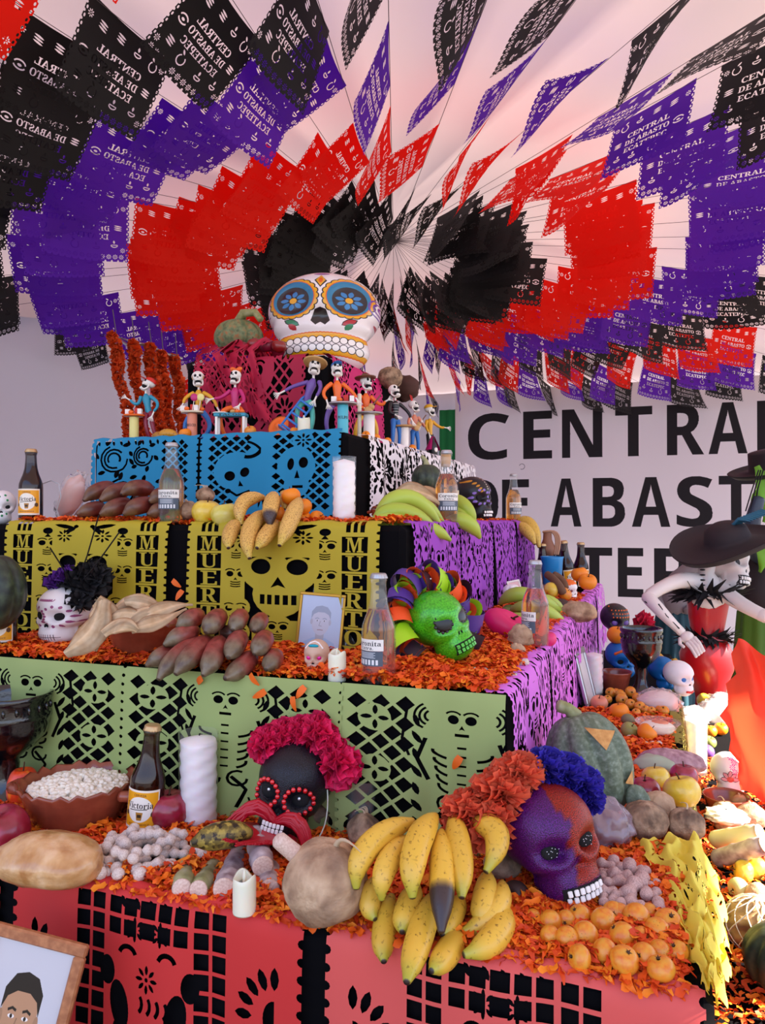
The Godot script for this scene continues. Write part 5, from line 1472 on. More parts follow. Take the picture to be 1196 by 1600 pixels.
func build_tier3() -> void:
	rng.seed = 303
	bottle("dark", "brown beer bottle with yellow label on the third step by the left fabric wall", Vector3(-1.5055, 1.494, -1.56), 22, .186)
	var wsk := skull("white sugar skull with green dots at the left end of the third step", Vector3(-1.6387, 1.488, -1.6), .09, Vector3(0, 40, 0), M.sugar, {jaw = 1.15, eye_s = .8})
	for q in [[-.05, .8], [.1, .84], [.16, .70], [.02, .25], [.13, .3]]: part("icing_dot", MB.new().ell(sk_at(q[0], q[1], .005), Vector3(.035, .035, .02), 8, 6), mat("0f8a4a", .3), wsk)
	var wr := one("wrapped_bread", "pinkish bread roll wrapped in clear film leaning on the blue step", "bread", lump(Vector3(.030, .062, .028), 9, .08), mat("d9a89c", .5), Vector3(-1.4833, 1.5637, -1.6813))
	wr.rotation_degrees = Vector3(0, 0, -28)
	part("film", lump(Vector3(.036, .072, .034), 14, .16, 4.0), M.cling, wr)
	one("wire_loop", "thin bent wire loop beside the wrapped bread roll", "wire", MB.new().tube([Vector3(-1.5043, 1.5613, -1.589), Vector3(-1.4982, 1.5927, -1.5911), Vector3(-1.4764, 1.601, -1.5989), Vector3(-1.4576, 1.5927, -1.6055), Vector3(-1.4528, 1.5613, -1.6072), Vector3(-1.4636, 1.5199, -1.6034)], .0012, 5), M.steel)
	var rc := [hexc("6e302a"), hexc("75543c"), hexc("3e241e"), hexc("4a2a22")]
	bunch("red_banana_bunch", "two rows of dark red bananas in front of the blue paper", "bananas", Vector3(-1.2574, 1.488, -1.6), [
		[Vector3(-1.3039, 1.582, -1.6387), Vector3(-1.3252, 1.5743, -1.5994), Vector3(-1.3407, 1.5477, -1.5621), .0205], [Vector3(-1.2348, 1.5767, -1.6102), Vector3(-1.2512, 1.5692, -1.5725), Vector3(-1.2679, 1.5464, -1.5348), .0205], [Vector3(-1.1652, 1.5661, -1.603), Vector3(-1.1833, 1.5774, -1.5648), Vector3(-1.2002, 1.5609, -1.527), .0205], [Vector3(-1.1147, 1.5619, -1.5891), Vector3(-1.114, 1.5564, -1.5575), Vector3(-1.1246, 1.5422, -1.5325), .020],
		[Vector3(-1.3099, 1.5274, -1.6048), Vector3(-1.3197, 1.5254, -1.5695), Vector3(-1.3415, 1.5126, -1.5406), .0200], [Vector3(-1.217, 1.5378, -1.5847), Vector3(-1.2233, 1.5308, -1.54), Vector3(-1.2474, 1.5122, -1.5102), .0210], [Vector3(-1.1438, 1.5341, -1.5788), Vector3(-1.1536, 1.5333, -1.5328), Vector3(-1.1748, 1.512, -1.5041), .0210], [Vector3(-1.0967, 1.5274, -1.5636), Vector3(-1.1018, 1.5226, -1.5406), Vector3(-1.1163, 1.5119, -1.5142), .019]], M.red_banana, rc, "red_banana")
	bottle("clear", "clear bottle of amber beer between the dark bananas and the yellow apples", Vector3(-1.0661, 1.492, -1.535), 8, .187)
	jicama("hairy brown root between the amber bottle and the blue paper", [[Vector3(-1.0229, 1.5591, -1.611), 0.0225]][0][0], .022, 17, M.jicama_dark, 4)
	jicama("brown root low behind the amber beer bottle", [[Vector3(-1.0394, 1.5203, -1.5627), 0.0243]][0][0], .026, 19, M.jicama_dark, 2)
	put_apple("apple", "golden yellow apple just right of the amber bottle", M.apple_yellow, Vector3(-0.9762, 1.5177, -1.5426), .0345, Vector3(5, 0, -8))
	put_apple("apple", "pale yellow apple between the golden apple and the speckled bananas", mat(Color.WHITE, .3, {tex = noise_tex(.01, ["cdbd3e", "d8cc58", "e2d67a"], [.2, .5, .8], 56), tri = .4, coat = .4}), Vector3(-0.9148, 1.5115, -1.5219), .0325, Vector3(-4, 60, 8))
	var yl := [hexc("dcae5a"), hexc("c9b04a"), hexc("3a2a2a"), hexc("b58a48")]
	bunch("banana_bunch", "small bunch of brown-speckled bananas hanging over the yellow paper", "bananas", Vector3(-0.8335, 1.488, -1.56), [
		[Vector3(-0.8239, 1.5498, -1.5329), Vector3(-0.8466, 1.5362, -1.4824), Vector3(-0.8353, 1.4891, -1.4546), .0165], [Vector3(-0.7997, 1.557, -1.5415), Vector3(-0.7808, 1.5275, -1.4845), Vector3(-0.7679, 1.4865, -1.4572), .0175, .36], [Vector3(-0.74, 1.545, -1.5414), Vector3(-0.7304, 1.5, -1.4811), Vector3(-0.7258, 1.4477, -1.4191), .0185],
		[Vector3(-0.8116, 1.5169, -1.5161), Vector3(-0.8037, 1.4759, -1.434), Vector3(-0.7738, 1.4226, -1.3809), .0180], [Vector3(-0.7784, 1.4958, -1.5066), Vector3(-0.7695, 1.4692, -1.4461), Vector3(-0.7641, 1.4428, -1.3949), .0170], [Vector3(-0.8468, 1.4959, -1.4611), Vector3(-0.8416, 1.4718, -1.4206), Vector3(-0.8244, 1.4425, -1.3842), .0165], [Vector3(-0.7954, 1.5605, -1.5642), Vector3(-0.7873, 1.549, -1.5671), Vector3(-0.7809, 1.5242, -1.5481), .0150]], M.banana_spot, yl)
	var mands := [[Vector3(-0.7663, 1.5525, -1.5533), 0.0217], [Vector3(-0.7408, 1.5296, -1.5623), 0.02], [Vector3(-0.7407, 1.5046, -1.5624), 0.0175], [Vector3(-0.7113, 1.5025, -1.5728), 0.0183], [Vector3(-0.7898, 1.5129, -1.545), 0.0167]]
	var ml := ["mandarin orange topmost of the heap behind the speckled bananas", "mandarin orange, second from the top of the heap by the blue paper", "mandarin orange at the bottom of the heap touching the bananas", "mandarin orange nearest the tall white candle", "mandarin orange hidden behind the middle of the speckled bananas"]
	for i in mands.size(): put_apple("mandarin", ml[i], M.orange, mands[i][0], mands[i][1], Vector3(20 * i, 30 * i, 15))
	glass_candle("tall white candle in glass at the right end of the yellow paper", Vector3(-0.6453, 1.488, -1.57), .0255, .150, .93)
	var cpot := clay_bowl("small red-brown clay pot with a knobbed lid behind the green plantains", Vector3(-0.6307, 1.488, -1.8), .035, .038, true)
	part("lid", MB.new().lathe([Vector2(0, .022), Vector2(.007, .02), Vector2(.006, .012), Vector2(.03, .006), Vector2(.036, 0), Vector2(0, 0)], 24), M.clay, cpot).position.y = .039
	var hk := thing("corn_husk", "dry corn husk lying over the top of the green plantains", "corn husk", Vector3(-0.5642, 1.5597, -1.8689))
	var ho := Vector3(-0.5642, 1.5597, -1.8689)
	part("husk", husk([Vector3(-0.6109, 1.5636, -1.8205) - ho, Vector3(-0.5584, 1.5767, -1.8497) - ho, Vector3(-0.5135, 1.5357, -1.8974) - ho], .05), M.husk, hk)
	part("husk", husk([Vector3(-0.596, 1.5721, -1.8894) - ho, Vector3(-0.5466, 1.5721, -1.9069) - ho, Vector3(-0.5192, 1.5196, -1.906) - ho], .04, 3), M.husk, hk)
	var gn := [hexc("a9bf42"), hexc("93ac3c"), hexc("6d7c36"), hexc("9aa850")]
	bunch("green_plantain_bunch", "bunch of green plantains at the front corner above the purple paper", "bananas", Vector3(-0.5111, 1.488, -1.62), [
		[Vector3(-0.5985, 1.5175, -1.6552), Vector3(-0.5418, 1.5507, -1.7177), Vector3(-0.4821, 1.4817, -1.7812), .0200], [Vector3(-0.5882, 1.5, -1.6058), Vector3(-0.5374, 1.5173, -1.6556), Vector3(-0.4746, 1.4704, -1.7308), .0205], [Vector3(-0.5883, 1.4861, -1.5739), Vector3(-0.5351, 1.4944, -1.6033), Vector3(-0.4886, 1.4623, -1.6835), .0195], [Vector3(-0.6113, 1.5183, -1.7355), Vector3(-0.5454, 1.54, -1.78), Vector3(-0.4949, 1.4953, -1.8404), .019], [Vector3(-0.5238, 1.4798, -1.6604), Vector3(-0.4886, 1.4795, -1.7047), Vector3(-0.452, 1.4523, -1.7495), .0165]], M.plantain, gn, "plantain")
	bunch("green_plantain_bunch", "smaller bunch of green plantains behind the side-tread clear bottle with corn husk", "bananas", Vector3(-0.4929, 1.5209, -2.0532), [
		[Vector3(-0.5371, 1.5522, -2.0376), Vector3(-0.4827, 1.5373, -2.0038), Vector3(-0.454, 1.4864, -2.014), .021], [Vector3(-0.5116, 1.5, -1.9405), Vector3(-0.4647, 1.4934, -1.9571), Vector3(-0.4348, 1.4532, -1.989), .0215], [Vector3(-0.5502, 1.5209, -2.0329), Vector3(-0.4971, 1.5204, -1.9987), Vector3(-0.4591, 1.4765, -1.991), .02]], M.plantain, gn, "plantain")
	var sq := thing("squash", "dark striped green squash with stem beside the liquor bottle", "squash", Vector3(-0.6383, 1.6208, -2.1927))
	part("body", squash_fruit(Vector3(.046, .046, .046), 9, .10), M.squash_dark, sq)
	part("stem", MB.new().tube([Vector3(0, .038, 0), Vector3(-.004, .055, 0), Vector3(-.014, .066, .004)], [.011, .007, .006], 8), M.cane_green, sq)
	# liquor bottle, beer, jar
	var lq := thing("liquor_bottle", "half-full clear liquor bottle with cork and cream label", "bottle", Vector3(-0.6, 1.488, -2.2686))
	var lz := .165
	var lp := []
	for q in [[0, 0], [.036, 0], [.039, .006], [.039, .10], [.036, .118], [.018, .135], [.0145, .145], [.0145, .170], [.016, .172], [.016, .18], [.0135, .18]]: lp.append(Vector2(q[0], q[1]))
	part("glass", MB.new().lathe(lp, 26), M.clear_glass, lq)
	part("liquor", MB.new().lathe([Vector2(0, .004), Vector2(.0365, .004), Vector2(.0365, .078), Vector2(0, .078)], 24), M.beer, lq)
	part("cork", MB.new().lathe([Vector2(0, .172), Vector2(.0125, .172), Vector2(.0155, .182), Vector2(.0155, .212), Vector2(.014, .214), Vector2(0, .214)], 20), mat("b9853f", .7), lq)
	part("label_print", MB.new().grid(16, 2, func(u, w): return Vector3(sin(lerpf(.2, 2.1, u)) * .0395, lerpf(.10, .05, w), cos(lerpf(.2, 2.1, u)) * .0395)), mat("e5d9b0", .6), lq)
	bottle("clear", "clear beer bottle standing before the liquor bottle and plantains", Vector3(-0.505, 1.49, -1.9157), 30, .187)
	var jr := thing("white_jug", "white cloth-covered jug with cork behind the liquor bottle", "jug", Vector3(-0.62, 1.488, -2.528))
	part("body", MB.new().lathe([Vector2(0, 0), Vector2(.03, 0), Vector2(.042, .03), Vector2(.038, .065), Vector2(.016, .085), Vector2(.014, .092), Vector2(0, .092)], 24), M.sugar, jr)
	part("stopper", MB.new().lathe([Vector2(0, .09), Vector2(.013, .09), Vector2(.015, .122), Vector2(.0, .124)], 16), mat("d8c6a8", .8), jr)
	# painted black skull, far bottle and bananas
	var bk := Cut.new(256, 300, hexc("17151c"), .9, 1.05)
	bk.off = Vector2(.45, 0)
	for s in [-1.0, 1.0]:
		for i in 10: bk.leaf(Vector2(s * .155, .54) + Vector2.from_angle(i * .628) * .12, Vector2(s * .155, .54) + Vector2.from_angle(i * .628) * .18, .03, hexc("8a6ac8"))
	for i in 6: bk.ell(0.0, .12 + i * .05, .014, .014, hexc("f0e6c8")); 
	for i in 5: bk.leaf(Vector2(-.3 + i * .03, .2 + i * .06), Vector2(-.2 + i * .02, .16 + i * .06), .02, hexc("c9861e"))
	skull("small black skull painted with violet eye petals behind the plantains", Vector3(-0.55, 1.49, -2.4402), .150, Vector3(-6, 66, 0), mat(Color.WHITE, .35, {tex = bk.tex()}), {teeth = 6, jaw = 1.1})
	bottle("clear", "far clear bottle of amber beer at the back of the purple step", Vector3(-0.515, 1.488, -2.9606), 40, .187)
	var yb := [hexc("d8b04a"), hexc("c8a848"), hexc("6a5028"), hexc("a88a48")]
	bunch("banana_bunch", "yellow bananas drooping over the far end of the purple papers", "bananas", Vector3(-0.4477, 1.4568, -2.9179), [[Vector3(-0.5014, 1.4853, -2.952), Vector3(-0.4454, 1.4808, -2.9188), Vector3(-0.4067, 1.3986, -2.8794), .024], [Vector3(-0.4974, 1.4712, -2.9003), Vector3(-0.4533, 1.4623, -2.8629), Vector3(-0.4148, 1.412, -2.8235), .022]], M.banana, yb)
	var vz := thing("clay_jug", "pale brown clay jug with looped handle at the far end of the side step", "jug", Vector3(-0.3845, 1.3656, -2.9403))
	vz.scale = Vector3.ONE * .55
	for k in 3: part("handle", MB.new().tube(arc3(Vector3(-.03 + .01 * k, .16, 0), Vector3(.05 + .012 * k, .14, 0), Vector3(.045 + .012 * k, .01, 0), 8), .008, 8), mat("b58a6e", .6), vz)
	part("body", MB.new().lathe([Vector2(0, 0), Vector2(.04, 0), Vector2(.055, .05), Vector2(.03, .11), Vector2(.028, .15), Vector2(.034, .16), Vector2(0, .15)], 22), mat("8a5a44", .6), vz)

func wrapped(label: String, at: Vector3, r: Vector3, sd: int, m: Material) -> void:
	var o := thing("wrapped_bread", label, "bread", at)
	part("loaf", lump(r * .88, sd, .07), m, o)
	part("film", lump(r, sd + 3, .16, 5.0, 26, 18), M.cling, o)

func build_side() -> void:
	rng.seed = 505
	# ---- far end of the second step's side tread
	var pc := frame("small leaning white card in a frame with two wool pompoms at its foot", Vector3(-0.42, 1.22, -2.5224), .05, .085, .006, Vector3(-16, 40, 8), M.white, mat("f1c9c9", .6))
	part("pompom", flower(.017, 60, 4, .2, .5), M.petal_coral, pc, "red wool pompom").position = Vector3(.0, .018, .03)
	part("pompom", flower(.016, 60, 5, .2, .5), M.petal_violet, pc, "violet wool pompom").position = Vector3(.012, -.006, .035)
	bottle("dark", "dark brown beer bottle with red tint left of the blue cup", Vector3(-0.4, 1.22, -2.9174), 60, .19)
	bottle("dark", "dark brown beer bottle leaning right of the blue cup", Vector3(-0.32, 1.22, -3.0677), 50, .20, Vector3(0, 0, 8))
	bottle("dark", "dark brown beer bottle farthest back on the side tread", Vector3(-0.28, 1.22, -3.1333), 50, .19)
	one("blue_cup", "bright blue cup between two dark brown bottles on the side tread", "cup", MB.new().lathe([Vector2(0, 0), Vector2(.033, 0), Vector2(.040, .09), Vector2(.043, .10), Vector2(.038, .10), Vector2(.030, .01), Vector2(0, .01)], 24), mat("1587c8", .35), Vector3(-0.36, 1.265, -2.8794))
	one("tin_can", "tin can with pale label under the blue cup", "can", MB.new().lathe([Vector2(0, 0), Vector2(.034, 0), Vector2(.036, .003), Vector2(.034, .006), Vector2(.034, .04), Vector2(.036, .043), Vector2(0, .043)], 24), mat("d8cdbf", .4), Vector3(-0.36, 1.22, -2.8794))
	var k := 0
	for q in [[Vector3(-0.2575, 1.3067, -2.8261), .030, M.orange, "mandarin", "orange mandarin, upper one beside the small capped skull"], [Vector3(-0.2255, 1.2834, -2.7844), .032, M.orange, "mandarin", "orange mandarin, lower one beside the small capped skull"], [Vector3(-0.2771, 1.2602, -2.554), .022, M.tejo, "mandarin", "small yellow-orange fruit left of the small capped skull"], [Vector3(-0.32, 1.2726, -2.5388), .026, M.apple_yellow, "guava", "pale yellow fruit under the left dark bottle"]]:
		put_apple(q[3], q[4], q[2], q[0], q[1], Vector3(20 * k, 50 * k, 12))
		k += 1
	one("tamarind_pod", "brown tamarind pods lying before the dark bottles", "pods", MB.new().tube(arc3(Vector3(-0.3382, 1.3186, -2.5854), Vector3(-0.3043, 1.2974, -2.5443), Vector3(-0.2826, 1.2662, -2.5308)), .013, 8).tube(arc3(Vector3(-0.3196, 1.3179, -2.6026), Vector3(-0.2945, 1.3017, -2.6009), Vector3(-0.2793, 1.2791, -2.5744)), .012, 8), mat("6a4a34", .8))
	var cs := skull("small white skull with a red cap on the magenta papers' edge", Vector3(-0.2645, 1.22, -2.7129) + Vector3(-.02, 0, 0), .075, Vector3(0, 60, 0), M.sugar, {jaw = 1.15, teeth = 5, eye_m = mat("7a1a2a", .4)})
	part("cap", MB.new().grid(16, 6, func(u, w): return Vector3(sin(w * 1.5) * cos(u * TAU) * .36, .72 + cos(w * 1.5) * .30, sin(w * 1.5) * sin(u * TAU) * .42 - .02), true), M.c_orange, cs)
	one("ginger_root", "beige lumpy root lying under the small capped skull", "root", lump(Vector3(.05, .03, .035), 51, .14), M.jicama, Vector3(-0.2099, 1.24, -2.2425))
	put_apple("avocado", "dark brown avocado before the green plantains on the side tread", M.avocado, Vector3(-0.2716, 1.2358, -2.3968), .022, Vector3(60, 0, 60)).scale = Vector3(.024, .040, .024)
	# ---- lower right tread, far to near
	var sf := frame("silver picture frame leaning against the magenta papers, seen nearly edge on", Vector3(-0.173, 0.965, -2.2766) + Vector3(.0, 0, 0), .12, .165, .016, Vector3(-14, 83, 0), M.silver, mat("d8d4d6", .3))
	sf.position.y = T1 + .004
	glass_candle("white glass candle beside the silver picture frame", Vector3(-0.1792, 0.965, -2.4086), .029, .145, .9, false)
	var pt := clay_bowl("dark red clay pot between the white glass candle and the clay goblet", Vector3(-0.1191, 0.965, -2.503), .048, .066, false)
	pt.scale = Vector3(1, 1, 1)
	goblet("black glazed clay incense goblet on the side step before the red dress", Vector3(-0.0437, 0.965, -2.4926), .205, .63)
	var rs := one("rose", "red cloth rose on the rim of the far black goblet", "flower", flower(.036, 46, 21, .6, .5), M.petal_red, Vector3(-0.0358, 1.1693, -2.6395))
	var bs := skull("blue glittery skull turned away beside the foot of the far goblet", Vector3(0.0176, 0.965, -2.5896) + Vector3(0, .0, 0), .105, Vector3(0, 40, 0), mat(Color.WHITE, .35, {tex = noise_tex(.15, ["0a5aa0", "1a86d8", "5ab0ee"], [.3, .6, .9], 91), tri = 6.0, metal = .3}), {jaw = 1.2})
	var bs2 := skull("blue painted skull with an orange brow left of the far goblet's stem", Vector3(-0.1184, 0.965, -2.7064) + Vector3(.01, 0, -.04), .125, Vector3(0, 30, 6), mat("1a78c8", .4), {jaw = 1.2})
	part("brow_band", MB.new().tube([sk_at(-.28, .72, .0), sk_at(-.1, .8, .01), sk_at(.1, .8, .01), sk_at(.28, .72, .0)], .04, 6), M.c_orange, bs2)
	var os := skull("black skull dotted with orange on the far side step behind the goblet", Vector3(-0.1381, 1.0727, -2.8684), .13, Vector3(0, 30, 0), M.c_black, {jaw = 1.1, eye_m = M.c_purple})
	for i in 22: part("dot", MB.new().ell(sk_at(-.22 + .075 * (i % 7), .66 + .09 * (i / 7), .004), Vector3(.022, .022, .01), 6, 4), M.c_orange, os)
	put_apple("mandarin", "orange mandarin under the orange-dotted black skull", M.orange, Vector3(-0.1254, 1.1102, -2.735), .034, Vector3(10, 20, 0))
	var wsk := skull("white skull with red mouth at the foot of the red dress", Vector3(0.0649, 0.965, -2.5311), .105, Vector3(0, 50, 0), M.sugar, {jaw = 1.15, eye_m = M.c_blue})
	part("lips", MB.new().tube([sk_at(-.14, .17, .01), sk_at(0, .15, .02), sk_at(.14, .17, .01)], .035, 6), M.c_red, wsk)
	one("yellow_ribbon", "yellow curled ribbon trailing behind the blue skull", "ribbon", MB.new().tube([Vector3(0.007, 1.0488, -2.7607), Vector3(0.0306, 1.0323, -2.716), Vector3(0.0554, 1.0497, -2.6717), Vector3(0.0767, 1.0208, -2.6793), Vector3(0.0903, 1.0062, -2.6311)], .010, 6, null, .3), M.c_yellow)
	pile("hawthorn_fruit", "small orange hawthorn fruit in the pile before the clay pot", "fruit", "orange fruit piled before the clay pot", [[Vector3(-0.1297, 0.9803, -2.4026), 0.0159], [Vector3(-0.099, 0.9812, -2.3829), 0.0168], [Vector3(-0.0738, 0.9809, -2.4329), 0.0166], [Vector3(-0.1334, 0.9777, -2.3232), 0.0132], [Vector3(-0.0938, 0.9818, -2.3186), 0.0175], [Vector3(-0.0531, 0.9808, -2.3497), 0.0165], [Vector3(-0.0434, 0.9801, -2.2489), 0.0158], [Vector3(-0.0692, 0.9794, -2.2779), 0.015], [Vector3(-0.0394, 0.9795, -2.3116), 0.0151], [Vector3(0.0036, 0.9803, -2.2879), 0.0159], [Vector3(-0.0189, 0.9783, -2.2887), 0.0139], [Vector3(-0.0136, 0.9769, -2.2284), 0.0124], [Vector3(0.0181, 0.9789, -2.2313), 0.0145], [Vector3(-0.0521, 0.9768, -2.1934), 0.0123], [Vector3(-0.1141, 0.9782, -2.4182), 0.0137], [Vector3(-0.0352, 0.9777, -2.3702), 0.0133], [Vector3(0.006, 0.976, -2.2504), 0.0115], [Vector3(-0.0283, 0.977, -2.234), 0.0125]], [fruit(1.0, .92, .08), fruit(1.0, .86, .12)], M.tejo, true, .004)
	k = 0
	for q in [["orange", "large orange in front of the small orange fruit pile", M.orange, [[Vector3(-0.0945, 0.9904, -2.1533), 0.0264]]], ["mandarin", "red-orange mandarin at the foot of the silver frame", M.c_salmon, [[Vector3(-0.1515, 0.9885, -2.2388), 0.0245]]], ["lime", "olive green lime beside the big carved squash", mat("8f8f4a", .45), [[Vector3(-0.0628, 0.9856, -1.9859), 0.0215]]], ["mandarin", "orange mandarin left of the clear plastic rice bowl", M.orange, [[Vector3(-0.0216, 0.9883, -1.9633), 0.0243]]], ["lime", "greyish lime behind the olive one by the carved squash", mat("7c7a56", .5), [[Vector3(-0.0692, 0.9829, -2.0894), 0.0187]]]]:
		put_apple(q[0], q[1], q[2], q[3][0][0], q[3][0][1], Vector3(15 * k, 40 * k, 10))
		k += 1
	pile("round_nut", "small grey nut in the row by the orange mandarin", "nut", "grey nuts by the carved squash", [[Vector3(-0.0525, 0.9733, -1.9322), 0.0086], [Vector3(-0.0391, 0.9735, -1.9031), 0.0089], [Vector3(-0.0244, 0.974, -1.9067), 0.0093], [Vector3(-0.0099, 0.9732, -1.9229), 0.0085], [Vector3(-0.0622, 0.9725, -1.9654), 0.0078], [Vector3(0.0049, 0.9732, -1.9282), 0.0085], [Vector3(-0.0356, 0.9728, -1.943), 0.0082], [Vector3(-0.0185, 0.9724, -1.9474), 0.0077], [Vector3(-0.0447, 0.9726, -1.8729), 0.0079]], [lump(Vector3.ONE, 8, .08)], M.peanut)
	wrapped("pinkish bread in clear film behind the plastic rice bowl", Vector3(0.0054, 0.993, -2.2952), Vector3(.06, .035, .045), 61, mat("e2c4bc", .5))
	var pb := thing("rice_bowl", "clear plastic bowl of white rice with a pink dusting", "bowl", Vector3(0.0015, 0.965, -2.0348))
	part("bowl", MB.new().lathe([Vector2(0, 0), Vector2(.034, 0), Vector2(.052, .034), Vector2(.056, .036), Vector2(.050, .034), Vector2(.032, .003), Vector2(0, .003)], 30), M.clear_glass, pb)
	part("rice", MB.new().at(Vector3(0, .02, 0)).ell(Vector3.ZERO, Vector3(.043, .017, .043), 22, 10), M.kernel, pb)
	part("dusting", MB.new().at(Vector3(.005, .034, 0)).ell(Vector3.ZERO, Vector3(.022, .005, .020), 12, 6), M.c_salmon, pb)
	one("sweet_potato", "long purplish sweet potato lying behind the red and yellow apples", "sweet potato", lump(Vector3(.068, .026, .034), 63, .10), mat(Color.WHITE, .7, {tex = noise_tex(.02, ["8a6068", "b08890", "c9a8a8"], [.2, .5, .8], 92), tri = 9.0}), Vector3(0.0292, 0.989, -1.7483))
	one("squash_piece", "pale green squash piece wedged between carved squash and sweet potato", "squash", lump(Vector3(.045, .022, .028), 64, .10), mat("a8b49a", .6), Vector3(-0.004, 0.985, -1.7229))
	k = 0
	for q in [["yellow apple at the back of the four apples by the carved squash", M.apple_yellow, [[Vector3(-0.0025, 0.9927, -1.613), 0.0289]]], ["deep red apple, front left of the four apples", M.apple_red, [[Vector3(-0.0209, 0.9932, -1.5338), 0.0293]]], ["deep red apple, back right of the four apples", M.apple_red, [[Vector3(0.0502, 0.9919, -1.6509), 0.0281]]], ["big yellow apple, front right of the four apples", M.apple_yellow, [[Vector3(0.0425, 1.0076, -1.5071), 0.034]]]]:
		put_apple("apple", q[0], q[1], q[2][0][0], q[2][0][1] * .98, Vector3(6 * k - 8, 70 * k, 8 - 5 * k))
		k += 1
	k = 0
	for q in [["round flat brown jicama front left of the three beside the blue flowers", [[Vector3(-0.019, 1.0015, -1.3564), 0.038]]], ["brown jicama in the middle with a dark wrapped sweet on it", [[Vector3(0.0017, 1.0031, -1.4314), 0.0292]]], ["lumpy brown jicama at the step's edge behind the yellow paper", [[Vector3(0.0461, 0.9948, -1.3804), 0.031]]], ["small brown jicama squeezed behind the lumpy one", [[Vector3(0.0438, 0.9802, -1.4974), 0.0158]]]]:
		jicama(q[0], q[1][0][0], q[1][0][1] * .97, 71 + k, M.jicama_dark if k != 1 else M.jicama, 1 if k > 1 else 0)
		k += 1
	one("wrapped_sweet", "dark shiny wrapped sweet lying on the middle jicama", "sweet", lump(Vector3(.016, .012, .018), 77, .25, 4.0), mat("3a2030", .15, {metal = .4}), Vector3(0.017, 0.9747, -1.4912))
	# ---- the big carved squash
	var cq := thing("carved_squash", "big grey-green carved squash with a cut-out eye and orange flesh", "squash", Vector3(-0.1139, 1.0673, -1.4236))
	cq.rotation_degrees = Vector3(-10, 10, 16)
	var sr := 0.0754
	part("body", squash_fruit(Vector3(sr, sr * 1.25, sr), 9, .17), M.squash, cq)
	part("stem", MB.new().tube([Vector3(0, sr * 1.10, 0), Vector3(-.008, sr * 1.30, .004), Vector3(-.022, sr * 1.42, .006)], [sr * .20, sr * .15, sr * .16], 8), M.cane_green, cq)
	var tri := func(pts: Array, m: Material, nm: String, lift: float) -> void:
		# a cut opening that follows the curved rind
		var b := MB.new()
		for j in pts.size() - 2:
			var A: Vector2 = pts[0]; var B: Vector2 = pts[j + 1]; var C: Vector2 = pts[j + 2]
			b.grid(6, 6, func(u, w):
				var q: Vector2 = A.lerp(B, w).lerp(A.lerp(C, w), u)
				var z: float = sqrt(maxf(.02, 1.0 - q.x * q.x - q.y * q.y / 1.6))
				return Vector3(q.x * sr, q.y * sr * 1.0, z * sr * .97 + lift))
		part(nm, b, m, cq)
	tri.call([Vector2(.08, .88), Vector2(.75, .62), Vector2(.40, .30)], M.squash_flesh, "eye_opening", .004)
	tri.call([Vector2(.60, -.50), Vector2(.86, -.30), Vector2(.80, -.62)], M.squash_flesh, "mouth_opening", .004)
	part("cut_piece", lump(Vector3(sr * .26, sr * .34, sr * .16), 33, .10).at(Vector3.ZERO), M.squash, cq).position = Vector3(sr * .78, -sr * .95, sr * .55)
	# ---- sunlit lowest step
	glass_candle("white candle in glass on the sunlit lowest step", Vector3(0.109, 0.7, -2.6103), .040, .190, .95, false)
	k = 0
	for q in [[Vector3(0.128, 0.75, -3.1539), .06, "white-wrapped bread left of another on the sunlit step"], [Vector3(0.2134, 0.75, -3.2663), .07, "large white-wrapped bread on the sunlit step by the red crepe"], [Vector3(0.247, 0.75, -3.48), .05, "small white-wrapped bread under the red onion on the sunlit step"]]:
		wrapped(q[2], q[0], Vector3(q[1], q[1] * .72, q[1] * .9), 81 + k, mat("efe4dc", .5))
		k += 1
	k = 0
	for q in [["mandarin", "orange mandarin left of two on the sunlit step", M.orange, [[Vector3(0.1842, 0.7242, -3.0802), 0.0252]]], ["mandarin", "orange mandarin right of two on the sunlit step", M.orange, [[Vector3(0.2243, 0.7245, -3.1289), 0.0255]]], ["lime", "green lime under the two sunlit mandarins", mat("8a9a4a", .45), [[Vector3(0.1734, 0.7231, -2.9339), 0.024]]], ["lemon", "bright yellow fruit at the back of the sunlit step", M.apple_yellow, [[Vector3(0.1944, 0.7355, -3.5276), 0.037]]], ["onion", "purple onion beside the red crepe paper", M.c_wine, [[Vector3(0.2616, 0.7323, -3.5406), 0.0336]]], ["onion", "purple onion between white candle and white sugar skull", M.c_purple, [[Vector3(0.1569, 0.7245, -2.8053), 0.0255]]],
			["apple", "yellow apple, first of the cluster right of the lemon paper", M.apple_yellow, [[Vector3(0.1553, 0.7247, -1.9378), 0.0258]]], ["apple", "yellow apple cut by the right edge on the sunlit step", M.apple_yellow, [[Vector3(0.2073, 0.7241, -1.9054), 0.0251]]], ["apple", "yellow apple in the middle of the sunlit cluster", M.apple_yellow, [[Vector3(0.1791, 0.7239, -1.8794), 0.0249]]], ["apple", "pale green apple below the sunlit yellow cluster", mat("c9cc8a", .4), [[Vector3(0.1614, 0.7218, -1.7941), 0.0227]]]]:
		put_apple(q[0], q[1], q[2], q[3][0][0], q[3][0][1], Vector3(10 * k, 35 * k, 8))
		k += 1
	var wp := Cut.new(256, 300, hexc("f6f2f2"), .9, 1.05)
	wp.off = Vector2(.45, 0)
	for i in 5: wp.leaf(Vector2(-.05, .62), Vector2(-.05, .62) + Vector2.from_angle(PI + i * PI / 4) * .2, .055, hexc("30202a")); wp.leaf(Vector2(-.05, .62), Vector2(-.05, .62) + Vector2.from_angle(PI + i * PI / 4) * .19, .042, hexc("f0a0a8"))
	wp.ell(-.05, .62, .075, .06, hexc("e2564a"))
	for i in 4: wp.daisy(.0 + (i % 2) * .05, .15 + i * .10, .07, hexc("d83aa8"))
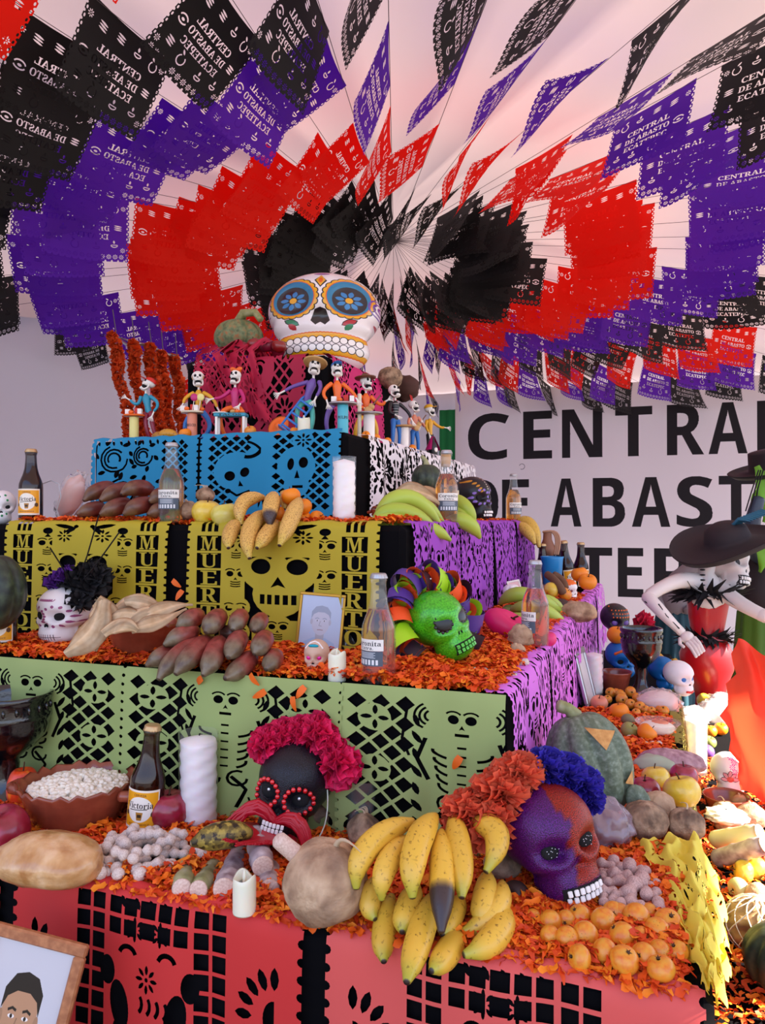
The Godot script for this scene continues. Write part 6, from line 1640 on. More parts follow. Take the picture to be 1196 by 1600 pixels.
	for i in 8: wp.line([Vector2(.18 + i * .025, .78), Vector2(.18 + i * .025, .88)], .010, hexc("302a30"))
	skull("white sugar skull painted with a pink flower on the sunlit step", Vector3(0.1963, 0.7, -2.4458), .125, Vector3(-10, 10, 0), mat(Color.WHITE, .45, {tex = wp.tex()}), {eyes = false, nose = false, dent = .3, jaw = 1.25})
	clay_bowl("sunlit orange clay bowl of white sweets before the white sugar skull", Vector3(0.1772, 0.7, -2.2905), .060, .055, false)
	one("white_sweets", "white sweets heaped in the sunlit orange clay bowl", "sweets", lump(Vector3(.05, .016, .05), 90, .2, 5.0), M.sugar, Vector3(0.1662, 0.75, -2.1473))
	k = 0
	for q in [["pale jicama at the left of the sunlit heap", [[Vector3(0.1685, 0.73, -2.2333), 0.0313]]], ["small pale jicama at the back of the sunlit heap", [[Vector3(0.2155, 0.726, -2.3198), 0.0271]]], ["large pale jicama by the right edge of the sunlit heap", [[Vector3(0.229, 0.7369, -2.201), 0.0384]]], ["low pale jicama at the foot of the sunlit heap", [[Vector3(0.1622, 0.7243, -2.152), 0.0253]]], ["round pale jicama under the yellow apples at right", [[Vector3(0.1648, 0.7272, -1.7002), 0.0283]]], ["rough brown jicama under the sunlit sugar cane", [[Vector3(0.1952, 0.7244, -1.7757), 0.0254]]]]:
		jicama(q[0], q[1][0][0], q[1][0][1] * .97, 95 + k, M.jicama, 1 if k < 3 else 0)
		k += 1
	cane(Vector3(0.1307, 0.7334, -2.0195), Vector3(0.2137, 0.7809, -1.964), .020, mat("d8cfa0", .5), "yellow-white sugar cane piece, upper one on the sunlit step")
	cane(Vector3(0.1305, 0.7225, -1.9345), Vector3(0.2145, 0.7854, -1.8794), .020, M.cane_purple, "pale sugar cane piece, lower one on the sunlit step")
	var net := thing("net_bag", "white net bag of nuts on the sunlit step at the right edge", "bag", Vector3(0.1773, 0.745, -1.597))
	part("nuts", lump(Vector3(.055, .045, .05), 97, .2, 5.0), mat("a8865e", .7), net)
	var nb := MB.new()
	for i in 12:
		var ring := []
		for j in 17: ring.append(Vector3(sin(j * PI / 16) * cos(i * TAU / 12 + j * .12) * .062, cos(j * PI / 16) * .052, sin(j * PI / 16) * sin(i * TAU / 12 + j * .12) * .057))
		nb.tube(ring, .0012, 4)
		ring = []
		for j in 17: ring.append(Vector3(sin(j * PI / 16) * cos(i * TAU / 12 - j * .12) * .062, cos(j * PI / 16) * .052, sin(j * PI / 16) * sin(i * TAU / 12 - j * .12) * .057))
		nb.tube(ring, .0012, 4)
	part("net", nb, M.white, net)
	one("dark_squash", "dark green squash at the right edge on the lowest step", "squash", squash_fruit(Vector3(.07, .06, .07), 10, .10), M.squash_dark, Vector3(0.206, 0.755, -1.4686))
	# ---- red crepe paper at the right edge
	var cp := MB.new()
	cp.grid(80, 14, func(u, w):
		var x: float = lerpf(0.1842, 0.4098, u)
		var z: float = lerpf(-2.4522, -2.2668, u)
		var edge: float = .03 * absf(fposmod(w * 5.0, 1.0) - .5) * 2.0 * maxf(0.0, 1.0 - u * 6.0)
		return Vector3(x + edge + .012 * sin(w * 9.0 + u * 4.0), lerpf(.715, 1.1437, w) + .02 * sin(u * 9.0), z + .006 * sin(u * 23.0 + w * 3.0) + .02 * sin(w * 7.0 + u * 11.0)))
	one("crepe_paper", "bright orange red crepe paper skirt with a ragged edge at the right", "crepe paper", cp, mat("ee4a34", .75, {back = Color(.75, .25, .15), two = 1}))

# ---- painted clay skeleton figures, about 20 cm tall, unit height one
func calaca(called_label: String, at: Vector3, h: float, yaw: float, o: Dictionary) -> Node3D:
	var f := thing("skeleton_figurine", called_label, "figurine", at, yaw)
	f.scale = Vector3.ONE * h
	var bone: Material = M.bone
	var lean: float = o.get("lean", 0.0)
	var hip := Vector3(0, .46, 0)
	var neck := Vector3(lean, .76, 0)
	var shirt: Material = o.shirt
	var legs: Material = o.legs
	# trunk and sleeves
	var b := MB.new()
	b.tube([hip + Vector3(0, .0, 0), hip.lerp(neck, .35), hip.lerp(neck, .75), neck - Vector3(0, .015, 0)], [.052, .046, .066, .030], 12)
	for s in [0, 1]:
		var sg := -1.0 if s == 0 else 1.0
		var arm: Array = o.get("larm" if s == 0 else "rarm", [Vector3(sg * .15, .58, .04), Vector3(sg * .13, .44, .10)])
		var sh := neck + Vector3(sg * .075, -.05, 0)
		b.tube(arc3(sh, arm[0], (arm[0] as Vector3).lerp(arm[1], .6), 6), [.032, .029, .027, .025, .024, .022, .020], 8)
		var hb := MB.new()
		var d: Vector3 = (arm[1] - arm[0]).normalized()
		hb.tube([(arm[0] as Vector3).lerp(arm[1], .58), arm[1]], .012, 6)
		var sd := d.cross(Vector3(.3, .2, 1)).normalized()
		hb.ell(arm[1] + d * .012, Vector3(.02, .018, .014), 8, 6)
		for i in 5:
			var t := (i - 2) * .35
			var fd := (d + sd * t).normalized()
			var p0: Vector3 = arm[1] + d * .02 + sd * (i - 2) * .008
			hb.tube([p0, p0 + fd * .028, p0 + fd * .05 + Vector3(0, -.01, .006)], [.006, .0055, .0045], 5)
		part("hand", hb, bone, f)
	part("shirt", b, shirt, f)
	if o.get("stripes", false):
		for i in 5: part("rib_stripe", MB.new().at(hip.lerp(neck, .3 + i * .13)).ell(Vector3.ZERO, Vector3(.064 - .004 * absf(i - 3), .010, .064 - .004 * absf(i - 3)), 12, 4), bone, f)
	part("neck", MB.new().tube([neck - Vector3(0, .02, 0), neck + Vector3(0, .05, .0)], .016, 8), bone, f)
	# legs
	var lg := MB.new()
	var ft := MB.new()
	var pose: Array = o.get("pose", [Vector3(-.06, .25, .03), Vector3(-.06, .05, 0), Vector3(.06, .25, .03), Vector3(.06, .05, 0)])
	lg.ell(hip, Vector3(.065, .05, .052), 12, 8)
	for s in [0, 1]:
		var sg := -1.0 if s == 0 else 1.0
		lg.tube(arc3(hip + Vector3(sg * .035, 0, 0), pose[s * 2], pose[s * 2 + 1], 7), [.046, .042, .038, .034, .032, .030, .028, .030], 8)
		var a: Vector3 = pose[s * 2 + 1]
		ft.tube([a, a + Vector3(0, -.03, 0)], .012, 6)
		for i in 3: ft.tube([a + Vector3((i - 1) * .012, -.035, 0), a + Vector3((i - 1) * .02, -.042, .07)], [.011, .008], 5)
	part("trousers", lg, legs, f)
	part("foot", ft, bone, f)
	# laughing skull: cranium, gaping mouth, hanging jaw
	var hd := Node3D.new()
	hd.name = "head"
	f.add_child(hd)
	hd.position = neck + Vector3(0, .04, .01)
	hd.rotation_degrees = o.get("head", Vector3.ZERO)
	hd.scale = Vector3.ONE * 1.22
	var sk := MB.new()
	sk.ell(Vector3(0, .115, 0), Vector3(.062, .060, .070), 16, 12)
	sk.ell(Vector3(0, .080, .045), Vector3(.046, .030, .040), 12, 8)
	sk.ell(Vector3(0, .004, .040), Vector3(.040, .018, .044), 12, 8)
	for s in [-1.0, 1.0]: sk.tube(arc3(Vector3(s * .046, .08, .0), Vector3(s * .050, .04, .0), Vector3(s * .036, .006, .025), 4), .012, 6)
	part("skull", sk, bone, hd)
	var bk := MB.new()
	bk.ell(Vector3(0, .040, .036), Vector3(.037, .032, .036), 12, 8)
	for s in [-1.0, 1.0]:
		bk.ell(Vector3(s * .026, .116, .060), Vector3(.017, .018, .012), 8, 6)
		bk.ell(Vector3(s * .006, .088, .083), Vector3(.005, .010, .006), 6, 4)
	part("mouth", bk, M.black, hd)
	for k in 2:
		var th := MB.new()
		for i in 6: th.box(Vector3(-.025 + i * .010, .060 if k == 0 else .020, .074 - .004 * absf(i - 2.5)), Vector3(.008, .012, .006), .002)
		part("teeth", th, M.tooth, hd)
	var hk: String = o.get("hat", "")
	if hk == "cap":
		var m := MB.new()
		m.grid(16, 6, func(u, w): return Vector3(sin(w * PI * .5) * cos(u * TAU) * .068, .125 + cos(w * PI * .5) * .058, sin(w * PI * .5) * sin(u * TAU) * .074), true)
		m.ell(Vector3(0, .130, .085), Vector3(.048, .006, .045), 12, 6)
		part("cap", m, o.hatm, hd)
	elif hk == "brim":
		var m := MB.new()
		m.lathe([Vector2(0, .205), Vector2(.035, .20), Vector2(.052, .165), Vector2(.058, .14), Vector2(.12, .142), Vector2(.13, .155), Vector2(.12, .136), Vector2(.058, .132), Vector2(0, .135)], 24)
		part("hat", m, o.hatm, hd)
	elif hk == "bow":
		var m := MB.new()
		for s in [-1.0, 1.0]: m.ell(Vector3(s * .04, .185, .01), Vector3(.040, .028, .022), 10, 6, rot(0, 0, s * 20))
		m.ell(Vector3(0, .168, 0), Vector3(.060, .02, .062), 12, 6)
		part("bow", m, o.hatm, hd)
	elif hk == "hair":
		var m := MB.new()
		m.grid(16, 8, func(u, w): return Vector3(sin(w * 2.0) * cos(u * TAU) * .070, .118 + cos(w * 2.0) * .066, sin(w * 2.0) * sin(u * TAU) * .066 - .016), true)
		part("hair", m, o.hatm, hd)
		part("bonnet", MB.new().grid(16, 6, func(u, w): return Vector3(sin(w * PI * .5) * cos(u * TAU) * .075, .128 + cos(w * PI * .5) * .075, sin(w * PI * .5) * sin(u * TAU) * .070 - .03), true), M.white, hd)
	elif hk == "ears":
		var m := MB.new()
		for s in [-1.0, 1.0]: m.tube([Vector3(s * .02, .16, 0), Vector3(s * .03, .26, 0)], [.012, .007], 6)
		part("hat_prongs", m, o.hatm, hd)
	return f
func stall(label: String, at: Vector3, h: float, r: float, tray: float, col: Material, tray_m: Material, word := "", goods := 0) -> Node3D:
	# a little round post with a tray on it
	var o := thing("figurine_stall", label, "stall", at, 20)
	part("post", MB.new().lathe([Vector2(0, 0), Vector2(r * 1.05, 0), Vector2(r, .003), Vector2(r, h - .002), Vector2(0, h)], 22), col, o)
	part("tray", MB.new().lathe([Vector2(0, h - .001), Vector2(tray * .96, h - .001), Vector2(tray, h + .002), Vector2(tray * .98, h + .005), Vector2(0, h + .004)], 24, Vector3.ZERO, func(p, u, w): return Vector3(p.x, p.y, p.z * .75)), tray_m, o)
	if word:
		var c := Cut.new(256, 96, Color(1, 1, 1, 0), 1.0, .375)
		c.fit(word, .08, .07, .84, .24, hexc("1d1a20"), "Droid Serif")
		part("lettering", MB.new().grid(12, 1, func(u, w): return Vector3(sin(lerpf(-1.2, 1.2, u)) * (r + .0006), h * .62 - w * .012, cos(lerpf(-1.2, 1.2, u)) * (r + .0006))), mat(Color.WHITE, .6, {cut = c.tex()}), o)
	for i in goods:
		var k := i % 3
		var p := Vector3((i - goods * .5 + .5) * tray * .42, h + .005, (i % 2) * .012 - .004)
		if k == 0: part("toy_box", MB.new().at(p + Vector3.UP * .008, rot(0, i * 30, 0)).box(Vector3.ZERO, Vector3(.014, .016, .012), .001), M.white, o)
		elif k == 1: part("toy_fruit", MB.new().ell(p + Vector3.UP * .006, Vector3(.008, .006, .008), 8, 6), M.c_orange, o)
		else: part("toy_box", MB.new().at(p + Vector3.UP * .010, rot(0, i * 50, 8)).box(Vector3.ZERO, Vector3(.012, .020, .012), .001), M.c_red, o)
	return o

func build_top() -> void:
	rng.seed = 404
	M.bone = mat("efece4", .5)
	for q in [["c_teal", "1c8fae"], ["c_magenta", "c0186e"], ["c_yellow", "e2a81c"], ["c_blue", "1c6fc0"], ["c_orange", "ee6a14"], ["c_purple", "6a4a9c"], ["c_mint", "4ab8a8"], ["c_red", "cf2218"], ["c_brown", "6a3a20"], ["c_tan", "c79a5c"], ["c_wine", "8a1638"], ["c_cream", "e6dcc0"], ["c_black", "15141a"], ["c_cyan", "4ab4c8"], ["c_salmon", "e08a6a"], ["c_lemon", "e8e08a"]]:
		M[q[0]] = mat(q[1], .45, {coat = .2})
	# ---- figures along the front of the blue step
	calaca("small skeleton in teal shirt and magenta trousers with a red cap, leftmost of the row", Vector3(-1.4133, 1.725, -1.92), .195, 10, {shirt = M.c_teal, legs = M.c_wine, hat = "cap", hatm = M.c_red, lean = -.05, head = Vector3(-28, -60, 0),
		larm = [Vector3(-.18, .60, .02), Vector3(-.36, .70, .02)], rarm = [Vector3(.16, .60, .04), Vector3(.10, .40, .10)], pose = [Vector3(-.02, .26, .05), Vector3(.03, .05, 0), Vector3(.08, .26, .03), Vector3(.13, .05, .0)]})
	stall("little stall on a pale yellow post with small boxes, leftmost of the figurine row", Vector3(-1.4424, 1.725, -1.89), .078, .0135, .031, M.c_lemon, M.c_orange, "", 4)
	calaca("small skeleton in a yellow shirt with white bonnet and blue trousers behind a pink post", Vector3(-1.262, 1.725, -1.95), .205, 14, {shirt = M.c_yellow, legs = M.c_blue, hat = "hair", hatm = M.c_tan, head = Vector3(-12, 16, 4),
		larm = [Vector3(-.16, .64, .06), Vector3(-.20, .50, .14)], rarm = [Vector3(.22, .62, .06), Vector3(.34, .42, .10)], pose = [Vector3(-.18, .24, .05), Vector3(-.06, .05, .05), Vector3(.18, .24, .05), Vector3(.06, .05, .05)]})
	var st := stall("little stall on a salmon pink post with sweets and two lollipops", Vector3(-1.241, 1.725, -1.885), .078, .0140, .032, M.c_salmon, M.c_cream, "DULCES", 5)
	for q in [[.008, .115, M.c_magenta], [.026, .115, M.c_lemon]]:
		part("lolly_stick", MB.new().tube([Vector3(q[0] - .006, .08, .008), Vector3(q[0], q[1], .01)], .0012, 5), M.bone, st)
		part("lolly", MB.new().at(Vector3(q[0], q[1] + .006, .01), rot(90, 0, 0)).ell(Vector3.ZERO, Vector3(.011, .004, .011), 14, 6), q[2], st)
	calaca("small skeleton in a magenta shirt and orange trousers seated behind a white bench", Vector3(-1.129, 1.725, -1.93), .20, 12, {shirt = M.c_magenta, legs = M.c_orange, hat = "bow", hatm = M.c_orange, head = Vector3(-14, -6, 0),
		larm = [Vector3(-.18, .62, .04), Vector3(-.34, .58, .08)], rarm = [Vector3(.15, .58, .06), Vector3(.10, .47, .14)], pose = [Vector3(-.16, .34, .14), Vector3(-.12, .06, .08), Vector3(.16, .34, .14), Vector3(.12, .06, .08)]})
	var bn := thing("figurine_bench", "little white-legged bench with blue lettered front and toy food on top", "bench", Vector3(-1.1089, 1.725, -1.875), 16)
	for q in [[-.038, .012], [.038, .012], [-.038, -.012], [.038, -.012]]: part("leg", MB.new().box(Vector3(q[0], .030, q[1]), Vector3(.007, .060, .007), .001), M.white, bn)
	part("top", MB.new().box(Vector3(0, .064, 0), Vector3(.090, .010, .036), .002), M.c_teal, bn)
	var tc := Cut.new(256, 40, Color(1, 1, 1, 0), 1.0, .156)
	tc.fit("TACOS", .12, .02, .76, .11, hexc("1d1a20"), "Droid Serif")
	part("lettering", MB.new().quad(Vector3(-.042, .060, .0188), Vector3(.042, .060, .0188), Vector3(.042, .068, .0188), Vector3(-.042, .068, .0188)), mat(Color.WHITE, .6, {cut = tc.tex()}), bn)
	part("plate", MB.new().at(Vector3(-.03, .071, .004)).ell(Vector3.ZERO, Vector3(.022, .003, .016), 14, 6), M.bone, bn)
	for i in 3: part("toy_food", MB.new().ell(Vector3(.005 + i * .013, .074, .003), Vector3(.008, .006, .008), 8, 6), M.c_orange if i else M.c_tan, bn)
	var dv := calaca("small skeleton in a purple jacket and mint trousers pushing a blue hand truck", Vector3(-0.9071, 1.725, -1.93), .215, 10, {shirt = M.c_purple, legs = M.c_mint, hat = "brim", hatm = M.c_tan, lean = .10, head = Vector3(-20, 20, -10),
		larm = [Vector3(-.14, .66, .04), Vector3(-.32, .56, .10)], rarm = [Vector3(.20, .62, .04), Vector3(.14, .46, .10)], pose = [Vector3(-.10, .30, .06), Vector3(-.08, .05, .02), Vector3(.10, .26, .04), Vector3(.06, .05, .06)]})
	var hm := MB.new()
	for s in [-1.0, 1.0]: hm.tube([Vector3(s * .018, 0, 0), Vector3(s * .018, .10, 0), Vector3(s * .018, .112, -.012)], .0032, 6)
	for i in 5: hm.box(Vector3(0, .012 + i * .021, 0), Vector3(.036, .006, .004), .001)
	hm.box(Vector3(0, .0, .014), Vector3(.040, .004, .03), .001)
	var ht := one("hand_truck", "little blue hand truck leaning beside the purple-jacketed skeleton", "hand truck", hm, M.c_blue, Vector3(-0.9463, 1.739, -1.88))
	ht.rotation_degrees = Vector3(-8, 24, -36)
	var di := one("toy_hat", "round orange toy hat propped behind the blue hand truck", "hat", MB.new().lathe([Vector2(0, .012), Vector2(.008, .011), Vector2(.012, .002), Vector2(.030, .001), Vector2(.033, .004), Vector2(.030, -.002), Vector2(0, -.002)], 26), M.c_orange, Vector3(-0.9765, 1.755, -1.905))
	di.rotation_degrees = Vector3(62, 20, 24)
	led_candle("small white electric candle on the blue step below the giant skull", Vector3(-0.8788, 1.725, -1.858), .0165, .044)
	# ---- round the corner on the side tread
	calaca("small skeleton in orange shirt, purple trousers and blue cap behind a cyan post", Vector3(-0.82, 1.725, -1.9446), .205, 32, {shirt = M.c_orange, legs = M.c_purple, hat = "cap", hatm = M.c_blue, head = Vector3(-20, 0, 0),
		larm = [Vector3(-.18, .60, .02), Vector3(-.14, .42, .10)], rarm = [Vector3(.20, .60, .03), Vector3(.26, .48, .10)], pose = [Vector3(-.14, .26, .02), Vector3(-.12, .05, 0), Vector3(.06, .26, .03), Vector3(.08, .05, 0)]})
	stall("little stall on a cyan post with a grey tray of toy food", Vector3(-0.775, 1.725, -1.8767), .078, .0145, .038, M.c_cyan, M.silver, "PULPO", 4)
	var g1 := calaca("small skeleton in orange with brown hat and guitar beside a white post", Vector3(-0.83, 1.725, -2.1927), .21, 40, {shirt = M.c_orange, legs = M.c_yellow, hat = "brim", hatm = M.c_brown, head = Vector3(-5, 30, 0),
		larm = [Vector3(-.15, .58, .06), Vector3(-.02, .50, .12)], rarm = [Vector3(.20, .60, .05), Vector3(.30, .66, .12)], pose = [Vector3(-.16, .26, .05), Vector3(-.16, .05, 0), Vector3(.14, .26, .05), Vector3(.12, .05, .02)]})
	var gt := func(par: Node3D, p: Vector3, m: Material) -> void:
		var b := MB.new().at(p, rot(0, 0, -38))
		b.ell(Vector3(0, -.04, 0), Vector3(.065, .06, .022), 14, 8); b.ell(Vector3(0, .04, 0), Vector3(.05, .045, .022), 14, 8)
		part("guitar_body", b, m, par)
		part("guitar_neck", MB.new().at(p, rot(0, 0, -38)).box(Vector3(0, .16, .012), Vector3(.02, .20, .012), .003), M.c_brown, par)
	gt.call(g1, Vector3(.02, .52, .12), M.c_tan)
	stall("little white post with grey tray, second from the front corner of the side row", Vector3(-0.775, 1.725, -2.0733), .078, .0165, .040, M.white, M.silver, "", 0)
	one("wooden_post", "thin cream wooden post between the cyan stall and the orange guitarist", "post", MB.new().lathe([Vector2(0, 0), Vector2(.006, 0), Vector2(.006, .135), Vector2(0, .137)], 10), M.c_cream, Vector3(-0.8, 1.725, -2.0618))
	calaca("small skeleton with black and white ribs, yellow scarf and blue trousers", Vector3(-0.8, 1.725, -2.3838), .215, 50, {shirt = M.c_black, legs = M.c_blue, hat = "", stripes = true, head = Vector3(-22, 10, 0), larm = [Vector3(-.13, .58, .06), Vector3(-.06, .50, .16)], rarm = [Vector3(.18, .60, .06), Vector3(.22, .44, .14)]})
	var g2 := calaca("small skeleton with pronged red hat playing a brown guitar beside a white post", Vector3(-0.815, 1.725, -2.6443), .20, 46, {shirt = M.c_salmon, legs = M.c_blue, hat = "ears", hatm = M.c_red, head = Vector3(-14, 40, 0), larm = [Vector3(-.15, .58, .06), Vector3(-.02, .52, .12)], rarm = [Vector3(.16, .56, .06), Vector3(.08, .62, .14)]})
	gt.call(g2, Vector3(.0, .54, .13), M.c_tan)
	stall("little white post with a brown tray, farthest post of the side row", Vector3(-0.775, 1.725, -2.4012), .078, .0150, .036, M.white, M.c_tan, "", 0)
	calaca("small skeleton in a yellow striped vest with a yellow cap near the liquor bottle", Vector3(-0.81, 1.725, -2.8259), .21, 60, {shirt = M.c_yellow, legs = M.c_black, hat = "cap", hatm = M.c_yellow, head = Vector3(-10, 50, 0), larm = [Vector3(-.15, .60, .06), Vector3(-.12, .44, .12)], rarm = [Vector3(.18, .62, .06), Vector3(.30, .60, .14)]})
	var pb := thing("toy_bottle", "toy black bottle in a magenta cape with a white round badge", "bottle", Vector3(-0.77, 1.725, -2.7287), 60)
	part("body", MB.new().lathe([Vector2(0, 0), Vector2(.016, 0), Vector2(.017, .04), Vector2(.012, .055), Vector2(.006, .062), Vector2(.006, .075), Vector2(0, .076)], 18), M.c_black, pb)
	part("badge", MB.new().at(Vector3(0, .030, .0165), rot(90, 0, 0)).ell(Vector3.ZERO, Vector3(.009, .002, .009), 14, 4), M.white, pb)
	part("cape", MB.new().grid(14, 5, func(u, w): return Vector3(sin(lerpf(.9, TAU - .9, u)) * (.006 + w * .024), .080 - w * .05, cos(lerpf(.9, TAU - .9, u)) * (.006 + w * .022))), mat("c0186e", .5, {two = 1}), pb)
	# fruit between the figures
	var i := 0
	for q in [[Vector3(-1.2475, 1.742, -1.86), .0175, "small orange fruit at the foot of the salmon pink post"], [Vector3(-1.0405, 1.741, -1.86), .0165, "small yellow-orange fruit right of the little white bench"], [Vector3(-0.765, 1.737, -2.021), .012, "small orange fruit, first at the foot of the white post"], [Vector3(-0.765, 1.737, -2.1048), .0125, "small orange fruit right of the white post"], [Vector3(-0.765, 1.737, -2.2066), .012, "small orange fruit before the blue trousered skeleton"], [Vector3(-0.76, 1.737, -2.4443), .013, "small orange fruit near the farthest white post"], [Vector3(-0.9128, 1.737, -1.87), .012, "small orange fruit hidden behind the electric candle on the blue step"]]:
		put_apple("orange_fruit", q[2], M.orange if i != 1 else M.tejo, q[0], q[1], Vector3(30 * i, 20, 10))
		i += 1
	var bb := Vector3(-1.3115, 1.725, -1.87)
	bunch("banana_bunch", "short yellow banana lying between the first two figurine stalls", "bananas", bb, [[bb + Vector3(-.03, .012, 0), bb + Vector3(0, .020, .0), bb + Vector3(.036, .012, .004), .0145]], M.banana, [hexc("d99a28"), hexc("c48a28"), hexc("7a5424"), hexc("a8742a")])
	# ---- giant sugar skull
	var sc := Cut.new(1024, 1195, hexc("efeaec"), .9, 1.05)
	sc.off = Vector2(.45, -.07)
	var K := hexc("17151b"); var Y := hexc("e9a912"); var B := hexc("0f7aa8"); var R := hexc("b0182a"); var G := hexc("0f7a50"); var V := hexc("6a3fa0"); var Og := hexc("e2641a")
	for s in [-1.0, 1.0]:
		var ex: float = s * .175
		var ey := .40
		for k in 20:
			var d := Vector2.from_angle(k * TAU / 20)
			sc.ell(ex + d.x * .138, ey + d.y * .165, .034, .037, K, 0, 14)
		for k in 20:
			var d := Vector2.from_angle(k * TAU / 20)
			sc.ell(ex + d.x * .136, ey + d.y * .163, .028, .031, Y, 0, 14)
		sc.ell(ex, ey, .142, .170, Og, 0, 32); sc.ell(ex, ey, .135, .163, B, 0, 32); sc.ell(ex + s * .004, ey + .018, .108, .128, hexc("141824"), 0, 32)
		for k in 8:
			var d := Vector2.from_angle(k * TAU / 8 + .2)
			sc.leaf(Vector2(ex, ey + .02) + d * .028, Vector2(ex, ey + .02) + d * .088, .018, hexc("2a7fc0"))
		sc.ell(ex, ey + .02, .024, .026, Y, 0, 16)
		# drops, curls, corners
		sc.leaf(Vector2(s * .13, .66), Vector2(s * .23, .60), .030, K); sc.leaf(Vector2(s * .135, .658), Vector2(s * .222, .604), .023, G if s < 0 else R)
		sc.leaf(Vector2(s * .15, .70), Vector2(s * .20, .64), .022, R if s < 0 else G)
		sc.ell(s * .34, .60, .018, .018, R)
		sc.line([Vector2(0, .775), Vector2(s * .06, .75), Vector2(s * .13, .755), Vector2(s * .20, .80)], .013, K)
		sc.arc(s * .225, .775, .03, 90, 400, .012, K)
		for k in 3: sc.arc(s * .38, .44, .025 + .03 * k, 60, 300, .012, V)
		sc.daisy(s * .30, .19, .05, V); sc.leaf(Vector2(s * .20, .19), Vector2(s * .25, .16), .02, G)
	sc.poly([Vector2(0, .18), Vector2(.04, .25), Vector2(0, .32), Vector2(-.04, .24)], K); sc.poly([Vector2(0, .17), Vector2(.03, .24), Vector2(0, .305), Vector2(-.03, .24)], Y); sc.ell(0, .24, .014, .03, Og)
	sc.ell(0, .15, .05, .02, V)
	sc.poly([Vector2(0, .50), Vector2(.035, .52), Vector2(.06, .62), Vector2(.03, .66), Vector2(0, .63), Vector2(-.03, .66), Vector2(-.06, .62), Vector2(-.035, .52)], K)
	# teeth with a scalloped yellow border
	for k in 25:
		var x := lerpf(-.27, .27, k / 24.0)
		var yy := .785 + x * x * .5
		sc.ell(x, yy - .045, .022, .026, Og, 0, 10); sc.ell(x, yy + .12, .022, .026, Og, 0, 10)
	for k in 25:
		var x := lerpf(-.27, .27, k / 24.0)
		var yy := .785 + x * x * .5
		sc.ell(x, yy - .040, .017, .022, Y, 0, 10); sc.ell(x, yy + .115, .017, .022, Y, 0, 10)
	for k in 11:
		var x := lerpf(-.24, .24, k / 10.0)
		var yy := .785 + x * x * .5
		for j in 2:
			sc.ell(x, yy + .002 + j * .072, .027, .036, K, 0, 14); sc.ell(x, yy + .002 + j * .072, .022, .030, hexc("f4f2f0"), 0, 14)
	var gsk := thing("giant_sugar_skull", "giant white papier-mache sugar skull with flower eyes on top of the altar", "skull", Vector3(-1.085, T5 - .01, -2.46), 19)
	gsk.scale = Vector3(.53, .365, .42)
	var gm := MB.new()
	gm.grid(64, 44, func(u, w):
		var d := Vector3(sin(w * PI) * sin(u * TAU), cos(w * PI), sin(w * PI) * -cos(u * TAU))
		var p := SC + d * sk_r(d, 1.28, 0.0)
		# shallow sockets and a pressed nose
		if p.z > 0.0:
			var q := Vector2((absf(p.x) - .175) / .13, (p.y - .66) / .155).length()
			p.z -= .05 * smoothstep(1.1, .6, q)
			p.z -= .03 * smoothstep(1.2, .4, Vector2(p.x / .06, (p.y - .49) / .08).length())
		p.y = maxf(p.y, 0.0)
		return p, true)
	for j in gm.v.size():
		var p := gm.v[j]
		gm.t[j] = Vector2(.5 + p.x / .9, (1.0 - p.y) / 1.05 + .0) if p.z > -.15 else Vector2(.01, .5)
	part("cranium", gm, mat(Color.WHITE, .28, {tex = sc.tex(), coat = .4}), gsk)
	# ---- beside the skull
	var cq := thing("squash", "green and orange mottled squash with curved stem left of the giant skull", "squash", Vector3(-1.3356, 2.1195, -2.3064))
	part("body", squash_fruit(Vector3(.085, .062, .08), 10, .12), mat(Color.WHITE, .6, {tex = noise_tex(.02, ["4a5a3a", "7a8a60", "b0683a"], [.2, .55, .9], 66), tri = 7.0}), cq)
	part("stem", MB.new().tube([Vector3(.0, .045, 0), Vector3(.03, .075, .02), Vector3(.08, .07, .03), Vector3(.10, .045, .03)], [.022, .015, .013, .012], 8), M.cane_green, cq)
	i = 0
	for q in [[Vector3(-1.2275, 2.0683, -2.2174), "dark red tomato nearest the squash beside the giant skull"], [Vector3(-1.1769, 2.0596, -2.2141), "dark red tomato between two others at the giant skull's cheek"], [Vector3(-1.1328, 2.053, -2.2085), "dark red tomato touching the giant skull's cheek"], [Vector3(-1.2748, 2.0644, -2.2219), "dark red tomato lowest under the mottled squash"]]:
		put_apple("tomato", q[1], M.c_wine if i % 2 else mat("8a1a1c", .3, {coat = .5}), q[0], .024, Vector3(10, 40 * i, 10))
		i += 1
	one("gourd", "brown gourd behind the right cheek of the giant skull", "gourd", lump(Vector3(.045, .04, .05), 44, .06), M.jicama_dark, Vector3(-0.8922, 2.0063, -2.6014))
	one("gourd", "dark brown bundle farther back right of the giant skull", "gourd", lump(Vector3(.06, .05, .05), 45, .10), mat("4a2a22", .8), Vector3(-0.891, 1.9953, -2.761))
	# crumpled crimson paper bunched on the top block
	var cr := MB.new()
	cr.grid(30, 20, func(u, w):
		var c: float = sin(u * 13.0 + w * 7.0) * .014 + sin(u * 27.0 - w * 11.0) * .008
		if w < .4: return Vector3(-1.37 + u * .21 + c, T5 + .02 + .05 * sin(w * 7.0) + c, -2.34 + w * .55)
		return Vector3(-1.37 + u * (.21 + .12 * (w - .4)) + c * .8, T5 + .025 - (w - .4) * .33 * (.5 + .7 * u), -2.10 + (w - .4) * .03 + c))
	one("cut_paper_sheet", "crumpled crimson cut-paper sheet bunched left of the giant skull", "paper sheet", cr, mat("b8123f", .7, {cut = M.p_crimson.albedo_texture, back = Color(.25, .05, .1)}))
	# ---- marigold garlands on the wall behind
	i = 0
	var fm := flower(.033, 30, 2, .3, .6)
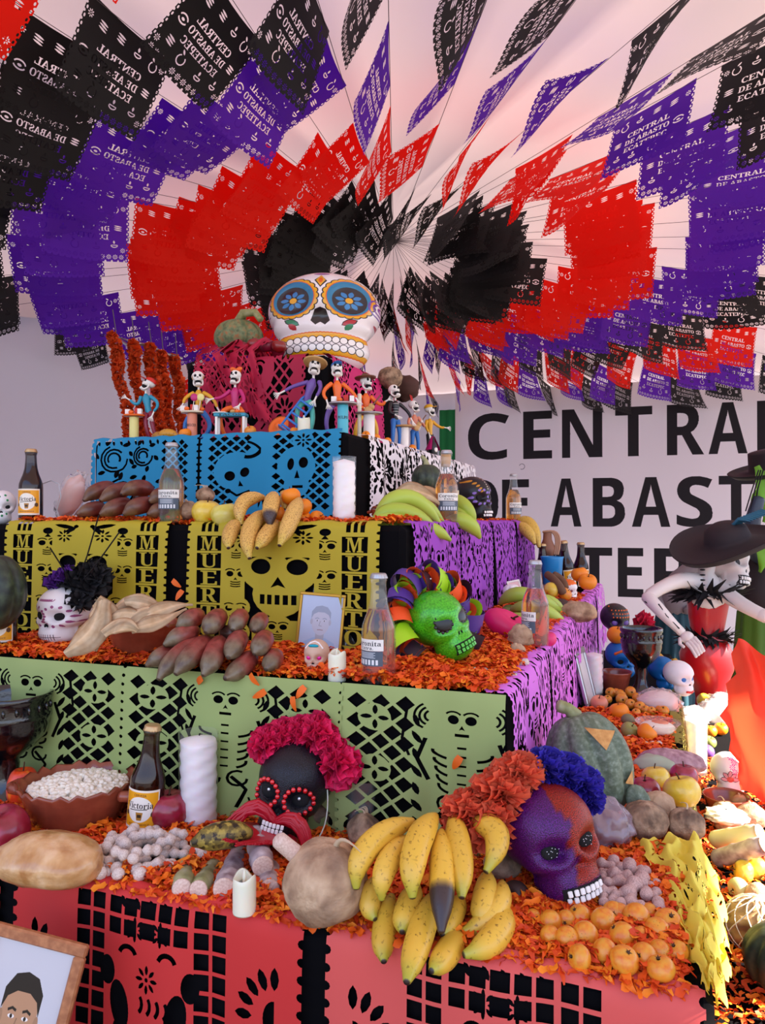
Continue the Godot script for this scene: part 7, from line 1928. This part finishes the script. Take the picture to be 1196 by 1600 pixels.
	for q in [[176, 530, 203, 690], [208, 540, 228, 690], [236, 545, 255, 690], [252, 560, 268, 690], [276, 570, 285, 690]]:
		var g := thing("marigold_garland", ["leftmost orange marigold garland hanging behind the altar", "second orange marigold garland from the left behind the altar", "middle orange marigold garland of the five behind the altar", "fourth orange marigold garland from the left behind the altar", "rightmost orange marigold garland next to the black altar block"][i], "garland", [Vector3(-2.8546, 2.5203, -3.5508), Vector3(-2.8176, 2.5002, -3.67), Vector3(-2.7901, 2.5042, -3.7858), Vector3(-2.78, 2.4768, -3.8954), Vector3(-2.7596, 2.4746, -4.0088)][i], 0, "")
		var dn: Vector3 = [Vector3(-2.7451, 1.899, -3.5895), Vector3(-2.7334, 1.9083, -3.6998), Vector3(-2.6971, 1.9176, -3.8187), Vector3(-2.7211, 1.9268, -3.9163), Vector3(-2.7105, 1.9361, -4.0262)][i] - g.position
		for k in 17:
			var fl := part("marigold", fm, M.marigold, g)
			fl.position = dn * (k / 16.0) + Vector3(sin(k * .8 + i) * .012, 0, 0)
			fl.rotation = Vector3(k, k * 2.0, i)
			fl.scale = Vector3.ONE * rf(1.0, 1.25)
		part("thread", MB.new().tube([Vector3(0, .15, 0), dn], .003, 5), M.string, g)
		i += 1

func build_figures() -> void:
	rng.seed = 606
	var skin := mat("e4dcd8", .5)
	var ink := mat("17131a", .6)
	# ---- tall skeleton lady in a red dress and a wide dark hat
	var D := 3.4
	var at := Vector3(0.2245, 0, -4.0348)
	at = Vector3(0.216, 0.9717, -3.6834)
	at.y = 0.0
	var c := thing("skeleton_lady", "skeleton lady in a red feather-trimmed dress and wide dark hat, hand on hip", "figure", at)
	var L := func(p: Vector3) -> Vector3: return p - at
	var fw := Vector3(-.334, 0, -.943)
	var dress := MB.new()
	# rings of the dress: [centre, half width]
	var rings := [[Vector3(0.2168, 1.1739, -3.6837), .080], [Vector3(0.214, 1.1401, -3.6827), .088], [Vector3(0.2111, 1.07, -3.6816), .078], [Vector3(0.2108, 0.9998, -3.6815), .066], [Vector3(0.2053, 0.9577, -3.6796), .092], [Vector3(0.2052, 0.91, -3.6795), .112], [Vector3(0.2102, 0.8455, -3.6813), .108], [Vector3(0.2205, 0.7754, -3.685), .070], [Vector3(0.2203, 0.7194, -3.6849), .058], [Vector3(0.2193, 0.4675, -3.6845), .070], [Vector3(0.2181, 0.16, -3.6841), .11], [Vector3(0.2118, -0.0911, -3.6819), .16]]
	dress.grid(28, 11, func(u, w):
		var q: Array = rings[roundi(w * 11)]
		var k: float = q[1] * (1.0 + (.05 * sin(u * TAU * 9.0) if w > .7 else 0.0))
		return L.call(q[0]) + Vector3(cos(u * TAU) * k, 0, sin(u * TAU) * k * .72), true)
	part("dress", dress, mat("b8121c", .35, {coat = .3}), c)
	var body := MB.new()
	# chest, shoulders, neck
	body.tube([L.call(Vector3(0.214, 1.1401, -3.6827)), L.call(Vector3(0.2116, 1.2104, -3.6818)), L.call(Vector3(0.206, 1.2673, -3.6692)), L.call(Vector3(0.2161, 1.3322, -3.6622))], [.080, .070, .034, .036], 14)
	body.tube(arc3(L.call(Vector3(0.1746, 1.2188, -3.6687)), L.call(Vector3(0.0882, 1.2348, -3.5745)), L.call(Vector3(-0.0263, 1.178, -3.4915)), 6), [.042, .040, .036, .033, .030, .028, .027], 10)
	body.tube(arc3(L.call(Vector3(-0.0366, 1.1725, -3.4878)), L.call(Vector3(0.0245, 1.1089, -3.4458)), L.call(Vector3(0.0999, 1.0287, -3.4725)), 6), [.028, .029, .028, .026, .023, .020, .019], 10)
	body.tube(arc3(L.call(Vector3(0.2435, 1.2132, -3.6931)), L.call(Vector3(0.3183, 1.1562, -3.6135)), L.call(Vector3(0.4082, 1.1085, -3.5393)), 6), [.042, .040, .036, .033, .030, .028, .027], 10)
	body.tube(arc3(L.call(Vector3(0.4082, 1.1085, -3.5393)), L.call(Vector3(0.4621, 1.0977, -3.5159)), L.call(Vector3(0.523, 1.1288, -3.5163)), 6), [.028, .027, .025, .023, .021, .020, .018], 10)
	part("body", body, skin, c)
	var hand := MB.new()
	for q in [[L.call(Vector3(0.105, 1.0233, -3.4743)), Vector3(.55, -.45, .5)], [L.call(Vector3(0.5279, 1.1314, -3.518)), Vector3(.9, .2, .1)]]:
		var d: Vector3 = (q[1] as Vector3).normalized()
		var s := d.cross(Vector3(0, .5, 1)).normalized()
		hand.ell(q[0] + d * .025, Vector3(.028, .026, .018), 10, 8)
		for i in 4:
			var b: Vector3 = q[0] + d * .045 + s * (i - 1.5) * .013
			hand.tube([b, b + d * (.034 - .004 * absf(i - 1.5)) + Vector3(0, -.004, 0), b + d * .055 + Vector3(0, -.022, -.004)], [.0085, .0078, .0065], 6)
		hand.tube([q[0] + s * .024 + d * .01, q[0] + s * .042 + d * .030, q[0] + s * .040 + d * .05], [.009, .008, .007], 6)
	part("hand", hand, skin, c)
	var lines := MB.new()
	lines.tube([L.call(Vector3(-0.0464, 1.1548, -3.4441)), L.call(Vector3(-0.021, 1.1386, -3.453)), L.call(Vector3(0.0044, 1.1521, -3.4621))], .003, 5)
	lines.tube([L.call(Vector3(0.0094, 1.1475, -3.4299)), L.call(Vector3(0.0393, 1.1013, -3.4245)), L.call(Vector3(0.0892, 1.0482, -3.4422))], .003, 5)
	lines.tube([L.call(Vector3(0.1356, 1.2589, -3.6018)), L.call(Vector3(0.1187, 1.2364, -3.5641)), L.call(Vector3(0.1138, 1.2136, -3.5729))], .003, 5)
	lines.tube([L.call(Vector3(0.2608, 1.2174, -3.6462)), L.call(Vector3(0.2443, 1.1962, -3.6297)), L.call(Vector3(0.2286, 1.1741, -3.6242))], .003, 5)
	for i in 6: lines.ell(L.call(Vector3(0.2008, 1.3118, -3.6196)) + Vector3(-.012, .015 - i * .022, 0), Vector3(.012, .004, .01), 8, 5)
	part("painted_joint_line", lines, ink, c)
	for q in [[Vector3(0.2115, 1.1795, -3.6818), .092, 50, 1.0], [Vector3(0.2081, 0.983, -3.6806), .074, 40, .7]]:
		var ft := MB.new()
		for i in q[2]:
			var a: float = i * TAU / q[2]
			var d := Vector3(cos(a), .0, sin(a) * .75)
			for j in 3:
				var p: Vector3 = L.call(q[0]) + d * q[1] + Vector3(0, (j - 1) * .012, 0)
				var tip: Vector3 = p + (d + Vector3(rf(-.5, .5), rf(-.7, .9), rf(-.5, .5))) * .075 * q[3]
				ft.grid(2, 3, func(u, w): return p.lerp(tip, w) + Vector3(-d.z, .3, d.x) * (u - .5) * .040 * (1.0 - w * .9))
		part("feather_trim", ft, mat("141218", .8, {two = 1}), c)
	# head turned right under the hat
	var hs := skull_mesh(1.0, 1.0)
	var hd := part("skull", hs, skin, c)
	hd.transform = Transform3D(rot(-8, 62, -16) * Basis.from_scale(Vector3(.20, .235, .22)), L.call(Vector3(0.2946, 1.1869, -3.69)))
	for s in [-1.0, 1.0]: part("eye_socket", MB.new().ell(sk_at(s * .155, .51, .0), Vector3(.10, .095, .03), 14, 8), ink, hd)
	part("nose", MB.new().ell(sk_at(0, .36, .0), Vector3(.05, .06, .03), 10, 8), ink, hd)
	for row in 2:
		for i in 9: part("tooth", MB.new().at(sk_at(-.16 + i * .04, .20 - row * .07, .012), rot(0, (-.16 + i * .04) * 200, 0)).box(Vector3.ZERO, Vector3(.036, .06, .03), .006), M.tooth, hd)
	part("gum", MB.new().grid(14, 4, func(u, w): return sk_at(lerpf(-.19, .19, u), .165 + lerpf(.09, -.09, w), .006)), ink, hd)
	var hat := MB.new()
	hat.lathe([Vector2(0, .085), Vector2(.05, .082), Vector2(.085, .06), Vector2(.096, .02), Vector2(.10, .0), Vector2(.17, -.012), Vector2(.225, -.004), Vector2(.240, .012), Vector2(.243, .008), Vector2(.225, -.016), Vector2(.16, -.024), Vector2(0, -.02)], 40, Vector3.ZERO, func(p, u, w): return Vector3(p.x, p.y + .02 * sin(u * TAU * 2.0) * (p.x * p.x + p.z * p.z) / .05, p.z))
	var ho := part("hat", hat, mat("2a2227", .75), c)
	ho.transform = Transform3D(rot(16, 0, 12), L.call(Vector3(0.2938, 1.4055, -3.6685)))
	var pl := MB.new()
	for i in 9:
		var p0 := Vector3(.03 + .012 * i, .075, .03 - .008 * i)
		pl.tube([p0, p0 + Vector3(.03, .03, .02), p0 + Vector3(.07, .015, .03)], [.008, .009, .003], 5)
	part("plume", pl, mat("2a6a86", .6), ho)
	# ---- second skeleton lady at the frame's edge
	var a2 := Vector3(0.5273, 0.894, -4.324)
	a2.y = 0.0
	var e := thing("skeleton_lady", "skeleton lady in black top, green skirt and black hat, cut by the right edge", "figure", a2)
	var L2 := func(p: Vector3) -> Vector3: return p - a2
	var r2 := [[Vector3(0.5296, 1.3774, -4.3248), .07], [Vector3(0.5229, 1.2484, -4.3225), .13], [Vector3(0.5162, 1.1194, -4.3201), .15], [Vector3(0.5097, 1.0389, -4.3178), .11]]
	part("top", MB.new().grid(24, 3, func(u, w):
		var q: Array = r2[roundi(w * 3)]
		return L2.call(q[0]) + Vector3(cos(u * TAU) * q[1], 0, sin(u * TAU) * q[1] * .7), true), mat("1b161c", .6), e)
	part("skirt", MB.new().grid(40, 8, func(u, w):
		var k: float = lerpf(.12, .21, w) * (1.0 + .06 * sin(u * TAU * 11.0))
		return L2.call(Vector3(0.5097, 1.0389, -4.3178)) + Vector3(cos(u * TAU) * k, -w * 1.1, sin(u * TAU) * k * .8), true), mat("4a7a1e", .6, {two = 1}), e)
	part("arm", MB.new().tube(arc3(L2.call(Vector3(0.5475, 1.3129, -4.3312)), L2.call(Vector3(0.439, 1.3821, -4.1336)), L2.call(Vector3(0.463, 1.598, -4.0891)), 6), [.05, .048, .045, .042, .04, .036, .03], 10), mat("2c3a50", .4), e)
	var h2 := part("skull", hs, skin, e)
	h2.transform = Transform3D(rot(0, 40, 0) * Basis.from_scale(Vector3(.21, .25, .23)), L2.call(Vector3(0.5729, 1.5387, -4.3402)))
	part("hat", MB.new().at(L2.call(Vector3(0.5407, 1.7571, -4.3076)), rot(12, 0, 10)).lathe([Vector2(0, .10), Vector2(.09, .09), Vector2(.10, .0), Vector2(.17, -.01), Vector2(.20, .006), Vector2(.17, -.02), Vector2(0, -.015)], 32), ink, e)
	for q in [[1184, 728, 1190, 775, 1187, 800], [1194, 740, 1200, 780, 1192, 815], [1188, 770, 1182, 785, 1178, 815], [1192, 850, 1196, 870, 1190, 892]]:
		var pp := []
		pp = [[Vector3(0.4678, 1.763, -4.1757), Vector3(0.4884, 1.6619, -4.1617), Vector3(0.4702, 1.5374, -4.1553)], [Vector3(0.4998, 1.7392, -4.2082), Vector3(0.5202, 1.6001, -4.1942), Vector3(0.4961, 1.4875, -4.1857)], [Vector3(0.4851, 1.6628, -4.1818), Vector3(0.4646, 1.5996, -4.1533), Vector3(0.4491, 1.5375, -4.169)], [Vector3(0.462, 1.3959, -4.0888), Vector3(0.4822, 1.3295, -4.0747), Vector3(0.4671, 1.249, -4.0906)]][[1184, 1194, 1188, 1192].find(q[0])]
		part("leaf", husk([L2.call(pp[0]), L2.call(pp[1]), L2.call(pp[2])], .055, 1), mat("6aa81e", .6, {two = 1, back = Color(.2, .3, .05)}), e)
	for i in 3: part("black_ribbon", MB.new().tube([L2.call(Vector3(0.4636, 1.736, -4.0893)) + Vector3(.01 * i, 0, 0), L2.call(Vector3(0.4343, 1.644, -4.0789)) + Vector3(.012 * i, 0, 0), L2.call(Vector3(0.405, 1.5429, -4.0685)) + Vector3(.02 * i, 0, 0)], .006, 5, null, .4), ink, e)
	# ---- third, behind the bent arm
	var a3 := Vector3(0.0734, 0.8785, -4.2694)
	a3.y = 0.0
	var g := thing("skeleton_lady", "figure in a grey blouse and dark teal pleated skirt behind the bent white arm", "figure", a3)
	var L3 := func(p: Vector3) -> Vector3: return p - a3
	part("skirt", MB.new().grid(60, 8, func(u, w):
		var k: float = lerpf(.085, .18, pow(w, .7)) * (1.0 + .06 * sin(u * TAU * 16.0))
		return L3.call(Vector3(0.0927, 1.0436, -4.2762)) + Vector3(cos(u * TAU) * k, -w * 1.0, sin(u * TAU) * k * .8), true), mat("0f4656", .6, {two = 1}), g)
	var b3 := MB.new()
	b3.tube([L3.call(Vector3(0.0926, 1.037, -4.2762)), L3.call(Vector3(0.0929, 1.1262, -4.2763)), L3.call(Vector3(0.1244, 1.1923, -4.2874)), L3.call(Vector3(0.2309, 1.3081, -4.3251))], [.085, .095, .06, .03], 14)
	b3.tube([L3.call(Vector3(0.0432, 1.1593, -4.2587)), L3.call(Vector3(0.0116, 1.0788, -4.2263)), L3.call(Vector3(0.0295, 1.0389, -4.1478))], [.03, .026, .02], 8)
	b3.tube([L3.call(Vector3(0.1492, 1.1593, -4.2962)), L3.call(Vector3(0.173, 1.0788, -4.2834)), L3.call(Vector3(0.145, 1.0389, -4.1887))], [.03, .026, .02], 8)
	part("blouse", b3, mat("8a8288", .7), g)
	var h3 := part("skull", hs, skin, g)
	h3.transform = Transform3D(rot(0, 30, 0) * Basis.from_scale(Vector3(.17, .2, .18)), L3.call(Vector3(0.249, 1.1692, -4.3316)))
	part("hair", MB.new().at(L3.call(Vector3(0.2531, 1.2515, -4.3967))).ell(Vector3.ZERO, Vector3(.075, .075, .08), 16, 12), ink, g)

func petal_bed(label: String, spots: Array, sd: int, clear := []) -> void:
	# loose marigold petals: [x0, x1, z0, z1, height, thickness, count]
	var r := RandomNumberGenerator.new()
	r.seed = sd
	if not cache.has("petal"):
		var m := MB.new()
		m.grid(2, 4, func(u, w): return Vector3((u - .5) * .0085 * (.3 + .9 * sin(w * 2.3)) + .003 * sin(w * 5.0), .0045 * sin(w * PI) + absf(u - .5) * .003 + .002 * sin(w * 9.0), (w - .5) * .023))
		cache.petal = m.done()
		cache.petal.surface_set_material(0, M.petal)
	var n := 0
	for s in spots: n += int(s[6] * 1.9)
	var mm := MultiMesh.new()
	mm.transform_format = MultiMesh.TRANSFORM_3D
	mm.use_colors = true
	mm.mesh = cache.petal
	mm.instance_count = n
	var i := 0
	var cols := [hexc("ee6208"), hexc("f4740a"), hexc("ea5608"), hexc("dc480a"), hexc("f88a18"), hexc("d24008")]
	var f := FastNoiseLite.new()
	f.seed = sd; f.frequency = 9.0
	for s in spots:
		for k in int(s[6] * 1.9):
			var p := Vector3(r.randf_range(s[0], s[1]), 0, r.randf_range(s[2], s[3]))
			for e in clear:
				if Vector2(p.x - e[0], p.z - e[1]).length() < e[2]: p = Vector3(s[0] + (p.x - s[0]) * .3, 0, s[3])
			var q := clampf(.55 + f.get_noise_2d(p.x, p.z), .15, 1.0)
			p.y = s[4] + .003 + s[5] * q * sqrt(r.randf())
			var b := Basis.from_euler(Vector3(r.randf_range(-.5, .5), r.randf_range(0, TAU), r.randf_range(-.6, .6))).scaled(Vector3.ONE * r.randf_range(.6, 1.15))
			mm.set_instance_transform(i, Transform3D(b, p))
			mm.set_instance_color(i, (cols[r.randi() % 6] as Color))
			i += 1
	var o := MultiMeshInstance3D.new()
	o.name = numbered("marigold_petals")
	o.multimesh = mm
	add_child(o)
	meta(o, label, "petals")
	o.set_meta("kind", "stuff")

func build_petals() -> void:
	petal_bed("loose orange marigold petals strewn over the red-papered front step", [[-1.15, .02, -1.20, -.945, T1, .022, 5200], [-.95, .03, -.96, -.925, T1 - .003, .010, 500], [-.20, .03, -1.25, -.96, T1, .022, 2200], [-.20, .035, -2.2, -1.2, T1, .018, 3000]], 5, [[-0.7784, -1.0164, .055], [-0.7337, -1.0203, .055], [-0.0417, -1.1771, .036]])
	petal_bed("loose orange marigold petals strewn over the green-papered second step", [[-1.4, -.24, -1.49, -1.225, T2, .018, 4200], [-.46, -.25, -1.6, -1.22, T2, .026, 1800], [-.47, -.245, -2.9, -1.5, T2, .014, 1800]], 6)
	petal_bed("loose orange marigold petals along the yellow-papered third step", [[-1.5, -.5, -1.82, -1.52, T3, .014, 2600], [-.73, -.5, -3.0, -1.52, T3, .010, 1200]], 7)
	petal_bed("loose orange marigold petals on the sunlit lowest step at right", [[.075, .33, -2.8, -.70, T0, .016, 1500]], 8)
	# stray petals caught on the papers
	var pm := MB.new()
	pm.grid(2, 4, func(u, w): return Vector3((u - .5) * .011 * (.3 + .9 * sin(w * 2.3)), (w - .5) * .026, .003 * sin(w * PI)))
	var mesh := pm.done()
	var pc := mat("ee6a10", .6, {two = 1})
	var k := 0
	for q in [Vector3(-0.7712, 1.2115, -1.197), Vector3(-0.6603, 1.2215, -1.197), Vector3(-0.6504, 1.1971, -1.195), Vector3(-0.5714, 1.2061, -1.196), Vector3(-0.5819, 1.1864, -1.193), Vector3(-0.2974, 1.1171, -1.19), Vector3(-1.0187, 1.3559, -1.487), Vector3(-1.0112, 1.3304, -1.486)]:
		var o := one("stray_petal", ["orange petal caught on the green paper below the dark red bananas, leftmost", "orange petal near the top of the green paper above the black skull", "orange petal lower on the green paper above the black skull's flowers", "orange petal on the green paper under the pink-eyed sugar skull", "orange petal lowest on the green paper right of the pink flowers", "tiny orange petal on the green paper above the big bananas", "orange petal on the black gap between the yellow papers, upper", "orange petal on the black gap between the yellow papers, lower"][k], "petal", mesh, pc, q)
		o.rotation = Vector3(rf(-.3, .3), rf(-.5, .5), rf(-1.2, 1.2))
		k += 1

# ---------------------------------------------------------------- cut-paper flags under the roof
func flag_mask() -> ImageTexture:
	var cu := Cut.new(640, 512, Color(1, 1, 1, 1), 1.25, 1.0)
	var o := Color(1, 1, 1, 0)
	# scalloped lower and side edges
	for i in 11:
		var y := .10 + i * .083
		for sx in [0.0, 1.25]: cu.ell(sx, y, .022, .016, o)
		for sx in [.028, 1.222]: cu.ell(sx, y + .04, .012, .018, o, 0, 10)
	for i in 13: cu.ell(.06 + i * .094, 1.0, .016, .028, o, 0, 10)
	for i in 12: cu.daisy(.107 + i * .094, .925, .041, o, 8)
	for y in [.16, .82]:
		cu.daisy(.09, y, .042, o, 8); cu.daisy(1.16, y, .042, o, 8)
	cu.text("CENTRAL", .625, .40, .115, o, "Droid Serif", true, 1.15)
	cu.text("DE ABASTO", .625, .53, .115, o, "Droid Serif", true, 1.0)
	cu.text("ECATEPEC", .625, .66, .115, o, "Droid Serif", true, 1.05)
	# fruit and bread outlines round the lettering
	for q in [[.22, .18], [.46, .16], [.72, .15], [.97, .18], [.17, .48], [1.08, .50], [.22, .74], [.48, .78], [.78, .78], [1.02, .74]]:
		var k: float = fmod(q[0] * 7.3 + q[1] * 3.1, 1.0)
		if k < .25:
			cu.arc(q[0], q[1], .055, -60, 230, .014, o); cu.leaf(Vector2(q[0], q[1] - .06), Vector2(q[0] + .05, q[1] - .10), .012, o)
		elif k < .5:
			cu.arc(q[0], q[1], .07, 200, 340, .016, o, 8, .05); cu.arc(q[0], q[1], .07, 20, 160, .016, o, 8, .04); cu.ell(q[0], q[1], .025, .014, o)
		elif k < .75:
			for a in 3: cu.leaf(Vector2(q[0] - .06, q[1] - .03 + a * .03), Vector2(q[0] + .06, q[1] - .045 + a * .03), .011, o)
		else:
			cu.arc(q[0], q[1], .05, 10, 170, .014, o, 8, .035); cu.line([Vector2(q[0] - .05, q[1]), Vector2(q[0] + .05, q[1])], .012, o); cu.leaf(Vector2(q[0], q[1] - .02), Vector2(q[0] + .01, q[1] - .07), .016, o)
	return cu.tex()

func build_flags() -> void:
	rng.seed = 77
	var tx := flag_mask()
	var mats := []
	for k in [["131116", Color(.04, .04, .05)], ["ff2c10", Color(1.0, .22, .10)], ["7228c8", Color(.58, .24, .86)]]:
		mats.append(mat(k[0], .75, {cut = tx, back = k[1]}))
	var hub := Vector3(-1.7624, 3.49, -5.2106)
	# six ways for a sheet to hang: x along the string, y down, blown a little out of plane
	var shapes := []
	for s in 6:
		var m := MB.new()
		var b1 := rf(-.05, .05); var b2 := rf(.02, .07); var ph := rf(0, 6.0); var sw := rf(.04, .16)
		m.grid(7, 6, func(u, w):
			var x: float = (u - .5) * .46
			var dz: float = sw * w * w * .30 + sin(u * 4.0 + ph) * b2 * .5 * w + b1 * w * (u - .5) * 2.0
			return Vector3(x * (1.0 - .06 * w), -w * .345 + dz * dz * .8 - sin(u * PI) * .012, dz))
		shapes.append(m.done())
	var names := ["black", "red", "purple"]
	var rings := ["innermost", "second", "third", "fourth", "fifth", "sixth", "outermost"]
	var hue := [0, 1, 2, 0, 1, 2, 0]
	var n := 54
	var cords := 0
	for k in n:
		var a := TAU * (k + .5 + rf(-.3, .3)) / n
		var d := Vector3(cos(a), 0, sin(a))
		# where this string meets the eave
		var reach := 9.0
		if d.x > .001: reach = minf(reach, 4.9 / d.x)
		if d.x < -.001: reach = minf(reach, 2.75 / -d.x)
		if d.z > .001: reach = minf(reach, 5.9 / d.z)
		if d.z < -.001: reach = minf(reach, 3.36 / -d.z)
		var near: float = clampf(.5 - .5 * (d.x * -.334 + d.z * -.943) * 1.15, 0.0, 1.0)
		var slope: float = lerpf(.15, .0, smoothstep(.0, .8, near)) + .11 * maxf(0.0, -(d.x * .943 - d.z * .334))
		var pts := []
		for j in 9:
			var r := reach * j / 8.0
			pts.append(hub + d * r + Vector3.DOWN * (slope * r + .03 * sin(j / 8.0 * PI)))
		# strings that end behind the camera show nothing past its head
		one("flag_string", "thin dark string running from the roof hub to the eave with paper flags", "string", MB.new().tube(pts, .0016, 4), M.string, Vector3.ZERO, 0, "strings of paper flags")
		for i in 7:
			# rings lie closer together on the far side of the hub
			var r: float = lerpf([.66, 1.10, 1.52, 1.94, 2.36, 2.78, 3.16][i], [.80, 1.54, 2.22, 2.80, 3.45, 4.1, 4.7][i], clampf(near * 2.0, 0.0, 1.0)) + rf(-.11, .11)
			if r + .15 > reach: break
			var small := 1.0
			if i >= 3 and d.x * .943 - d.z * .334 < -.15 and near < .5:
				if rng.randf() < .35: continue
				small = .68
			var at := hub + d * r + Vector3.DOWN * (slope * r + .02 + rf(0, .012))
			var cd := Vector2(at.x * cos(deg_to_rad(19.5)) - at.z * sin(deg_to_rad(19.5)), -at.x * sin(deg_to_rad(19.5)) - at.z * cos(deg_to_rad(19.5)))
			if cd.y < .9 or absf(cd.x) / cd.y > .66 or (at.y - 1.5) / cd.y > .92: continue
			var f := MeshInstance3D.new()
			f.name = numbered("paper_flag")
			f.mesh = shapes[rng.randi() % 6]
			f.set_surface_override_material(0, mats[hue[i]])
			var b := Basis(d, Vector3.UP, d.cross(Vector3.UP))
			# a draught from the open right side leans the near sheets to the left
			var lean: float = near * (.55 + .25 * clampf(-cd.x * 2.0, 0.0, 1.0)) * signf(b.z.dot(Vector3(.943, 0, -.334))) * absf(b.z.dot(Vector3(.943, 0, -.334)))
			f.transform = Transform3D(b.rotated(d, lean + rf(-.32, .32)) * Basis(Vector3.BACK, rf(-.05, .05) - atan(slope)).scaled(Vector3.ONE * small), at)
			add_child(f)
			# told apart by ring and by where the flag hangs round the hub as one sees it
			var away := Vector2(cd.x / cd.y - .014, (at.y - 1.62) / cd.y - .345)
			var side: String = ["right of", "upper right of", "above", "upper left of", "left of", "lower left of", "below", "lower right of"][posmod(roundi(away.angle() / (PI / 4)), 8)]
			meta(f, "%s pierced paper flag, %s ring of flags, %s the roof hub" % [names[hue[i]], rings[i], side], "paper flag", "%s paper flags of the %s ring %s the hub" % [names[hue[i]], rings[i], side])
